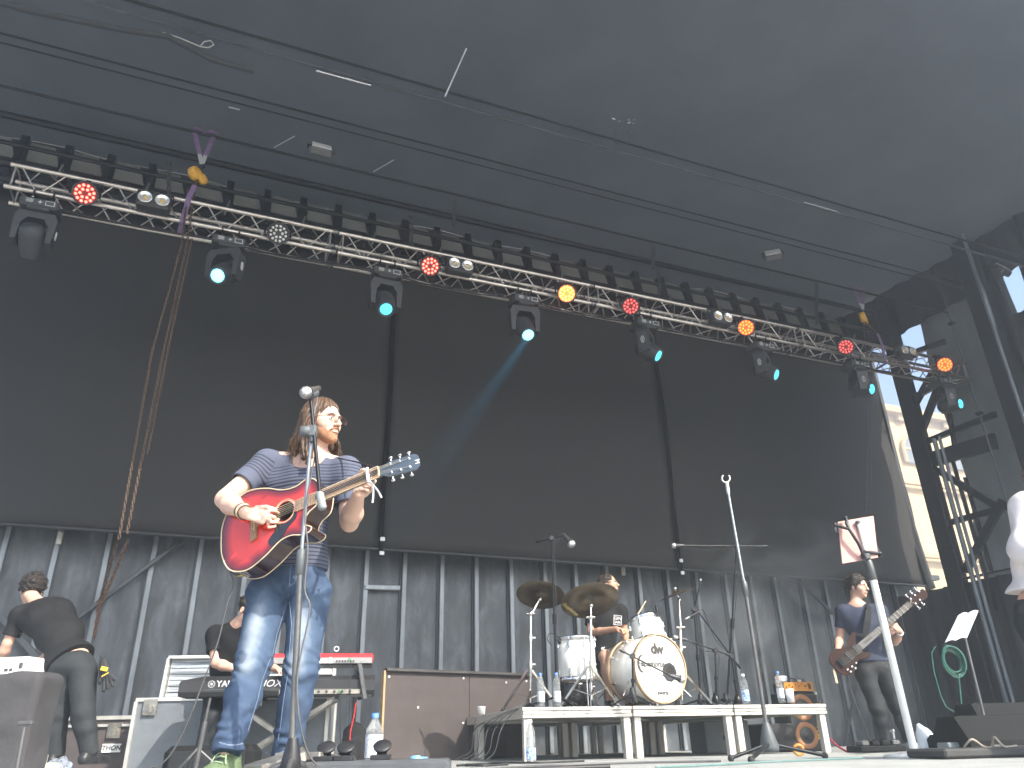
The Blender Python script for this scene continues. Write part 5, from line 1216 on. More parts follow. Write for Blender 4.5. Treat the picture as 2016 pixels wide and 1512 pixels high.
b = MB(); b.x = BM; b.box((LS * .62, 0, .004), (LS * .78, .062, .014)); b.tube([(.30, 0, -.012), (LS, 0, -.012)], [.028, .024], 10); b.build('neck', mat('wenge', (.035, .027, .022), .5, var=.3, scale=30, stretch=(1, 8, 8)), bg_)
b = MB(); b.x = BM
for k_ in range(1, 23):
    x = LS * 2 ** (-k_ / 12.0); b.box((x, 0, .0125), (.004, .06, .003))
b.build('frets', steelm, bg_)
b = MB(); b.x = BM; b.prism([(LS, -.027), (LS + .04, -.05), (LS + .20, -.055), (LS + .235, -.02), (LS + .22, .03), (LS + .05, .052), (LS, .027)], -.022, 0); b.build('headstock', brown, bg_)
for i in range(5):
    s_ = 1 if i < 3 else -1; x = LS + .05 + (i if i < 3 else i - 3) * .06; b = MB(); b.x = BM; b.cyl((x, s_ * .03, 0), (x, s_ * .03, .016), .008); b.cyl((x, s_ * .05, -.01), (x, s_ * .075, -.01), .005); b.sph((x, s_ * .085, -.01), (.018, .008, .013), 10, 6); b.build('tuning_peg', chrome, bg_)
b = MB(); b.x = BM; b.box((.0, 0, .012), (.06, .085, .016), bev=.003); b.build('bridge', blackm, bg_)
for x in (.10, .20): b = MB(); b.x = BM; b.box((x, 0, .008), (.045, .10, .014), bev=.005); b.build('pickup', black, bg_)
for (x, y) in ((-.01, -.08), (.045, -.085), (.0, -.11), (.06, -.115), (.10, -.085)): b = MB(); b.x = BM; b.lathe([(.011, 0), (.010, .014), (0, .015)], (x, y, 0), (0, 0, 1), 12); b.build('knob', chrome, bg_)
b = MB(); b.x = BM
for i in range(5): b.tube([(.0, -.036 + i * .018, .022), (LS, -.020 + i * .010, .018), (LS + .06, (-.03 if i > 2 else .03), .01)], .0016, 4, cap=False)
b.build('strings', steelm, bg_)
bs_ = thing('bass_strap', 'wide black strap over the bass player\'s shoulder', 'strap', JB['shL']); b = MB()
pts = [BM @ V(.29, .125, -.01), g(1703, 1252, -.22), g(1708, 1225, -.20), g(1710, 1200, -.14), g(1711, 1188, -.03), g(1713, 1192, .08), g(1716, 1230, .14), g(1712, 1290, .16), BM @ V(-.08, 0, -.05)]
for i in range(len(pts) - 1): b.bar(pts[i], pts[i + 1], .062 if i else .03, .006, up=(V(0, -1, 0) if i != 4 else Z_), bev=.001)
b.build('webbing', blk, bs_)
b = MB(); b.bar(BM @ V(-.10, .0, -.02), g(1648, 1345, -.25), .022, .003, up=V(0, -1, 0)); b.build('strap_end', mat('strap_tan', (.45, .33, .22), .7), bs_)

# drummer ---------------------------------------------------------
d0 = 8.65
JD = dict(neck=g(1192, 1188, .02), pel=g(1186, 1296, .05), shR=g(1164, 1204, .05), shL=g(1222, 1203, .0), elR=g(1163, 1246, -.02), wrR=g(1214, 1238, -.30), elL=g(1230, 1246, .02), wrL=g(1232, 1262, -.26),
          hipR=g(1180, 1302, -.02), hipL=g(1202, 1302, -.02), knR=g(1192, 1296, -.46), knL=g(1232, 1290, -.44), anR=g(1200, 1375, -.50), anL=g(1240, 1370, -.52))
JD['anR'].z = .50; JD['anL'].z = .50; JD['knR'].z = .92; JD['knL'].z = .94
dp, HMd, axd = figure('drummer with cropped hair in black t-shirt with white chest logo', JD, g(1198, 1152, .0), V(.93, -.36, .12), V(-.08, 0, 1), skinB, blk, blk, bhair, h=.0072, s=.98, hairfn=buzz_hair, pantcut=.85,
    hands=dict(R=((g(1236, 1240, -.40) - JD['wrR']).normalized(), V(0, .2, -1), (1.1, 1.2, .8), -1), L=((g(1250, 1262, -.34) - JD['wrL']).normalized(), V(0, .2, -1), (1.1, 1.2, .8), 1)), seed=9, shdirs=dict(R=V(.05, -1, 0), L=V(.2, -1, 0)), hemn=(0, 0, -1), hem=.03)
rt, fr, up = axd; c = g(1216, 1221, -.16); LM = frame(c, rt, (CO - c).normalized())
b = MB(); b.x = LM
for (cx, cy, w_, h_) in ((0, .048, .085, .006), (0, -.048, .085, .006), (-.04, 0, .006, .10), (.04, 0, .006, .10)): b.box((cx, cy, .0), (w_, h_, .003))
b.build('logo_frame', white, dp); text('GIN', .045, LM @ Matrix.Translation((0, .018, 0)), white, dp, bold=.001); text('JAM', .036, LM @ Matrix.Translation((0, -.022, 0)), white, dp, bold=.001)
b = MB(); hp = g(1187, 1290, -.33); SM = frame(hp, (CR * 1.0), (CO - hp).normalized())
text('UNDER', .05, SM @ Matrix.Rotation(R_(84), 4, 'Z'), white, dp, 'leg_print', bold=.001)
stick = mat('drumstick_wood', (.62, .46, .28), .5, var=.1)
for a, bb, lab in (((1238, 1240, -.46), (1271, 1184, -.40), 'pale wooden drumstick raised in the drummer\'s right hand'), ((1252, 1262, -.40), (1282, 1246, -.62), 'pale drumstick held low behind the rack tom')):
    b = MB(); A = g(*a); B_ = g(*bb); b.tube([A - (B_ - A) * .12, A.lerp(B_, .7), A.lerp(B_, .95), B_, B_ + (B_ - A).normalized() * .008], [.0075, .0075, .005, .006, .002], 8); b.build('drumstick', stick, label=lab, cat='drumstick', group='drumsticks')

# keyboard player ---------------------------------------------------------
d0 = 6.55
JK = dict(neck=g(473, 1229, -.05), pel=g(440, 1372, .20), shR=g(424, 1250, .0), shL=g(500, 1250, -.10), elR=g(424, 1306, -.04), wrR=g(466, 1318, -.12), elL=g(520, 1305, -.02), wrL=g(545, 1318, -.14),
          hipR=g(425, 1378, .15), hipL=g(462, 1378, .15), knR=g(416, 1412, -.12), knL=g(470, 1412, -.1), anR=g(398, 1480, -.05), anL=g(470, 1480, .0))
kp, HMk, axk = figure('keyboard player in black t-shirt leaning over his keys behind the guitarist', JK, g(492, 1203, -.12), V(.80, -.5, -.42), V(.15, 0, 1), skinC, blk, bden, dhair, h=.0065, s=1.0, seed=13, collar=.06, belly=.03,
    hands=dict(R=(V(.8, -.4, -.1), V(0, 0, -1), (.3, .4, .3), -1), L=(V(.5, -.6, -.1), V(0, 0, -1), (.3, .4, .3), 1)), shoem=mat('pale_trainers', (.6, .6, .6), .6), hemn=(0, 0, -1))
Bd = SDF(g(492, 1203) - V(.2, .3, .2), g(492, 1203) + V(.2, .2, .1), .005); h3 = HMk.to_3x3(); f = lambda *p: V3(HMk, Vector(p))
Bd.ell(f(0, .034, -.066), (.053, .058, .046), h3, 0); Bd.ell(f(0, .11, -.057), (.024, .03, .009), h3, .003, 'sub'); Bd.ell(f(0, .07, -.015), (.09, .1, .024), h3, .01, 'sub'); Bd.ell(f(0, -.03, -.03), (.08, .07, .09), h3, .008, 'sub'); Bd.build('beard', dhair, kp)
b = MB(); b.sph(f(-.086, .006, -.008), .012, 10, 6); b.build('earphone', mat('earphone_blue', (.1, .25, .5), .3), kp)
st = thing('drum_stool', 'black round stool under the keyboard player', 'stool', V(JK['pel'].x, JK['pel'].y + .05, 0)); c = V(JK['pel'].x, JK['pel'].y + .05, 0); zt = JK['pel'].z - .12
b = MB(); b.lathe([(0, zt - .07), (.15, zt - .07), (.17, zt - .04), (.165, zt - .01), (0, zt)], c, Z_, 24); b.build('seat', black, st)
for k_ in range(3): a = k_ * 2.1 + .4; b = MB(); b.cyl(c + V(0, 0, zt * .55), c + V(.22 * math.cos(a), .22 * math.sin(a), .01), .011); b.build('leg', chrome, st)
b = MB(); b.cyl(c + V(0, 0, zt - .07), c + V(0, 0, .15), .016); b.build('post', chrome, st)

# stagehand bending over, seen from behind ---------------------------------------------------------
d0 = 6.5
JS = dict(neck=g(76, 1192, .28), sp=g(112, 1232, .10), pel=g(142, 1308, 0), shR=g(122, 1212, .22), shL=g(40, 1212, .16), elR=g(112, 1272, .40), wrR=g(75, 1305, .42), elL=g(14, 1268, .16), wrL=g(0, 1304, .24),
          hipR=g(163, 1322, .0), hipL=g(121, 1322, .0), knR=g(164, 1405, -.04), knL=g(112, 1405, .04), anR=g(176, 1480, 0), anL=g(108, 1483, .06))
hs, HMs, axs = figure('stagehand in black bending over a white case, seen from behind at the left', JS, g(62, 1164, .36), V(-.55, .75, -.45), V(-.1, .2, 1), skinC, blk, bden, dhair, h=.0065, s=1.02, hairfn=thick_hair, seed=21, belly=.02, collar=.055,
    hem=.035, shdirs=dict(R=V(.2, 1, 0), L=V(-.3, 1, 0)), sleeve=.72, tw=1.18, loose=.012, tuft=(600, .020))
beltm = mat('grey_belt', (.10, .115, .12), .7); rt, fr, up = axs; b = MB()
ring = [JS['pel'] + up * .055 + rt * .172 * math.cos(a) + fr * .125 * math.sin(a) for a in [i * math.pi / 16 for i in range(33)]]
b.add([p + up * q for p in ring for q in (-.018, .018)], [(2 * i, 2 * i + 2, 2 * i + 3, 2 * i + 1) for i in range(32)], 0, True); b.build('belt', beltm, hs).modifiers.new('s', 'SOLIDIFY').thickness = .005
gl_ = thing('work_glove', 'pair of black work gloves with yellow print clipped at the stagehand\'s hip', 'gloves', g(206, 1310, -.05))
G_ = SDF(g(206, 1325, -.1) - V(.15, .15, .18), g(206, 1325, -.1) + V(.15, .15, .18), .005)
G_.cone(g(203, 1303, -.08), g(206, 1325, -.08), .030, .042, 0, flat=(V(0, 1, 0), .6))
for (x0, x1, y1, r) in ((198, 196, 1345, .013), (205, 204, 1360, .014), (211, 212, 1355, .013), (216, 222, 1350, .013), (219, 226, 1338, .012)): G_.cone(g(x0, 1330, -.08), g(x1, y1, -.08), .014, r, .008)
G_.build('glove', rubber, gl_)
b = MB(); b.bar(g(199, 1315, -.125), g(212, 1318, -.125), .03, .004, up=V(0, -1, 0)); b.bar(g(200, 1332, -.13), g(214, 1324, -.13), .008, .004, up=V(0, -1, 0)); b.build('print', mat('glove_yellow', (.7, .5, .05), .6), gl_)
b = MB(); b.tube([g(197, 1292, -.05), g(200, 1298, -.08), g(203, 1304, -.08)], .004, 5); b.build('clip', chrome, gl_)

# singer at the right edge ---------------------------------------------------------
d0 = 4.6; g = lambda x, y, d=0: D(x + 13, y, d0 + d)
JW = dict(neck=g(2050, 982), pel=g(2040, 1205, .05), shR=g(2012, 1002, -.05), shL=g(2085, 995, .05), elR=g(2008, 1080, -.10), wrR=g(2050, 1110, -.25), elL=g(2120, 1085, 0), wrL=g(2100, 1050, -.2),
          hipR=g(2022, 1225), hipL=g(2072, 1225), knR=g(2095, 1350), knL=g(2145, 1350), anR=g(2130, 1465), anL=g(2175, 1465))
def long_hair(H, f, h3, s):
    short_hair(H, f, h3, s, .02); H.cone(f(0, -.08, .02), f(0, -.10, -.12), .07, .06, .03)
sg_, HMw, axw = figure('singer in a white shirt with auburn hair, cut off by the right edge', JW, g(2056, 936, -.02), V(.5, -.85, 0), V(0, 0, 1), skinC, wshirt, bden, rhair, h=.007, s=.96, hairfn=long_hair, longs=True, tw=1.15, tuft=(300, .04), seed=31, hem=.12, hemn=(0, 0, -1), shirtgrow=.035)
# ------------------------------------------------------------------ stage riser
ris_m = mat('riser_aluminium', (.50, .475, .43), .5, .35, var=.10, scale=5, bump=.05); ris_top = mat('riser_plywood', (.05, .042, .036), .7, var=.2, scale=8)
RC = V(.016, 6.9, 0); MW = .955; RH = .41
SD2, SN2 = SD, SN; SD = V(math.sin(R_(73.5)), math.cos(R_(73.5)), 0); SN = V(-SD.y, SD.x, 0)
rw = [0, 1.0, 1.99, 2.97]
for j in range(2):
    for i in range(3):
        L_ = rw[i + 1] - rw[i]
        M = yawm(RC + SD * rw[i] + SN * (j * 1.72), SD)
        lab = ['front left', 'front middle', 'front right', 'rear left', 'rear middle', 'rear right'][j * 3 + i]
        t = thing('stage_riser', '%s aluminium riser deck under the drum kit' % lab, 'riser', M, 'riser decks under the drum kit')
        w = L_ - .012; dd = 1.7
        b = MB(); b.x = M; b.box((L_ / 2, dd / 2, RH - .011), (w - .02, dd - .02, .018)); b.build('deck', ris_top, t)
        b = MB(); b.x = M
        for (y, ) in ((.025,), (dd - .025,)):
            b.box((L_ / 2, y, RH - .013), (w, .05, .028), bev=.003); b.box((L_ / 2, y + .003, RH - .043), (w - .01, .044, .024), bev=.003); b.box((L_ / 2, y, RH - .071), (w, .05, .026), bev=.003)
        for x in (.031, L_ - .031): b.box((x, dd / 2, RH - .043), (.05, dd - .1, .08), bev=.003)
        b.build('frame', ris_m, t)
        for x in (.05, L_ - .05):
            for y in (.05, dd - .05): b = MB(); b.x = M; b.box((x, y, (RH - .085) / 2), (.062, .062, RH - .085), bev=.004); b.build('leg', ris_m, t)
SD, SN = SD2, SN2
def rd(x, y, d, z=RH): p = D(x, y, d); return V(p.x, p.y, z)
# ------------------------------------------------------------------ drums
shell = mat('drum_white_lacquer', (.68, .67, .63), .15, var=.04, scale=30, coat=.6); head_ = mat('drum_head', (.66, .66, .62), .5, var=.04, scale=4); hoopw = mat('maple_hoop', (.48, .32, .18), .35, var=.15, scale=20)
logom = mat('logo_grey', (.05, .045, .04), .6, var=0)
def lug(b, c, ax, rad, mi=0):
    m = frame(c, ax, rad); b.box((0, 0, .008), (.055, .02, .018), m, mi, .005)
def drum(name, label, c, ax, r, L, nl, metal_hoop=True):
    ax = ax.normalized(); x, y = loft_frame(ax); t = thing(name, label, 'drum', frame(c, x, ax) if True else c)
    b = MB(); b.lathe([(r * .97, 0), (r, .004), (r, L - .004), (r * .97, L)], c, ax, 40); b.build('shell', shell, t)
    b = MB(); b.lathe([(r * .985, L + .004), (0, L + .006)], c, ax, 40); b.build('head', head_, t); b = MB(); b.lathe([(r * .985, -.004), (0, -.006)], c, ax, 40); b.build('head', head_, t)
    for h0, s_ in ((L, 1), (0, -1)):
        b = MB()
        if metal_hoop: b.lathe([(r + .002, h0 - s_ * .022), (r + .010, h0 - s_ * .02), (r + .008, h0 + s_ * .002), (r + .010, h0 + s_ * .014), (r + .001, h0 + s_ * .014), (r + .001, h0)], c, ax, 40); b.build('hoop', chrome, t)
        else: b.lathe([(r + .004, h0 - s_ * .026), (r + .011, h0 - s_ * .026), (r + .011, h0 + s_ * .016), (r + .002, h0 + s_ * .016), (r + .002, h0 - s_ * .02)], c, ax, 48); b.build('hoop', hoopw, t)
    for k_ in range(nl):
        a = 2 * math.pi * (k_ + .5) / nl; rd_ = x * math.cos(a) + y * math.sin(a)
        for h_ in ((.06, L - .06) if L > .2 else (L / 2,)):
            b = MB(); lug(b, c + ax * h_ + rd_ * r, ax, rd_); e = h_ > L / 2; b.cyl(c + ax * h_ + rd_ * (r + .012), c + ax * (L + .008 if e else -.008) + rd_ * (r + .008), .003, seg=6)
            b.build('lug', chrome, t)
    return t
# bass drum
bc = D(1301, 1331, 7.35); R22 = .285; bc.z = RH + R22 + .03
fax = V(.49, -.87, 0).normalized()                                     # front head faces the audience
bd = drum('bass_drum', 'large white bass drum with wooden hoops and printed front head', bc - fax * .40, fax, R22, .40, 8, False)
fx = V(-fax.y, fax.x, 0) * 1; FM = frame(bc + fax * .0075, fx, Z_); FM = Matrix(((fx.x, 0, fax.x, bc.x + fax.x * .009), (fx.y, 0, fax.y, bc.y + fax.y * .009), (0, 1, 0, bc.z), (0, 0, 0, 1)))
text('dw', .125, FM @ Matrix.Translation((-.02, .165, 0)), logom, bd, bold=.006, spacing=.85); text('drums', .017, FM @ Matrix.Translation((.01, .203, 0)), logom, bd)
text('Bosphorus', .072, FM @ Matrix.Translation((-.085, .035, 0)), logom, bd, shear=.15, sx=.86, bold=.0018); text('swirls', .055, FM @ Matrix.Translation((.0, -.205, 0)), logom, bd, bold=.001); 
b = MB(); b.x = FM; b.box((0, -.232, 0), (.13, .002, .0015))
b.add([(-.205 + .055 * math.cos(a) * (1 if k_ == 0 else .82) + (0 if k_ == 0 else .016), .035 + .075 * math.sin(a) * (1 if k_ == 0 else .9), .0008) for a in [R_(70 + i * 11) for i in range(20)] for k_ in (0, 1)], [(2 * i, 2 * i + 2, 2 * i + 3, 2 * i + 1) for i in range(19)])
st5 = [(.012 * (1 if i % 2 == 0 else .42) * math.cos(R_(90 + i * 36)) - .155, .012 * (1 if i % 2 == 0 else .42) * math.sin(R_(90 + i * 36)) + .115) for i in range(10)]; b.prism(st5, 0, .001); b.build('emblem', logom, bd)
b = MB(); pc = FM @ V(.10, -.03, 0)
b.lathe([(.048, 0), (.052, .003), (.080 , .003), (.084, 0)], pc, fax, 9, smooth=False); b.lathe([(.05, -.0005), (0, -.001)], pc, fax, 20, mi=1); b.build('port_ring', [mat('port_black', (.02, .02, .022), .4, var=.5, scale=40), mat('port_inside', (.02, .016, .013), .9)], bd)
for s_ in (-1, 1):
    b = MB(); p0 = bc - fax * .12 + fx * s_ * (R22 - .02) + V(0, 0, -.10); b.cyl(p0, p0 + fx * s_ * .12 + fax * .05 + V(0, 0, -.13), .007); b.build('spur', chrome, bd)
# rack tom and floor tom
tax = V(-.10, .30, 1).normalized(); tc_ = D(1281, 1266, 7.7)
tm = drum('rack_tom', 'small white tom mounted above the bass drum', tc_, tax, .155, .225, 6)
fc = D(1137, 1337, 7.55); fc.z = RH + .25
ft = drum('floor_tom', 'white floor tom standing left of the bass drum', fc, Z_, .178, .36, 8)
for k_ in range(3): a = k_ * 2.09 - 1.2; b = MB(); p = fc + V(math.cos(a) * .195, math.sin(a) * .195, 0); b.cyl(V(p.x, p.y, RH), p + V(0, 0, .20), .006); b.sph(V(p.x, p.y, RH + .01), .013, 8, 6); b.build('leg', chrome, ft)
b = MB(); A = tc_ + V(.13, .05, .05); b.tube([A, A + V(.07, -.02, -.02), A + V(.12, -.05, -.05)], .012, 8); b.sph(A + V(.07, -.02, -.02), .022); b.box((0, 0, 0), (.05, .05, .06), Matrix.Translation(A + V(.02, 0, 0)), bev=.01); b.build('mount', chrome, tm)
# snare behind
sc_ = D(1225, 1282, 8.05); drum('snare_drum', 'chrome snare between the drummer\'s knees, mostly hidden', V(sc_.x + .03, sc_.y + .1, RH + .44), V(0, .1, 1), .16, .12, 8)
# stool of the drummer
c = V(JD['pel'].x, JD['pel'].y + .02, RH); zt = JD['pel'].z - .12 - RH
st = thing('drum_stool', 'black round drum throne under the drummer', 'stool', c); b = MB(); b.lathe([(0, zt - .08), (.16, zt - .08), (.18, zt - .04), (.17, zt - .01), (0, zt)], c, Z_, 24); b.build('seat', black, st)
for k_ in range(3): a = k_ * 2.1 + .4; b = MB(); b.cyl(c + V(0, 0, zt * .5), c + V(.24 * math.cos(a), .24 * math.sin(a), .01), .011); b.build('leg', chrome, st)
b = MB(); b.cyl(c + V(0, 0, zt - .07), c + V(0, 0, .12), .016); b.build('post', chrome, st)
# cymbals
bronze = mat('cymbal_bronze', (.13, .105, .075), .38, .9, var=.25, scale=14, bump=.12, bscale=60); ctext = mat('cymbal_print', (.5, .38, .10), .6, var=0)
hwm = mat('stand_chrome', (.70, .66, .60), .22, 1, var=.1, scale=20)
def tripod(t, c, top, rtube=.0125, spread=.30, a0=0, hz=.34, m=hwm, tilt=V(0, 0, 0)):
    b = MB(); b.cyl(V(c.x, c.y, c.z + .06), top.lerp(V(c.x, c.y, top.z), 0) if True else top, rtube); H = top.z - c.z
    for q in (.42, .72): p = V(c.x, c.y, c.z + .06).lerp(top, q); b.cyl(p - V(0, 0, .03), p + V(0, 0, .03), rtube * 1.55); b.box((.028, 0, 0), (.04, .012, .02), Matrix.Translation(p), bev=.004)
    b.build('tube', m, t)
    for k_ in range(3):
        a = a0 + k_ * 2.094; o = V(math.cos(a), math.sin(a), 0); K = c + V(0, 0, hz) + o * .02; F_ = c + o * spread + V(0, 0, .012)
        b = MB(); mid = K.lerp(F_, .55); 
        for s_ in (-1, 1): w = o.cross(Z_) * .012 * s_; b.bar(K + w, F_ + w * .6, .004, .018, up=o)
        b.bar(c + V(0, 0, .10), mid, .016, .006, up=o); b.sph(F_, .017, 8, 6, mi=1); b.build('leg', [m, rubber], t)
def cymbal_stand(label, base, elbow, cc, nrm, r, a0=0, print_=False, group=None):
    t = thing('cymbal_stand', label, 'cymbal', base, 'cymbals on tripod stands')
    tripod(t, base, elbow, a0=a0)
    b = MB(); b.cyl(elbow - V(0, 0, .02), cc - nrm * .05, .010); b.sph(elbow, .024, 10, 6); b.cyl(elbow + V(-.04, 0, 0), elbow + V(.04, 0, 0), .012); b.sph(cc - nrm * .07, .020, 10, 6); b.cyl(cc - nrm * .07, cc + nrm * .055, .005); b.lathe([(.0, .03), (.017, .032), (.02, .045), (.014, .052), (0, .054)], cc, nrm, 12); b.build('tilter', hwm, t)
    b = MB(); pr = [(.008, .020), (.02, .024), (.04, .018), (.052, .004), (r * .5, -.004), (r, -.020), (r, -.0212), (r * .5, -.0055), (.052, .002), (.04, .0165), (.02, .0225), (.008, .0185)]
    b.lathe(pr, cc, nrm, 56); cy = b.build('cymbal', bronze, t)
    if print_:
        x, y = (lambda u_: (u_.normalized(), nrm.cross(u_).normalized()))(CR - nrm * CR.dot(nrm))
        n2 = -nrm; x2 = x; y2 = n2.cross(x2); o = cc + nrm * -.021 - x * r * .66 - (y2 if y2.z > 0 else -y2) * r * .38
        text('Bosphorus', .06, frame(o, (x2 * .55 - (y2 if y2.z > 0 else -y2) * .8), n2), ctext, cy, 'printed_name', shear=.2)
    return t
e1 = D(1045, 1208, 7.5); cymbal_stand('dark cymbal at the left on a boom tripod stand', rd(1045, 1400, 7.5), V(e1.x, e1.y, e1.z), D(1064, 1168, 7.6), V(.10, .41, .90).normalized(), .235, a0=2.6)
e2 = D(1163, 1215, 7.25); cymbal_stand('largest cymbal with printed name on a stand before the drummer', rd(1166, 1400, 7.25), V(e2.x, e2.y, e2.z), D(1161, 1179, 7.3), V(-.10, .43, .90).normalized(), .275, a0=.6, print_=True)
e3 = D(1340, 1235, 7.7); cymbal_stand('cymbal tilted nearly edge on, right of the rack tom', rd(1345, 1400, 7.7), V(e3.x, e3.y, e3.z), D(1332, 1167, 7.75), V(-.30, -.10, .95).normalized(), .215, a0=-.6)
# percussion/tom mics on boom stands
micm = mat('mic_body', (.05, .05, .055), .4, .5, var=.1); grille = mat('mic_grille', (.42, .42, .42), .35, .9, var=.25, scale=220, bump=.5)
def boom(label, base, top, tip, mic, tail=.25, a0=0, mdir=None, sp=.3, legs=True, mr=.02, ml=.12):
    t = thing('mic_stand', label, 'microphone stand', base, 'black boom microphone stands')
    H = top.z - base.z
    b = MB(); b.cyl(base + V(0, 0, .03), base.lerp(top, .5), .0115); b.cyl(base.lerp(top, .5), top, .0085); b.cyl(base.lerp(top, .47), base.lerp(top, .53), .018); b.build('pole', blackm, t)
    d = (tip - top).normalized(); b = MB(); b.cyl(top - d * tail, tip, .0075); b.cyl(top - d * tail, top - d * (tail - .05), .012); b.build('boom_arm', blackm, t)
    b = MB(); b.cyl(top - V(.0, .03, 0), top + V(0, .03, 0), .022); b.sph(top, .024, 10, 6); b.build('clutch', black, t)
    if legs:
        for k_ in range(3):
            a = a0 + k_ * 2.094; b = MB(); F_ = base + V(math.cos(a) * sp, math.sin(a) * sp, .012); b.cyl(base + V(0, 0, .09), F_, .009); b.sph(F_, .015, 8, 6); b.build('leg', blackm, t)
        b = MB(); b.lathe([(.02, .14), (.035, .07), (.036, .05), (0, .05)], base, Z_, 14); b.build('hub', black, t)
    else:
        b = MB(); b.lathe([(.11, 0), (.12, .01), (.05, .035), (.03, .09), (.014, .13), (0, .13)], base, Z_, 24); b.build('round_base', blackm, t)
    md = (mdir or d).normalized()
    m_ = thing('microphone', mic, 'microphone', tip, 'microphones around the drum kit')
    b = MB(); b.lathe([(0, -.02), (.011, -.018), (.014, 0), (mr * .85, ml * .7), (mr, ml * .75)], tip, md, 14); b.build('body', micm, m_)
    b = MB(); b.lathe([(mr, ml * .75), (mr * 1.15, ml * .85), (mr * 1.05, ml * 1.05), (mr * .6, ml * 1.15), (0, ml * 1.17)], tip, md, 14); b.build('grille', grille, m_)
    c_ = thing('mic_cable', 'cable hanging from the ' + mic, 'cable', tip, 'microphone cables')
    b = MB(); e = tip - md * .02; pts = [e, e - md * .04 + V(0, 0, -.02), top.lerp(tip, .5) + V(0, 0, -.05), top + V(.02, -.02, -.04), base.lerp(top, .6) + V(.02, -.015, 0), base.lerp(top, .3) + V(.015, -.02, 0), base + V(.03, -.03, .02)]; b.tube(sm(pts), .0035, 5); b.build('cable', cablem, c_)
    return t
boom('black boom stand left of the drummer reaching above the cymbals', rd(1098, 1400, 7.15), D(1086, 1060, 7.15), D(1112, 1054, 7.1), 'overhead microphone hanging above the left cymbals', .16, mdir=V(.5, -.2, -.8), a0=1, mr=.034, ml=.12)
boom('tall boom stand whose long arm crosses behind the centre mic stand', rd(1432, 1398, 8.2), D(1450, 1075, 8.2), D(1345, 1074, 8.1), 'overhead microphone above the right cymbal', .35, mdir=V(-1, 0, 0), a0=.3, mr=.028, ml=.11)
boom('low boom stand in front of the bass drum', rd(1248, 1398, 7.02), D(1245, 1292, 7.02), D(1320, 1330, 7.05), 'dark kick drum microphone in front of the port', .12, mdir=V(.8, .3, -.25), a0=.5, sp=.2, mr=.032, ml=.12)
boom('boom stand with round base right of the bass drum', rd(1412, 1398, 7.9), D(1408, 1280, 7.9), D(1352, 1260, 7.85), 'microphone aimed at the rack tom from the right', .16, legs=False, mdir=V(-1, 0, .25))
boom('boom stand leaning with a pointing pencil microphone, far right of the kit', rd(1455, 1397, 8.1), D(1440, 1292, 8.1), D(1375, 1205, 8.0), 'pencil microphone with a red ring pointing at the cymbal', .14, mdir=V(-.9, 0, -.42), legs=False, mr=.010, ml=.14)
boom('steep boom stand behind the right cymbal', rd(1382, 1399, 8.3), D(1366, 1200, 8.3), D(1378, 1150, 8.3), 'microphone at the tip of the steep boom', .1, mdir=V(.3, 0, 1), a0=.8, mr=.012, ml=.05)
# tom clip mic
t = thing('clip_microphone', 'small black clip microphone on the rim of the rack tom', 'microphone', D(1290, 1200, 7.7)); b = MB(); o = D(1290, 1204, 7.62)
b.tube([o + V(-.0, 0, -.02), o + V(-.03, 0, .03), o + V(-.02, 0, .09), o + V(.01, 0, .10), o + V(.015, 0, .05)], .004, 6); b.build('gooseneck', black, t); b = MB(); b.cyl(o + V(.015, 0, .06), o + V(.02, 0, -.01), .015); b.box((.02, 0, -.03), (.03, .03, .03), Matrix.Translation(o), bev=.006); b.build('capsule', black, t)
t = thing('tom_clip', 'small black clip microphone on the rim of the floor tom', 'microphone', D(1090, 1240, 7.5)); b = MB(); o = D(1098, 1258, 7.45)
b.tube([o + V(.02, 0, 0), o + V(-.02, 0, .05), o + V(-.08, 0, .05), o + V(-.10, 0, 0), o + V(-.06, 0, -.06)], .004, 6); b.build('gooseneck', black, t); b = MB(); b.cyl(o, o + V(.03, 0, -.04), .016); b.build('capsule', black, t)
# foam bits, cases on the riser behind
t = thing('keyboard_amp', 'black round-cornered speaker under the floor tom', 'speaker', rd(1135, 1395, 8.1)); b = MB(); o = rd(1135, 1395, 8.2); b.lathe([(.0, 0), (.15, 0), (.165, .03), (.165, .24), (.15, .28), (0, .28)], o, Z_, 20); b.build('cabinet', mat('gloss_black', (.012, .012, .013), .2), t)
# ------------------------------------------------------------------ microphone stands at the front
def knob(b, c, ax, r=.02, L=.03, mi=0): b.lathe([(r * .8, 0), (r, .004), (r, L - .004), (r * .8, L), (0, L)], c, ax, 14, mi)
greym = mat('stand_grey', (.11, .11, .11), .45, .5, var=.15, scale=20); plg = mat('grey_plastic', (.075, .085, .09), .5, var=.1)
def fl(x, y, d, z=0.0): p = D(x, y, d); return V(p.x, p.y, z)
# foreground stand in front of the guitarist
d0 = 3.05; g = lambda x, y, d=0: D(x, y, d0 + d)
base = fl(573, 1500, 3.05); topj = g(614, 850); 
t = thing('mic_stand', 'grey telescopic boom mic stand right in front of the long haired guitarist', 'microphone stand', base, 'boom microphone stands on the stage front')
low = base + V(0, 0, .08); mid_ = g(592, 1108)
b = MB(); b.cyl(low, mid_, .0125, seg=14); b.build('lower_tube', greym, t)
b = MB(); b.cyl(mid_, topj, .0085, seg=12); b.build('upper_tube', mat('tube_satin', (.35, .35, .34), .3, .9, var=.1), t)
b = MB(); b.lathe([(.012, -.05), (.018, -.045), (.019, .045), (.013, .055)], mid_, (topj - mid_).normalized(), 14); b.build('collar', plg, t)
bt = g(603, 765, -.02); bb = g(636, 1000, -.03)
b = MB(); b.cyl(g(611, 778, -.03), g(631, 985, -.03), .0085); b.build('boom_arm', blackm, t)
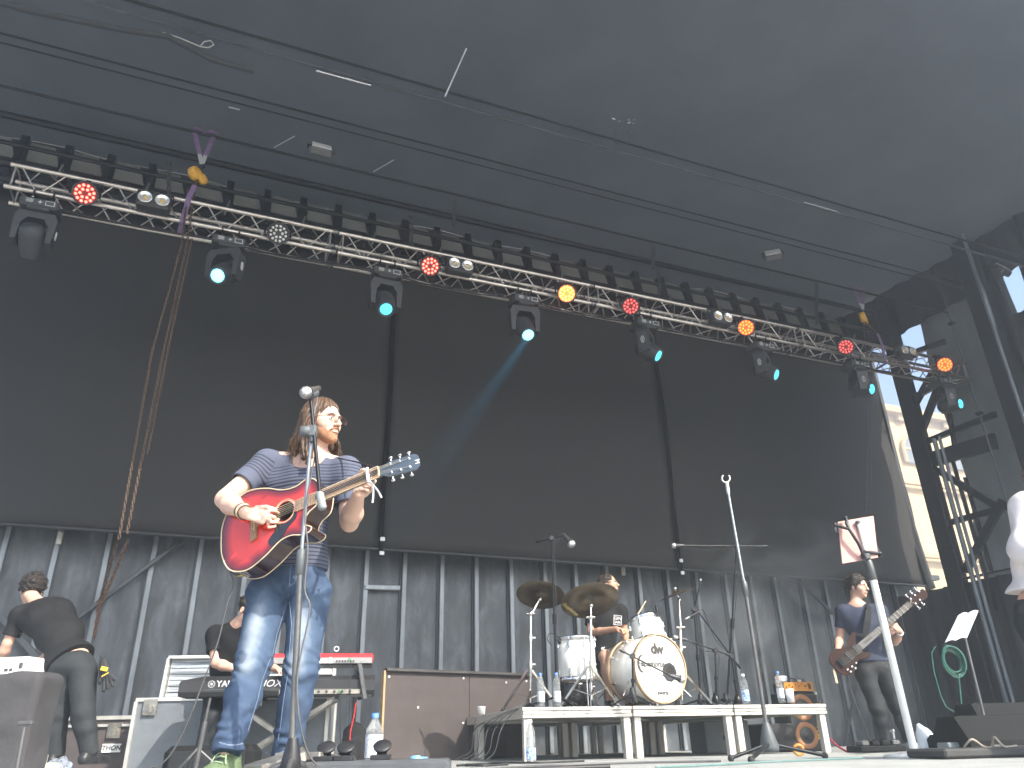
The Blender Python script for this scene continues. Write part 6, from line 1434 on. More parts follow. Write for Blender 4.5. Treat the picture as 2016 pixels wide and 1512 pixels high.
b = MB(); b.lathe([(.009, -.0), (.0165, .01), (.0175, .07), (.014, .078), (0, .08)], g(629, 968, -.03), (g(636, 1005, -.03) - g(629, 968, -.03)).normalized(), 16); b.build('counterweight', mat('weight_grey', (.22, .24, .25), .5), t)
b = MB(); b.box((0, 0, 0), (.035, .04, .06), Matrix.Translation(g(616, 850, -.02)), bev=.01); knob(b, g(612, 850, -.02), V(-1, -.1, 0), .026, .045); b.cyl(g(616, 858, -.02), g(616, 870, -.02), .014); b.build('clutch', plg, t)
for k_, (x, y, dd) in enumerate(((470, 1508, .0), (680, 1500, .25), (560, 1512, -.42))):
    b = MB(); b.cyl(base + V(0, 0, .10), fl(x, y, 3.05 + dd, .015), .010); b.sph(fl(x, y, 3.05 + dd, .015), .017, 8, 6, mi=1); b.build('leg', [greym, rubber], t)
b = MB(); b.lathe([(.018, .17), (.034, .10), (.036, .06), (.02, .05), (0, .05)], base, Z_, 16); b.build('hub', black, t)
m_ = thing('microphone', 'vocal microphone with silver ball grille atop the stand before the guitarist', 'microphone', g(606, 770))
md = (g(596, 773, -.12) - g(622, 764, .0)).normalized(); mo = g(622, 766, .0)
b = MB(); b.lathe([(.0, -.03), (.012, -.03), (.0125, -.02), (.013, .0), (.019, .075), (.022, .08)], mo, md, 18); b.build('body', mat('mic_champagne', (.22, .21, .19), .4, .8, var=.05), m_)
b = MB(); b.lathe([(.022, .08), (.027, .095), (.0275, .10), (.0275, .106), (.026, .12), (.02, .132), (.01, .139), (0, .141)], mo, md, 20); b.build('grille', grille, m_)
b = MB(); b.lathe([(.0285, .098), (.0290, .102), (.0285, .107)], mo, md, 20); b.build('ring', chrome, m_)
b = MB(); b.cyl(mo + md * .03 + V(0, 0, -.02), g(612, 785, -.02), .012); b.tube([mo + md * (.0) + V(0, 0, -.018), mo + md * .06 + V(0, 0, -.022)], .018, 10); b.build('clip', plg, m_)
c_ = thing('mic_cable', 'black cable wound down the foreground microphone stand', 'cable', mo, 'microphone cables'); b = MB()
pts = [mo - md * .03, g(626, 764, .02), g(624, 790, -.01), g(616, 830, -.03), g(622, 880, -.03), g(612, 940, -.025), g(600, 1010, -.02), g(606, 1080, -.02), g(600, 1160, -.02), g(610, 1200, -.02), g(590, 1300, -.02), g(585, 1350, -.02), g(590, 1420, -.02), g(605, 1480, .02), g(625, 1508, .05)]
b.tube(sm(pts), .0034, 6); b.build('cable', mat('cable_satin', (.09, .09, .09), .4), c_)
# centre stand without microphone
d0 = 5.6; g = lambda x, y, d=0: D(x, y, d0 + d)
base = fl(1516, 1478, 5.6); top_ = g(1434, 972)
t = thing('mic_stand', 'tall straight mic stand with an empty clip, between drums and bass player', 'microphone stand', base)
m1 = g(1467, 1160)
b = MB(); b.cyl(base + V(0, 0, .1), m1, .0145, seg=14); b.build('lower_tube', greym, t); b = MB(); b.cyl(m1, top_, .0105, seg=12); b.build('upper_tube', bpy.data.materials['tube_satin'], t)
b = MB(); b.lathe([(.014, -.05), (.021, -.045), (.022, .045), (.014, .06)], m1, (top_ - m1).normalized(), 14); b.build('collar', greym, t)
b = MB(); b.lathe([(.014, .23), (.03, .20), (.062, .08), (.055, .05), (0, .05)], base, Z_, 20); b.build('hub', plg, t)
for (x, y, dd) in ((1440, 1500, -.05), (1478, 1490, -.55), (1623, 1483, .05)): b = MB(); b.cyl(base + V(0, 0, .10), fl(x, y, 5.6 + dd, .02), .012); b.sph(fl(x, y, 5.6 + dd, .018), .022, 10, 6, mi=1); b.build('leg', [blackm, rubber], t)
b = MB(); b.cyl(top_, g(1431, 950), .014); b.tube([g(1429 + 8 * math.cos(a), 942 - 8 * math.sin(a)) for a in [R_(130 + i * 28) for i in range(11)]], .007, 6); b.build('clip', mat('clip_pale', (.45, .45, .43), .4), t)
# white round-base stand with tablet
d0 = 5.45; g = lambda x, y, d=0: D(x, y, d0 + d)
wht = mat('white_enamel', (.78, .76, .70), .3, var=.04)
base = fl(1800, 1480, 5.45); t = thing('round_base_stand', 'white round-base stand carrying a tablet in front of the bass player', 'stand', base)
b = MB(); b.lathe([(.185, 0), (.19, .006), (.18, .018), (.05, .034), (.0, .036)], base, Z_, 40); b.build('round_base', wht, t)
m1 = g(1716, 1128); b = MB(); b.cyl(base + V(0, 0, .03), m1, .024, seg=18); b.build('lower_tube', wht, t); b = MB(); b.cyl(m1, g(1690, 1030), .014, seg=14); b.build('upper_tube', wht, t)
b = MB(); b.lathe([(.016, -.06), (.027, -.05), (.027, .07), (.02, .09)], m1, (g(1690, 1030) - m1).normalized(), 16); b.build('collar', greym, t); b = MB(); b.box((0, 0, 0), (.06, .06, .05), Matrix.Translation(g(1703, 1096)), bev=.008); b.build('clamp', plg, t); b = MB(); b.cyl(g(1690, 1032), g(1688, 1026), .017); b.build('cap', plg, t)
hold = thing('tablet_holder', 'black clamp arm holding the pink tablet on the white stand', 'holder', g(1700, 1095, -.0)); b = MB(); b.tube([g(1703, 1098, -.03), g(1690, 1070, -.05), g(1672, 1042, -.05), g(1665, 1028, -.03)], [.014, .012, .012, .01], 8); b.build('arm', black, hold)
for p, q in (((1672, 1042, -.05), (1643, 1033, -.02)), ((1672, 1042, -.05), (1665, 1020, -.02)), ((1700, 1085, -.03), (1732, 1090, -.0))): b = MB(); b.tube([g(*p), g(*q)], [.010, .013], 8); b.sph(g(*q), .018, 8, 6); b.build('prong', black, hold)
tb = thing('tablet', 'rose pink tablet in its case on the white stand', 'tablet', g(1688, 1062)); A, B_, C_, E_ = g(1649, 1028, .03), g(1719, 1016, .03), g(1728, 1098, .0), g(1658, 1110, .0)
xx = (B_ - A).normalized(); nn = xx.cross((E_ - A).normalized()).normalized(); cc = (A + B_ + C_ + E_) / 4; TM = frame(cc, xx, nn); b = MB(); k9 = nn * .007; b.add([p + k9 for p in (A, B_, C_, E_)] + [p - k9 for p in (A, B_, C_, E_)], [(0, 1, 2, 3), (7, 6, 5, 4), (0, 4, 5, 1), (1, 5, 6, 2), (2, 6, 7, 3), (3, 7, 4, 0)]); b.build('case', mat('rose_gold', (.42, .23, .20), .5, .1, var=.04), tb)
sd2 = 1 if nn.dot(CO - cc) < 0 else -1
b = MB(); b.box((0, 0, sd2 * .0085), ((B_ - A).length - .02, (E_ - A).length - .02, .002), TM); b.build('screen', mat('tablet_glass', (.02, .02, .02), .08), tb)

# ------------------------------------------------------------------ bottles, cups
pet = mat('clear_plastic', (.85, .9, .92), .06, var=0, trans=.85, alpha=.55, ior=1.2); lblb = mat('label_blue', (.08, .22, .6), .5, var=.25, scale=60, col2=(.6, .7, .85), thr=(.45, .55)); lblw = mat('label_white', (.6, .62, .65), .5, var=.2, scale=80, col2=(.25, .3, .4), thr=(.5, .62)); capb = mat('cap_blue', (.08, .2, .55), .4, var=0); capw = mat('cap_white', (.75, .75, .75), .4, var=0)
def bottle(o, label, H=.23, r=.032, cap=capb, lbl=lblw, lh=(.15, .45), group='plastic water bottles'):
    t = thing('water_bottle', label, 'bottle', o, group); pr = [(0, 0), (r * .85, 0), (r, .01)]
    for k_ in range(7): z = .02 + k_ * H * .085; pr += [(r, z), (r * .95, z + H * .04)]
    pr += [(r, H * .66), (r * .92, H * .74), (r * .6, H * .84), (r * .38, H * .89), (r * .36, H * .93)]
    b = MB(); b.lathe(pr, o, Z_, 20); b.build('body', pet, t); b = MB(); b.lathe([(r * 1.02, H * lh[0]), (r * 1.02, H * lh[1])], o, Z_, 20); b.build('label', lbl, t)
    b = MB(); b.lathe([(r * .42, H * .92), (r * .42, H), (0, H)], o, Z_, 14); b.build('cap', cap, t)
    b = MB(); b.lathe([(0, .004), (r * .92, .006), (r * .94, H * .58), (0, H * .58)], o, Z_, 16); b.build('water', mat('water_fill', (.75, .85, .9), .05, var=0, trans=.9, alpha=.35, ior=1.33) if 'water_fill' not in bpy.data.materials else bpy.data.materials['water_fill'], t)
bottle(rd(1066, 1400, 6.97), 'blue capped bottle by the left cymbal stand, left of two', .27); bottle(rd(1098, 1400, 6.97), 'blue capped bottle by the left cymbal stand, right of two', .27)
bottle(rd(1472, 1398, 7.2), 'white capped bottle with blue label on the riser', .24, cap=capw, lbl=lblb, lh=(.08, .45)); bottle(rd(1542, 1397, 7.25), 'blue capped clear bottle near the right end of the riser', .26)
bottle(fl(1046, 1504, 6.3), 'bottle with blue label on the floor against the riser leg', .30, r=.036, cap=capw, lbl=lblb, lh=(.1, .35))
t = thing('plastic_cup', 'half full plastic cup beside the bottle at the riser end', 'cup', rd(1560, 1397, 7.25)); b = MB(); b.lathe([(0, .0), (.03, 0), (.036, .11), (.034, .11), (.029, .005)], rd(1560, 1397, 7.22), Z_, 18); b.build('cup', mat('cup_frosted', (.7, .72, .72), .4, var=0, alpha=.7), t); b = MB(); b.lathe([(0, .004), (.029, .004), (.031, .04), (0, .04)], rd(1560, 1397, 7.22), Z_, 16); b.build('drink', mat('drink_red', (.15, .03, .04), .2), t)
t = thing('small_tub', 'small white tub on the left edge of the riser', 'tub', rd(948, 1420, 8.9)); b = MB(); b.lathe([(0, 0), (.035, 0), (.042, .08), (.046, .085), (.03, .088), (0, .088)], rd(948, 1415, 8.6), Z_, 18); b.build('tub', white, t)

# ------------------------------------------------------------------ bass amplifier
tolex = mat('amp_black', (.02, .02, .021), .7, var=.2); grl = mat('amp_grille', (.05, .05, .05), .4, .8, var=.6, scale=90, stretch=(1, 1, 3)); spk = mat('speaker_orange', (.30, .13, .05), .5, var=.1); orng = mat('amp_orange', (.50, .20, .03), .4, var=.1)
Bc = D(1590, 1440, 8.75); AM = yawm(V(Bc.x, Bc.y, 0), V(.985, .17, 0)); w_, h_ = .36, .57
t = thing('bass_cabinet', 'tall black bass cabinet with two orange speakers behind the riser', 'speaker cabinet', AM)
b = MB(); b.box((0, .18, h_ / 2), (w_, .34, h_), AM, bev=.012); b.build('cabinet', tolex, t); b = MB(); b.box((0, 0, h_ / 2), (w_ - .03, .012, h_ - .03), AM); b.build('grille', grl, t)
for z in (.15, .42):
    b = MB(); FMx = AM @ Matrix.Translation((-.02, -.010, z)); b.lathe([(.128, 0), (.123, .006), (.085, .008), (.08, 0)], FMx @ V(0, 0, 0), AM.to_3x3() @ V(0, -1, 0), 28); o = b.build('speaker', spk, t); b = MB(); b.lathe([(.08, .0), (.04, -.002), (.035, .006), (0, .010)], FMx @ V(0, 0, 0), AM.to_3x3() @ V(0, -1, 0), 24); b.build('cone', grl, o)
text('MARKBASS', .072, AM @ Matrix.Translation((.145, -.014, .28)) @ Matrix.Rotation(R_(90), 4, 'X') @ Matrix.Rotation(R_(82), 4, 'Z'), mat('logo_yellow', (.75, .40, .03), .5, var=0), t, bold=.003, sx=1)
for sx in (-1, 1): b = MB(); b.box((sx * (w_ / 2 - .015), .01, h_ - .015), (.035, .045, .035), AM, bev=.008); b.build('corner', alud, t)
HM_ = AM @ Matrix.Translation((-.0, .1, h_ + .002)); t = thing('bass_amp_head', 'small orange amplifier head on the bass cabinet', 'amplifier', HM_)
b = MB(); b.box((-.02, .02, .05), (.33, .24, .09), HM_, bev=.006); b.build('case', tolex, t); b = MB(); b.box((-.02, -.104, .05), (.33, .008, .088), HM_); fp_ = b.build('front_panel', orng, t)
for i in range(8): b = MB(); b.cyl(HM_ @ V(-.155 + .035 * i, -.108, .055 + .02 * (i % 2)), HM_ @ V(-.155 + .035 * i, -.125, .055 + .02 * (i % 2)), .008); b.build('knob', [black if i > 5 else orng], fp_)
b = MB(); b.box((.105, -.109, .05), (.03, .003, .05), HM_); b.box((-.13, -.109, .02), (.03, .003, .02), HM_); b.build('socket', black, fp_)
t = thing('effect_pedal', 'white effect box with cable on top of the orange amplifier', 'pedal', HM_ @ V(-.13, .0, .1)); b = MB(); b.box((-.15, 0, .135), (.11, .08, .06), HM_, bev=.008); b.build('case', white, t); b = MB(); b.tube([HM_ @ V(-.11, -.04, .11), HM_ @ V(-.06, -.06, .14), HM_ @ V(0, -.05, .12), HM_ @ V(.02, -.03, .10)], .007, 6); b.build('cable', black, t)
t = thing('wireless_pack', 'cream receiver with black cable on top of the orange amplifier', 'receiver', HM_ @ V(.03, 0, .1)); b = MB(); b.box((.03, 0, .11), (.07, .07, .03), HM_, bev=.01); b.box((.1, .03, .115), (.08, .06, .05), HM_, mi=1, bev=.01); b.build('case', [mat('cream_plastic', (.6, .5, .36), .5), greym], t)

# ------------------------------------------------------------------ keyboards
d0 = 6.2; g = lambda x, y, d=0: D(x, y, d0 + d)
KX = (g(722, 1352, .25) - g(385, 1332, 0)); KX.z = 0; KX.normalize(); KN = V(-KX.y, KX.x, 0)
p0 = g(352, 1352, 0); kz = g(390, 1348, 0).z
KM = yawm(V(p0.x, p0.y, 0) + KN * .0, KX); KL = 1.47
kb = thing('keyboard', 'long black stage keyboard on the lower tier of the stand', 'keyboard', KM @ V(.7, .2, kz - .04), 'stage keyboards')
blk2 = mat('keyboard_black', (.02, .021, .023), .4, var=.15)
b = MB(); YM = KM @ Matrix.Translation((0, 0, kz - .08))
prof = [(0, .03), (.02, .0), (.34, 0), (.40, .03), (.40, .08), (.30, .13), (.05, .145), (0, .11)]
b.add([YM @ V(x, y, z) for x in (.16, KL - .02) for y, z in prof], [list(range(8))[::-1], list(range(8, 16))] + [(i, (i + 1) % 8, 8 + (i + 1) % 8, 8 + i) for i in range(8)]); b.build('body', blk2, kb)
b = MB()
for (x0, x1, tp) in ((0, .16, 1), (KL - .02, KL, 0)): b = MB(); b.add([YM @ V(x, y, z) for x, q in ((x0, .8 if tp else 1), (x1, 1)) for y, z in [(y_, z_ * (q if z_ > .05 else 1)) for y_, z_ in prof]], [list(range(8))[::-1], list(range(8, 16))] + [(i, (i + 1) % 8, 8 + (i + 1) % 8, 8 + i) for i in range(8)]); b.build('end_cap', rubber, kb)
b = MB(); b.box((KL / 2, -.002, .045), (KL - .35, .004, .004), YM); b.box((1.05, -.003, .022), (.62, .004, .032), YM, mi=1); b.build('rear_panel', [greym, mat('socket_panel', (.30, .28, .24), .4, .5)], kb)
for i in range(9): b = MB(); b.cyl(YM @ V(.80 + .06 * i, -.002, .022), YM @ V(.80 + .06 * i, -.014, .022), .010); b.build('socket', black, kb)
RM = YM @ Matrix.Rotation(R_(90), 4, 'X'); paleM = mat('print_pale', (.5, .5, .5), .5, var=0)
text('YAMAHA', .062, RM @ Matrix.Translation((.40, .085, .002)), paleM, kb, bold=.001); text('MOXF6', .072, RM @ Matrix.Translation((.70, .085, .002)), paleM, kb, sx=1.1, shear=.3)
b = MB(); q = RM @ V(.235, .085, .003); b.tube([RM @ V(.235 + .024 * math.cos(a), .085 + .024 * math.sin(a), .003) for a in [i * math.pi / 10 for i in range(21)]], .002, 5)
for i in range(3): a = R_(90 + 60 * i); b.tube([RM @ V(.235 - .018 * math.cos(a), .085 - .018 * math.sin(a), .003), RM @ V(.235 + .018 * math.cos(a), .085 + .018 * math.sin(a), .003)], .002, 5)
b.build('emblem', paleM, kb)
b = MB(); whitek = mat('ivory_key', (.7, .7, .66), .3, var=0)
for i in range(44): b.box((.2 + i * .0275, .335, .11), (.025, .14, .02), YM)
b.build('keys', whitek, kb)
z2 = g(640, 1290, .2).z; UM = KM @ Matrix.Translation((.52, .10, z2 - .065)); UL = .93
ub = thing('keyboard', 'red synthesizer keyboard on the upper tier of the stand', 'keyboard', UM @ V(.45, .1, 0), 'stage keyboards')
redm = mat('synth_red', (.55, .03, .035), .35, var=.05, coat=.3)
b = MB(); b.x = UM; b.box((UL / 2, .16, .055), (UL, .32, .07), bev=.012); b.build('body', redm, ub)
b = MB(); b.x = UM; b.box((UL / 2, -.003, .035), (UL - .02, .01, .045), bev=.002); b.build('rear_panel', mat('synth_panel', (.30, .29, .28), .4, .5), ub)
b = MB(); b.x = UM; b.box((UL / 2, .17, .012), (UL - .01, .32, .018), bev=.004); b.build('underside', blk2, ub)
text('electro 2', .058, UM @ Matrix.Rotation(R_(90), 4, 'X') @ Matrix.Translation((.50, .036, .009)), white, ub, bold=.002)
for i in range(7): b = MB(); b.x = UM; b.cyl((.64 + i * .022, -.008, .03), (.64 + i * .022, -.02, .03), .007); b.build('socket', black, ub)
b = MB(); b.x = UM
for i in range(35): b.box((.06 + i * .0235, .27, .085), (.021, .13, .016))
b.build('keys', whitek, ub)
t = thing('sound_module', 'small silver box lying on the black keyboard under the red one', 'box', KM @ V(1.0, .1, kz + .065)); b = MB(); b.x = KM; b.box((1.02, .10, kz + .09), (.22, .14, .045), bev=.006); b.build('case', alud, t)
# stand
stm = mat('keyboard_stand_metal', (.20, .19, .17), .35, .8, var=.2, scale=12); ks = thing('keyboard_stand', 'black and grey double X stand under the keyboards', 'stand', KM @ V(.75, .1, 0), None)
for y in (.02, .34):
    b = MB(); b.x = KM; b.bar(V(.36, y, kz - .10), V(1.10, y, .03), .03, .045, up=V(0, 1, 0)); b.build('brace', stm, ks); b = MB(); b.x = KM; b.bar(V(1.18, y + .035, kz - .10), V(.40, y + .035, .03), .03, .045, up=V(0, 1, 0)); b.build('brace', stm, ks)
for x in (.40, 1.12): b = MB(); b.x = KM; b.cyl((x, -.05, .03), (x, .45, .03), .016); b.build('foot', blackm, ks); 
for x in (.36, 1.18): b = MB(); b.x = KM; b.cyl((x, -.06, kz - .10), (x, .45, kz - .10), .016); b.build('support_arm', blackm, ks)
for x in (.60, 1.36):
    b = MB(); b.x = KM; b.bar(V(x, .42, kz - .10), V(x - .02, .42, z2 - .06), .035, .035, up=V(0, 1, 0), bev=.006); b.bar(V(x - .02, .46, z2 - .07), V(x - .02, .0, z2 - .078), .03, .03, bev=.006); b.build('tier_arm', blackm, ks)
b = MB(); b.x = KM; b.bar(V(1.40, -.02, kz - .12), V(1.34, -.02, z2 - .06), .036, .03, up=V(0, 1, 0), bev=.008); b.build('tier_arm', greym, ks)
b = MB(); b.x = KM; b.bar(V(.60, -.03, kz - .16), V(.60, -.03, kz + .03), .05, .03, up=V(0, 1, 0), bev=.012); b.build('tier_arm', greym, ks)
for i, (x, lab) in enumerate(((.80, 'thin cable from the red keyboard hanging behind the guitarist'), (1.20, 'cable with green plug hanging from the black keyboard'), (1.26, 'cable with green plug at the end of the red keyboard'))):
    t = thing('keyboard_cable', lab, 'cable', KM @ V(x, -.03, kz), 'keyboard cables'); z0 = z2 - .03 if i != 1 else kz - .05
    b = MB(); b.tube([KM @ V(x, -.01, z0), KM @ V(x + .01, -.06, z0 - .02), KM @ V(x + .02, -.07, z0 - .2), KM @ V(x + .03, -.05, .2), KM @ V(x + .06 + .03 * i, -.08, .01)], .004, 5); b.build('cable', cablem, t)
    b = MB(); b.cyl(KM @ V(x, -.0, z0), KM @ V(x + .005, -.05, z0 - .01), .008); b.build('plug', mat('plug_green', (.05, .3, .12), .5) if i == 1 else (bpy.data.materials['plug_green'] if i == 2 else black), t)
t = thing('keyboard_lamp', 'small white ring clip on the red keyboard', 'clip', UM @ V(.62, 0, .1)); b = MB(); c = UM @ V(.63, -.0, .125); b.tube([c + KX * .018 * math.cos(a) + V(0, 0, .018 * math.sin(a)) for a in [i * math.pi / 7 for i in range(15)]], .004, 6); b.build('ring', white, t)

# ------------------------------------------------------------------ flight cases and boards
lam = mat('case_laminate', (.075, .062, .062), .5, var=.12, scale=12, bump=.1, bscale=60); lamg = mat('case_laminate_grey', (.13, .145, .16), .45, var=.1, scale=10, bump=.1, bscale=60); foam = mat('case_foam', (.35, .37, .38), .45, .6, var=.7, scale=5, stretch=(.3, 1, 9), thr=(.35, .65))
def edged(t, M, w, d, h, m, name='body', e=.028):
    b = MB(); b.box((w / 2, d / 2, h / 2), (w - .006, d - .006, h - .006), M); b.build(name, m, t)
    b = MB()
    for y in (0, d):
        for z in (0, h): b.box((w / 2, y, z), (w, e, e), M)
        for x in (0, w): b.box((x, y, h / 2), (e, e, h - e), M)
    for x in (0, w):
        for z in (0, h): b.box((x, d / 2, z), (e * .98, d - e, e * .98), M)
    b.build('edging', alud, t)
def latch(t, M, x, z, d=-.02):
    b = MB(); b.box((x, d, z), (.11, .008, .12), M, bev=.004); b.cyl(M @ V(x, d - .004, z - .01), M @ V(x, d - .012, z - .01), .036, seg=20); b.box((x, d - .016, z + .0), (.014, .01, .06), M); b.build('butterfly_latch', mat('latch_steel', (.5, .45, .38), .3, 1, var=.3, scale=40) if 'latch_steel' not in bpy.data.materials else bpy.data.materials['latch_steel'], t)
c0 = D(262, 1420, 6.75); CM = yawm(V(c0.x, c0.y, 0), V(.99, .12, 0)); hh = D(262, 1378, 6.75).z
t = thing('flight_case', 'large grey flight case with open ribbed lid behind the keyboard player', 'flight case', CM)
edged(t, CM, 1.55, .6, hh, lamg); latch(t, CM, .12, hh - .06); latch(t, CM, 1.3, hh - .06)
LM2 = CM @ Matrix.Translation((0.02, .58, hh + .01)) @ Matrix.Rotation(R_(-8), 4, 'X'); b = MB(); b.box((.75, .03, .19), (1.46, .02, .36), LM2); lid = b.build('lid_lining', foam, t)
b = MB()
for z in (.0, .38): b.box((.75, 0, z), (1.5, .09, .024), LM2)
for x in (.0, 1.5): b.box((x, 0, .19), (.024, .09, .36), LM2)
b.build('lid_rim', alud, t)
b = MB(); b.x = LM2
for k_ in range(7): b.box((.75, .014, .04 + k_ * .052), (1.45, .018, .012), bev=.004)
b.build('lining_ribs', foam, lid)
c0 = D(118, 1440, 7.0); CM2 = yawm(V(c0.x, c0.y, 0), V(.99, .12, 0)); h2 = D(240, 1412, 7.0).z
t = thing('flight_case', 'brown flight case with aluminium edges and white name plate behind the stagehand', 'flight case', CM2); edged(t, CM2, .60, .5, h2, lam, e=.03); latch(t, CM2, .44, h2 - .1); b = MB(); b.box((.3, -.018, h2 - .06), (.56, .006, .02), CM2); b.build('lid_seam', alud, t)
NM = CM2 @ Matrix.Translation((.445, -.02, h2 - .235)); b = MB(); b.box((0, 0, 0), (.15, .004, .065), NM); npl = b.build('name_plate', white, t); text('THON', .052, NM @ Matrix.Rotation(R_(90), 4, 'X') @ Matrix.Translation((0, 0, .003)), black, t, bold=.0015, shear=.1)
# leaning board (stage deck stored upright)
A = D(752, 1470, 8.3); B2 = D(1090, 1470, 9.6); top1 = D(752, 1320, 8.3).z; bdv = (V(B2.x, B2.y, 0) - V(A.x, A.y, 0)); bl_ = bdv.length; BMx = yawm(V(A.x, A.y, 0), bdv)
t = thing('brown_board', 'large reddish brown wooden deck panels standing upright behind the riser', 'panel', BMx); brn = mat('brown_plywood', (.062, .050, .048), .75, var=.18, scale=5, bump=.08)
for i in range(2):
    b = MB(); b.x = BMx; w = bl_ * .88; b.box((w * (.27 if i == 0 else .77), .03 + .0 * i, top1 / 2), (w * (.54 if i == 0 else .455), .04, top1), bev=.004); b.build('panel', brn, t)
b = MB(); b.x = BMx; b.box((w / 2, .0, top1 + .008), (w, .07, .03), bev=.004); b.box((-.008, .02, top1 / 2), (.022, .06, top1), mi=1); b.build('rim', [mat('rim_steel', (.09, .085, .08), .4, .6, var=.3), mat('raw_wood', (.38, .25, .14), .8, var=.2, scale=20)], t)
b = MB(); b.x = BMx
for (x, z) in ((.05, top1 - .06), (w * .5, top1 - .05), (w * .5, .35), (.4, .5), (w * .8, top1 - .08), (w * .95, top1 - .06)): b.lathe([(.012, 0), (.008, .004), (0, .005)], (x, -.0, z) if False else (x, .008, z), (0, -1, 0), 8)
b.build('bolts', white, t)
b = MB(); b.box((0, 0, 0), (1.6, .03, .5), yawm(D(640, 1395, 9.0) * 1.0, WD))

# ------------------------------------------------------------------ left foreground: covered monitor, white case, pole
d0 = 5.0; cov = mat('black_cover', (.045, .043, .046), .85, var=.2, scale=6, bump=.3, bscale=12)
A = D(84, 1420, 5.0); A = D(70, 1420, 5.0); t = thing('covered_speaker', 'speaker under a dark cloth cover at the lower left edge', 'speaker', V(A.x - .3, 5.2, 0)); zt = D(40, 1322, 5.0).z
CS = SDF(V(A.x - .75, 4.9, 0), V(A.x + .06, 5.7, zt + .05), .012)
def bx(X, Y, Z1):
    qx, qy, qz = np.abs(X - (A.x - .32)) - .28 + .04, np.abs(Y - 5.15) - .10, np.abs(Z1 - zt / 2) - zt / 2 + .05
    return np.sqrt(np.maximum(qx, 0) ** 2 + np.maximum(qy, 0) ** 2 + np.maximum(qz, 0) ** 2) + np.minimum(np.maximum(np.maximum(qx, qy), qz), 0) - .045
CS.op(npv(V(A.x - .75, 4.9, 0)), npv(V(A.x + .06, 5.7, zt + .05)), bx, 0, 'add'); CS.warp(folds(2, .010, 9, (1, .4, .1))); CS.build('cover', cov, t)
wc = thing('white_case', 'white plastic case held by the stagehand at the left edge', 'case', D(30, 1318, 6.2)); o = D(-62, 1330, 6.3); WM2 = yawm(o, V(.97, -.12, 0)); b = MB(); b.box((.24, .12, .055), (.50, .26, .14), WM2, bev=.015); b.build('shell', white, wc); b = MB()
for x in (.14, .44): b.box((x, -.014, .06), (.03, .012, .04), WM2, bev=.003)
b.box((.32, -.0125, .03), (.03, .004, .02), WM2); b.box((.36, -.0125, .03), (.025, .004, .022), WM2); b.build('fittings', greym, wc)
t = thing('short_pole', 'short grey T-topped pole in front of the covered speaker', 'pole', fl(38, 1508, 4.3)); b = MB(); b.cyl(fl(36, 1508, 4.3, .0), D(48, 1432, 4.3), .011); b.build('pole', greym, t); b = MB(); b.bar(D(37, 1424, 4.3), D(66, 1423, 4.3), .03, .022, bev=.006); b.build('top_bar', greym, t); b = MB(); b.lathe([(.10, 0), (.10, .01), (.03, .025), (0, .03)], fl(36, 1508, 4.3), Z_, 20); b.build('foot', greym, t)
# crumpled bag and paper box
t = thing('plastic_bag', 'crumpled clear plastic bag on the floor at the lower left', 'bag', fl(112, 1500, 5.6)); o = fl(112, 1500, 5.6); B_ = SDF(o - V(.14, .14, 0), o + V(.14, .14, .2), .006); B_.ell(o + V(0, 0, .03), (.075, .07, .055), None, 0); B_.ell(o + V(.03, 0, .07), (.03, .04, .05), None, .02); B_.warp(folds(12, .014, 50)); B_.plane(o + V(0, 0, .001), -Z_)
B_.build('bag', mat('bag_film', (.22, .25, .30), .12, var=.7, scale=40, alpha=.7), t, smooth_it=0)
t = thing('paper_box', 'small cream carton beside the plastic bag', 'box', fl(76, 1500, 5.5)); b = MB(); b.box((0, 0, .07), (.09, .08, .14), yawm(fl(74, 1500, 5.5), V(1, .2, 0)), bev=.004); b.box((.09, -.02, .045), (.11, .08, .09), yawm(fl(74, 1500, 5.5), V(1, .2, 0)), bev=.02); b.build('carton', mat('carton_cream', (.5, .46, .36), .7), t)
# front power box with flip lids, bottle
d0 = 3.35; o = fl(700, 1500, 3.3); PM = yawm(fl(560, 1508, 3.2), V(.99, .05, 0)); pz_ = D(720, 1497, 3.25).z; pb = thing('power_box', 'dark grey floor power box with three open round socket lids', 'power box', PM); pgm = mat('box_grey', (.09, .095, .10), .45, .3, var=.15, scale=12)
b = MB(); b.x = PM; b.box((.31, .10, pz_ / 2), (.62, .30, pz_), bev=.012); b.box((.31, -.056, pz_ / 2 - .01), (.60, .006, pz_ * .7), mi=0); b.build('case', pgm, pb)
for (x, y, w) in ((639, 1483, 1), (678, 1486, .95), (750, 1484, .95)):
    q = D(x, y, 3.3); c = V(q.x, q.y, pz_); b = MB(); b.box((0, 0, .008), (.075, .07, .02), yawm(c, V(1, .05, 0)), bev=.004); sk_ = b.build('socket', black, pb)
    b = MB(); b.lathe([(0, 0), (.034, 0), (.036, .008), (.030, .012), (0, .014)], c + V(0, .03, .044), V(.0, -.62, .78), 22); b.box((0, .03, .022), (.04, .012, .03), yawm(c, V(1, .05, 0))); b.build('lid', black, sk_)
b = MB()
for x in (.30, .37): b.lathe([(.016, 0), (.012, .004), (0, .004)], PM @ V(x, -.0595, pz_ * .45), V(0, -1, 0), 14)
b.build('bolt', white, pb)
o = D(735, 1488, 3.55); bottle(V(o.x, o.y, 0.02), 'big blue capped water bottle behind the power box', D(735, 1404, 3.55).z - .02, r=.037, lh=(.3, .66), group=None)
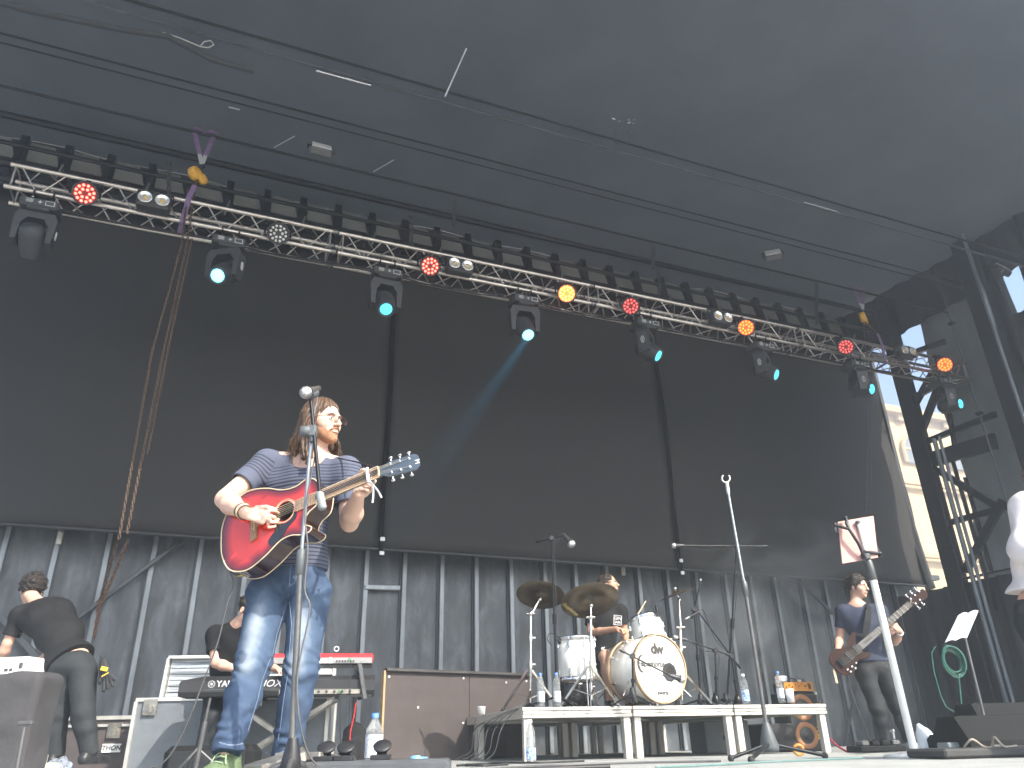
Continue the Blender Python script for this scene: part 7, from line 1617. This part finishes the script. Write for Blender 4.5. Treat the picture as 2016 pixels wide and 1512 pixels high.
t = thing('monitor_wedge', 'angled pale metal pedal tray at the guitarist\'s feet', 'pedal tray', fl(520, 1500, 3.3)); b = MB(); A = D(498, 1505, 3.2); B_ = D(585, 1478, 3.3); b.bar(V(A.x, A.y, A.z - .02), V(B_.x, B_.y, B_.z - .02), .20, .035, bev=.004); b.bar(V(B_.x, B_.y, B_.z - .02), D(660, 1490, 3.6) - V(0, 0, .02), .20, .03, bev=.004); b.build('tray', mat('tray_metal', (.30, .28, .25), .4, .7, var=.2, scale=20), t)
# blue connector and cables at the stage edge
t = thing('power_plug', 'light blue industrial plug at the stage edge', 'plug', D(830, 1503, 3.4)); b = MB(); A = D(812, 1503, 3.4); B_ = D(838, 1503, 3.45); b.lathe([(0, 0), (.028, 0), (.03, .03), (.025, .035), (.025, .07), (0, .07)], A, (B_ - A), 16); b.build('plug', mat('plug_blue', (.2, .45, .75), .4, var=.05), t)
rg = random.Random(11)
def floor_cable(label, pts, r=.006, z=.01, m=cablem, group='cables lying on the stage'):
    t = thing('floor_cable', label, 'cable', fl(pts[0][0], 1500, pts[0][1]), group); sp = [fl(x, 1500, d, z + (q[0] if q else 0)) for x, d, *q in pts]; out = []
    for i in range(len(sp) - 1):
        p0, p1, p2, p3 = sp[max(0, i - 1)], sp[i], sp[i + 1], sp[min(len(sp) - 1, i + 2)]
        for j in range(6): u_ = j / 6; out.append(.5 * ((2 * p1) + (-p0 + p2) * u_ + (2 * p0 - 5 * p1 + 4 * p2 - p3) * u_ * u_ + (-p0 + 3 * p1 - 3 * p2 + p3) * u_ ** 3))
    b = MB(); b.tube(out + [sp[-1]], r, 6); b.build('cable', m, t)
floor_cable('thick black cable bundle leading right from the blue plug', [(835, 3.45), (900, 4.0), (980, 4.3), (1080, 4.5), (1200, 4.6)], .012, .012)
floor_cable('grey cable winding along the front of the stage', [(800, 4.4), (870, 4.8), (930, 4.6), (1010, 5.0), (1100, 5.3), (1250, 5.4), (1420, 5.3)], .008, .01, bpy.data.materials['cable_satin'])
floor_cable('black cable coiled below the riser', [(900, 5.8), (960, 6.2), (1000, 5.9), (950, 5.6), (920, 6.0), (990, 6.3), (1060, 6.1), (1150, 6.3)], .008, .01)
floor_cable('thin teal cable along the stage edge', [(1290, 4.4), (1400, 4.6), (1500, 4.9), (1600, 5.1), (1640, 5.2), (1700, 5.3)], .006, .008, mat('cable_teal', (.10, .18, .17), .5))
for i in range(5):                                        # cables falling from the riser's left corner
    lab = ['leftmost', 'second', 'middle', 'fourth', 'rightmost'][i] + ' of five cables drooping off the left corner of the riser'
    t = thing('drooping_cable', lab, 'cable', rd(1010, 1400, 7.0), 'cables drooping from the riser'); x0 = 1040 - i * 8; b = MB()
    pts = sm([rd(1055, 1400, 7.3 - .03 * i, RH + .01), rd(1035, 1400, 7.05, RH + .02 + .004 * i), D(1005 - 12 * i, 1408 + 3 * i, 7.0 - .03 * i), D(985 - 13 * i, 1440, 6.95), D(975 - 12 * i, 1478, 6.8), D(958 - 16 * i, 1496, 6.5)]); b.tube(pts, .0045, 6); b.build('cable', cablem, t)

# ------------------------------------------------------------------ right side gear
ms = thing('music_stand', 'black music stand holding open white sheets at the right', 'music stand', fl(1935, 1465, 6.2)); g = lambda x, y, d=0: D(x, y, 6.2 + d)
b = MB(); b.cyl(fl(1950, 1465, 6.2, .02), g(1897, 1245), .011); b.build('pole', greym, ms)
for k_ in range(3): a = k_ * 2.09 + .5; b = MB(); b.cyl(fl(1950, 1465, 6.2, .2), fl(1950, 1465, 6.2, .0) + V(math.cos(a) * .22, math.sin(a) * .22, .01), .008); b.build('leg', greym, ms)
A, B_, C_, E_ = g(1886, 1212, .06), g(1926, 1203, .10), g(1903, 1257, -.06), g(1860, 1266, -.10)
b = MB(); nn = (B_ - A).cross(E_ - A).normalized(); b.add([A, B_, C_, E_, A + nn * .008, B_ + nn * .008, C_ + nn * .008, E_ + nn * .008], [(0, 1, 2, 3), (4, 7, 6, 5), (0, 4, 5, 1), (1, 5, 6, 2), (2, 6, 7, 3), (3, 7, 4, 0)]); b.build('desk', blackm, ms)
sh = thing('sheet_music', 'two white sheets of paper open on the music stand', 'sheets', (A + C_) / 2); k_ = -nn if nn.dot(CO - A) < 0 else nn
if nn.dot(CO - A) < 0: pass
off = nn * (.010 if nn.dot(CO - A) > 0 else -.003); mAB, mEC = A.lerp(B_, .48), E_.lerp(C_, .48)
for i, (p, q, r_, s_) in enumerate(((A, mAB, mEC, E_), (mAB, B_, C_, mEC))): b = MB(); d_ = off.normalized() * .015 * i; b.grid(lambda a, c, p=p, q=q, r_=r_, s_=s_, i=i: (p.lerp(q, a)).lerp(s_.lerp(r_, a), c) + off + off.normalized() * .02 * math.sin(a * 3.1) * 1, 8, 2); b.build('page', mat('paper_%d' % i, (.72 - .06 * i, .73 - .06 * i, .78 - .05 * i), .7, var=.06, scale=80, stretch=(1, 1, 1)), sh)
# coiled green cable on the tower
gcm = mat('cable_green', (.02, .10, .07), .5); cc = D(1880, 1300, 7.6); t = thing('cable_coil', 'coiled green cable hanging beside the music stand', 'cable', cc); b = MB(); rg = random.Random(2)
for k_ in range(8): rx, rz = .085 + rg.uniform(-.012, .02), .12 + rg.uniform(-.02, .02); o = V(rg.uniform(-.012, .012), .01 * k_, rg.uniform(-.015, .015)); b.tube([cc + o + V(rx * math.cos(a), 0, rz * math.sin(a)) for a in [i * math.pi / 12 for i in range(25)]], .006, 6, cap=False)
b.build('coil', gcm, t); b = MB(); b.tube([cc + V(0, 0, -.12), D(1892, 1380, 7.6), D(1896, 1440, 7.6)], .007, 6); b.build('tail', gcm, t)
t = thing('hanging_cable', 'thin green cable looping down left of the cable coil', 'cable', D(1840, 1300, 7.6)); b = MB(); b.tube([D(1842, 1272, 7.6), D(1834, 1285, 7.6), D(1838, 1320, 7.6), D(1852, 1370, 7.6), D(1862, 1392, 7.6), D(1890, 1408, 7.5), D(1915, 1425, 7.4)], .006, 6); b.build('cable', gcm, t)
# wedges
wdm = mat('wedge_black', (.012, .0125, .013), .8, var=.25, scale=20, bump=.1, spec=.15)
def wedge(label, px, w, d, h, yaw=V(1, .1, 0), face=-1):
    M = yawm(px, yaw); t = thing('floor_monitor', label, 'stage monitor', M, 'wedge monitors at the right'); b = MB(); pr = [(0, 0), (0, h * .35), (d * .25, h), (d * .7, h), (d, h * .3), (d, 0)]
    b.add([M @ V(x, y, z) for x in (0, w) for y, z in pr], [list(range(6))[::-1], list(range(6, 12))] + [(i, (i + 1) % 6, 6 + (i + 1) % 6, 6 + i) for i in range(6)]); b.build('cabinet', wdm, t)
    b = MB(); b.x = M; b.box((w / 2, d * .47, h + .004), (w * .9, d * .35, .006)); b.build('panel', blackm, t); b = MB(); b.x = M; b.box((w * .25, -.002, h * .2), (.05, .006, .02)); b.build('badge', greym, t)
wedge('nearest black wedge monitor at the right edge', fl(1912, 1470, 5.8), .75, .45, .24); wedge('black wedge monitor behind the nearest one at the right edge', fl(1950, 1460, 7.0), .7, .5, .36)
# jug, small boxes
t = thing('plastic_jug', 'white translucent plastic jug on the floor right of the white stand', 'jug', fl(1825, 1470, 6.6)); o = fl(1825, 1470, 6.6); J_ = SDF(o - V(.12, .12, 0), o + V(.12, .12, .24), .006)
J_.cone(o + V(0, 0, .05), o + V(0, 0, .12), .062, .060, 0); J_.cone(o + V(0, 0, .12), o + V(-.025, 0, .19), .05, .022, .03); J_.cone(o + V(.03, 0, .165), o + V(.055, 0, .10), .012, .012, .01); J_.plane(o, -Z_); J_.build('jug', mat('jug_white', (.62, .66, .7), .35, var=.05), t)
t = thing('small_speaker', 'small dark lunchbox speaker right of the jug', 'speaker', fl(1860, 1470, 6.5)); b = MB(); b.box((0, 0, .065), (.17, .16, .13), yawm(fl(1856, 1470, 6.5), V(1, .1, 0)), bev=.03); b.build('case', wdm, t)
t = thing('stage_box', 'grey metal junction box on the floor at the right', 'junction box', fl(1885, 1470, 6.0)); b = MB(); b.box((0, 0, .04), (.20, .14, .075), yawm(fl(1882, 1470, 6.0), V(1, .1, 0)), bev=.01); b.build('case', mat('jbox_grey', (.20, .23, .24), .5), t)
t = thing('edge_mat', 'grey rubber mat with cables lying at the right stage edge', 'mat', fl(1940, 1480, 5.0)); b = MB(); b.box((.45, .1, .03), (.95, .35, .05), yawm(fl(1850, 1478, 4.9), V(.98, .2, 0)), bev=.015); b.build('mat', mat('mat_grey', (.05, .05, .048), .8, var=.2), t)
floor_cable('pale cable looped over the grey mat', [(1905, 4.9, .06), (1925, 4.85, .10), (1945, 4.9, .06), (1960, 4.95, .06), (1970, 4.9, .11), (1985, 4.9, .06), (2010, 5.0, .06)], .006, .0, mat('cable_pale', (.35, .3, .25), .6))
# bass pedals at the bassist's feet, cables
t = thing('pedal_board', 'black pedal board at the bass player\'s feet', 'pedal board', fl(1705, 1470, 7.2)); PMx = yawm(fl(1698, 1470, 7.2), V(1, .15, 0)); b = MB(); b.box((.18, .1, .03), (.42, .24, .05), PMx, bev=.01); b.build('board', wdm, t)
for i in range(4): b = MB(); b.box((.04 + i * .095, .06, .075), (.07, .11, .04), PMx, bev=.008); b.cyl(PMx @ V(.04 + i * .095, .03, .095), PMx @ V(.04 + i * .095, .03, .105), .01); b.build('pedal', [greym, blackm, wdm, greym][i], t)
t = thing('pale_post', 'short chrome post standing behind the bass player\'s pedals', 'post', fl(1762, 1465, 7.4)); b = MB(); b.cyl(fl(1762, 1465, 7.4), D(1758, 1440, 7.4), .012); b.cyl(D(1758, 1440, 7.4), D(1756, 1436, 7.4), .02); b.build('post', chrome, t)
t = thing('bass_cable', 'black cable hanging from the bass guitar to the floor', 'cable', D(1672, 1335, 8.0)); b = MB(); b.tube([D(1668, 1330, 8.0), D(1676, 1360, 8.0), D(1690, 1400, 7.9), D(1706, 1440, 7.7), D(1718, 1474, 7.5)], .006, 6); b.build('cable', cablem, t)
t = thing('red_cable', 'dark red cable on the floor behind the riser\'s right leg', 'cable', fl(1640, 1470, 7.6)); b = MB(); b.tube([D(1634, 1455, 7.8), fl(1650, 1470, 7.7, .05), fl(1665, 1470, 7.6, .01), fl(1690, 1470, 7.4, .01)], .010, 6); b.build('cable', mat('cable_red', (.25, .03, .05), .5), t)
t = thing('yellow_coil', 'small orange yellow tape roll on the floor under the riser', 'tape', fl(1573, 1480, 6.8)); b = MB(); o = fl(1573, 1480, 6.6, .045); b.tube([o + V(.035 * math.cos(a), 0, .035 * math.sin(a)) for a in [i * math.pi / 9 for i in range(19)]], .012, 8, cap=False); b.build('roll', orng, t)
# dark gear under and behind the riser
for i, (x, d, w, h) in enumerate(((925, 9.2, .75, .30), (1420, 8.9, .5, .30), (1540, 8.9, .5, .26))):
    t = thing('equipment_trunk', ['wide black trunk under the left end of the riser', 'dark grey trunk under the middle right of the riser', 'black trunk with fittings under the right end of the riser'][i], 'trunk', fl(x, 1480, d), 'black trunks under the riser'); M = yawm(fl(x, 1480, d), SD)
    b = MB(); b.box((0, 0, h / 2 + .01), (w, .4, h), M, bev=.01); b.build('body', [tolex, lamg, tolex][i], t); b = MB(); b.box((0, -.203, h / 2), (.12, .006, .04), M, bev=.002); b.build('handle', blackm, t)
# backpack near the big bottle, pouch and pedal cables
t = thing('backpack', 'black backpack on the floor beside the keyboard stand', 'bag', fl(697, 1490, 6.0)); o = fl(697, 1490, 6.1); zt = D(697, 1418, 6.1).z; K_ = SDF(o - V(.2, .2, 0), o + V(.2, .2, zt + .05), .008); K_.cone(o + V(0, 0, .08), o + V(0, 0, zt - .10), .115, .085, 0, flat=(V(0, 1, 0), .7)); K_.cone(o + V(0, -.08, .08), o + V(0, -.07, zt * .5), .06, .05, .03); K_.warp(folds(6, .008, 25)); K_.plane(o, -Z_); K_.build('bag', blk, t)
t = thing('cable_pile', 'dark heap of cloth and cable beside the power box lids', 'cloth', fl(620, 1495, 4.4)); o = fl(622, 1495, 4.6); K_ = SDF(o - V(.2, .2, 0), o + V(.2, .2, .2), .008); K_.ell(o, (.14, .12, .10), None, 0); K_.warp(folds(16, .02, 22)); K_.plane(o, -Z_); K_.build('heap', blk, t)
t = thing('red_lead', 'thin red lead hanging over the backpack', 'cable', D(695, 1400, 5.9)); b = MB(); b.tube([D(701, 1383, 5.9), D(697, 1410, 5.9), D(690, 1440, 5.9), D(688, 1470, 5.9)], .004, 5); b.build('lead', mat('lead_red', (.5, .03, .03), .5), t)
t = thing('pedal_stand', 'thin grey pole with a tripod at the left of the keyboard', 'stand', fl(378, 1500, 4.9)); b = MB(); b.cyl(D(414, 1374, 4.9), D(404, 1420, 4.9), .008); b.cyl(D(404, 1420, 4.9), fl(385, 1505, 4.9, .01), .014); b.build('pole', greym, t)
for k_ in range(3): a = k_ * 2.09 + .2; b = MB(); b.cyl(fl(385, 1505, 4.9, .15), fl(385, 1505, 4.9) + V(math.cos(a) * .18, math.sin(a) * .18, .01), .008); b.build('leg', greym, t)
t = thing('black_amp', 'low rounded black speaker on the floor behind the guitarist\'s boot', 'speaker', fl(395, 1500, 5.2)); M = yawm(fl(330, 1500, 5.3), V(1, .1, 0)); b = MB(); b.box((.24, .15, .085), (.56, .3, .17), M, bev=.04); b.build('cabinet', wdm, t); b = MB(); b.box((.24, -.002, .085), (.46, .006, .11), M); b.build('grille', grl, t)
# ------------------------------------------------------------------ air
hz = bpy.data.materials.new('haze'); hz.use_nodes = True; n = hz.node_tree.nodes; n.remove(n['Principled BSDF'])
pv = n.new('ShaderNodeVolumePrincipled'); pv.inputs['Color'].default_value = (.80, .90, 1, 1); pv.inputs['Density'].default_value = .0115; pv.inputs['Anisotropy'].default_value = .72
hz.node_tree.links.new(pv.outputs[0], n['Material Output'].inputs['Volume'])
b = MB(); b.box((10, 15, 8), (140, 130, 22.0)); o = b.build('haze', hz, kind='stuff')

sk = bpy.data.materials.new('smoke'); sk.use_nodes = True; n = sk.node_tree.nodes; l = sk.node_tree.links; n.remove(n['Principled BSDF'])
pv = n.new('ShaderNodeVolumePrincipled'); pv.inputs['Color'].default_value = (.9, .93, .95, 1); pv.inputs['Anisotropy'].default_value = .2
tc = n.new('ShaderNodeTexCoord'); nz = n.new('ShaderNodeTexNoise'); nz.inputs['Scale'].default_value = .9; nz.inputs['Detail'].default_value = 3; nz.inputs['Distortion'].default_value = .8; l.new(tc.outputs['Object'], nz.inputs[0])
gr = n.new('ShaderNodeTexGradient'); gr.gradient_type = 'SPHERICAL'; mp = n.new('ShaderNodeMapping'); mp.inputs['Scale'].default_value = (.42, 1.6, .5); mp.inputs['Location'].default_value = (0, 0, -.75); l.new(tc.outputs['Object'], mp.inputs[0]); l.new(mp.outputs[0], gr.inputs[0])
mr = n.new('ShaderNodeMapRange'); mr.inputs[1].default_value = .46; mr.inputs[2].default_value = .75; mr.inputs[4].default_value = 1.5; l.new(nz.outputs[0], mr.inputs[0])
mm = n.new('ShaderNodeMath'); mm.operation = 'MULTIPLY'; l.new(mr.outputs[0], mm.inputs[0]); l.new(gr.outputs['Fac'], mm.inputs[1]); l.new(mm.outputs[0], pv.inputs['Density']); l.new(pv.outputs[0], n['Material Output'].inputs['Volume'])
b = MB(); b.box((0, 0, 1.6), (4.8, 1.2, 3.1), yawm(W(8.0, 8.85, 0), WD)); me = b.mesh('smoke', yawm(W(8.0, 8.85, 0), WD)); me.materials.append(sk)
o = bpy.data.objects.new('smoke', me); COL.objects.link(o); o.matrix_world = yawm(W(8.0, 8.85, 0), WD); o['kind'] = 'stuff'
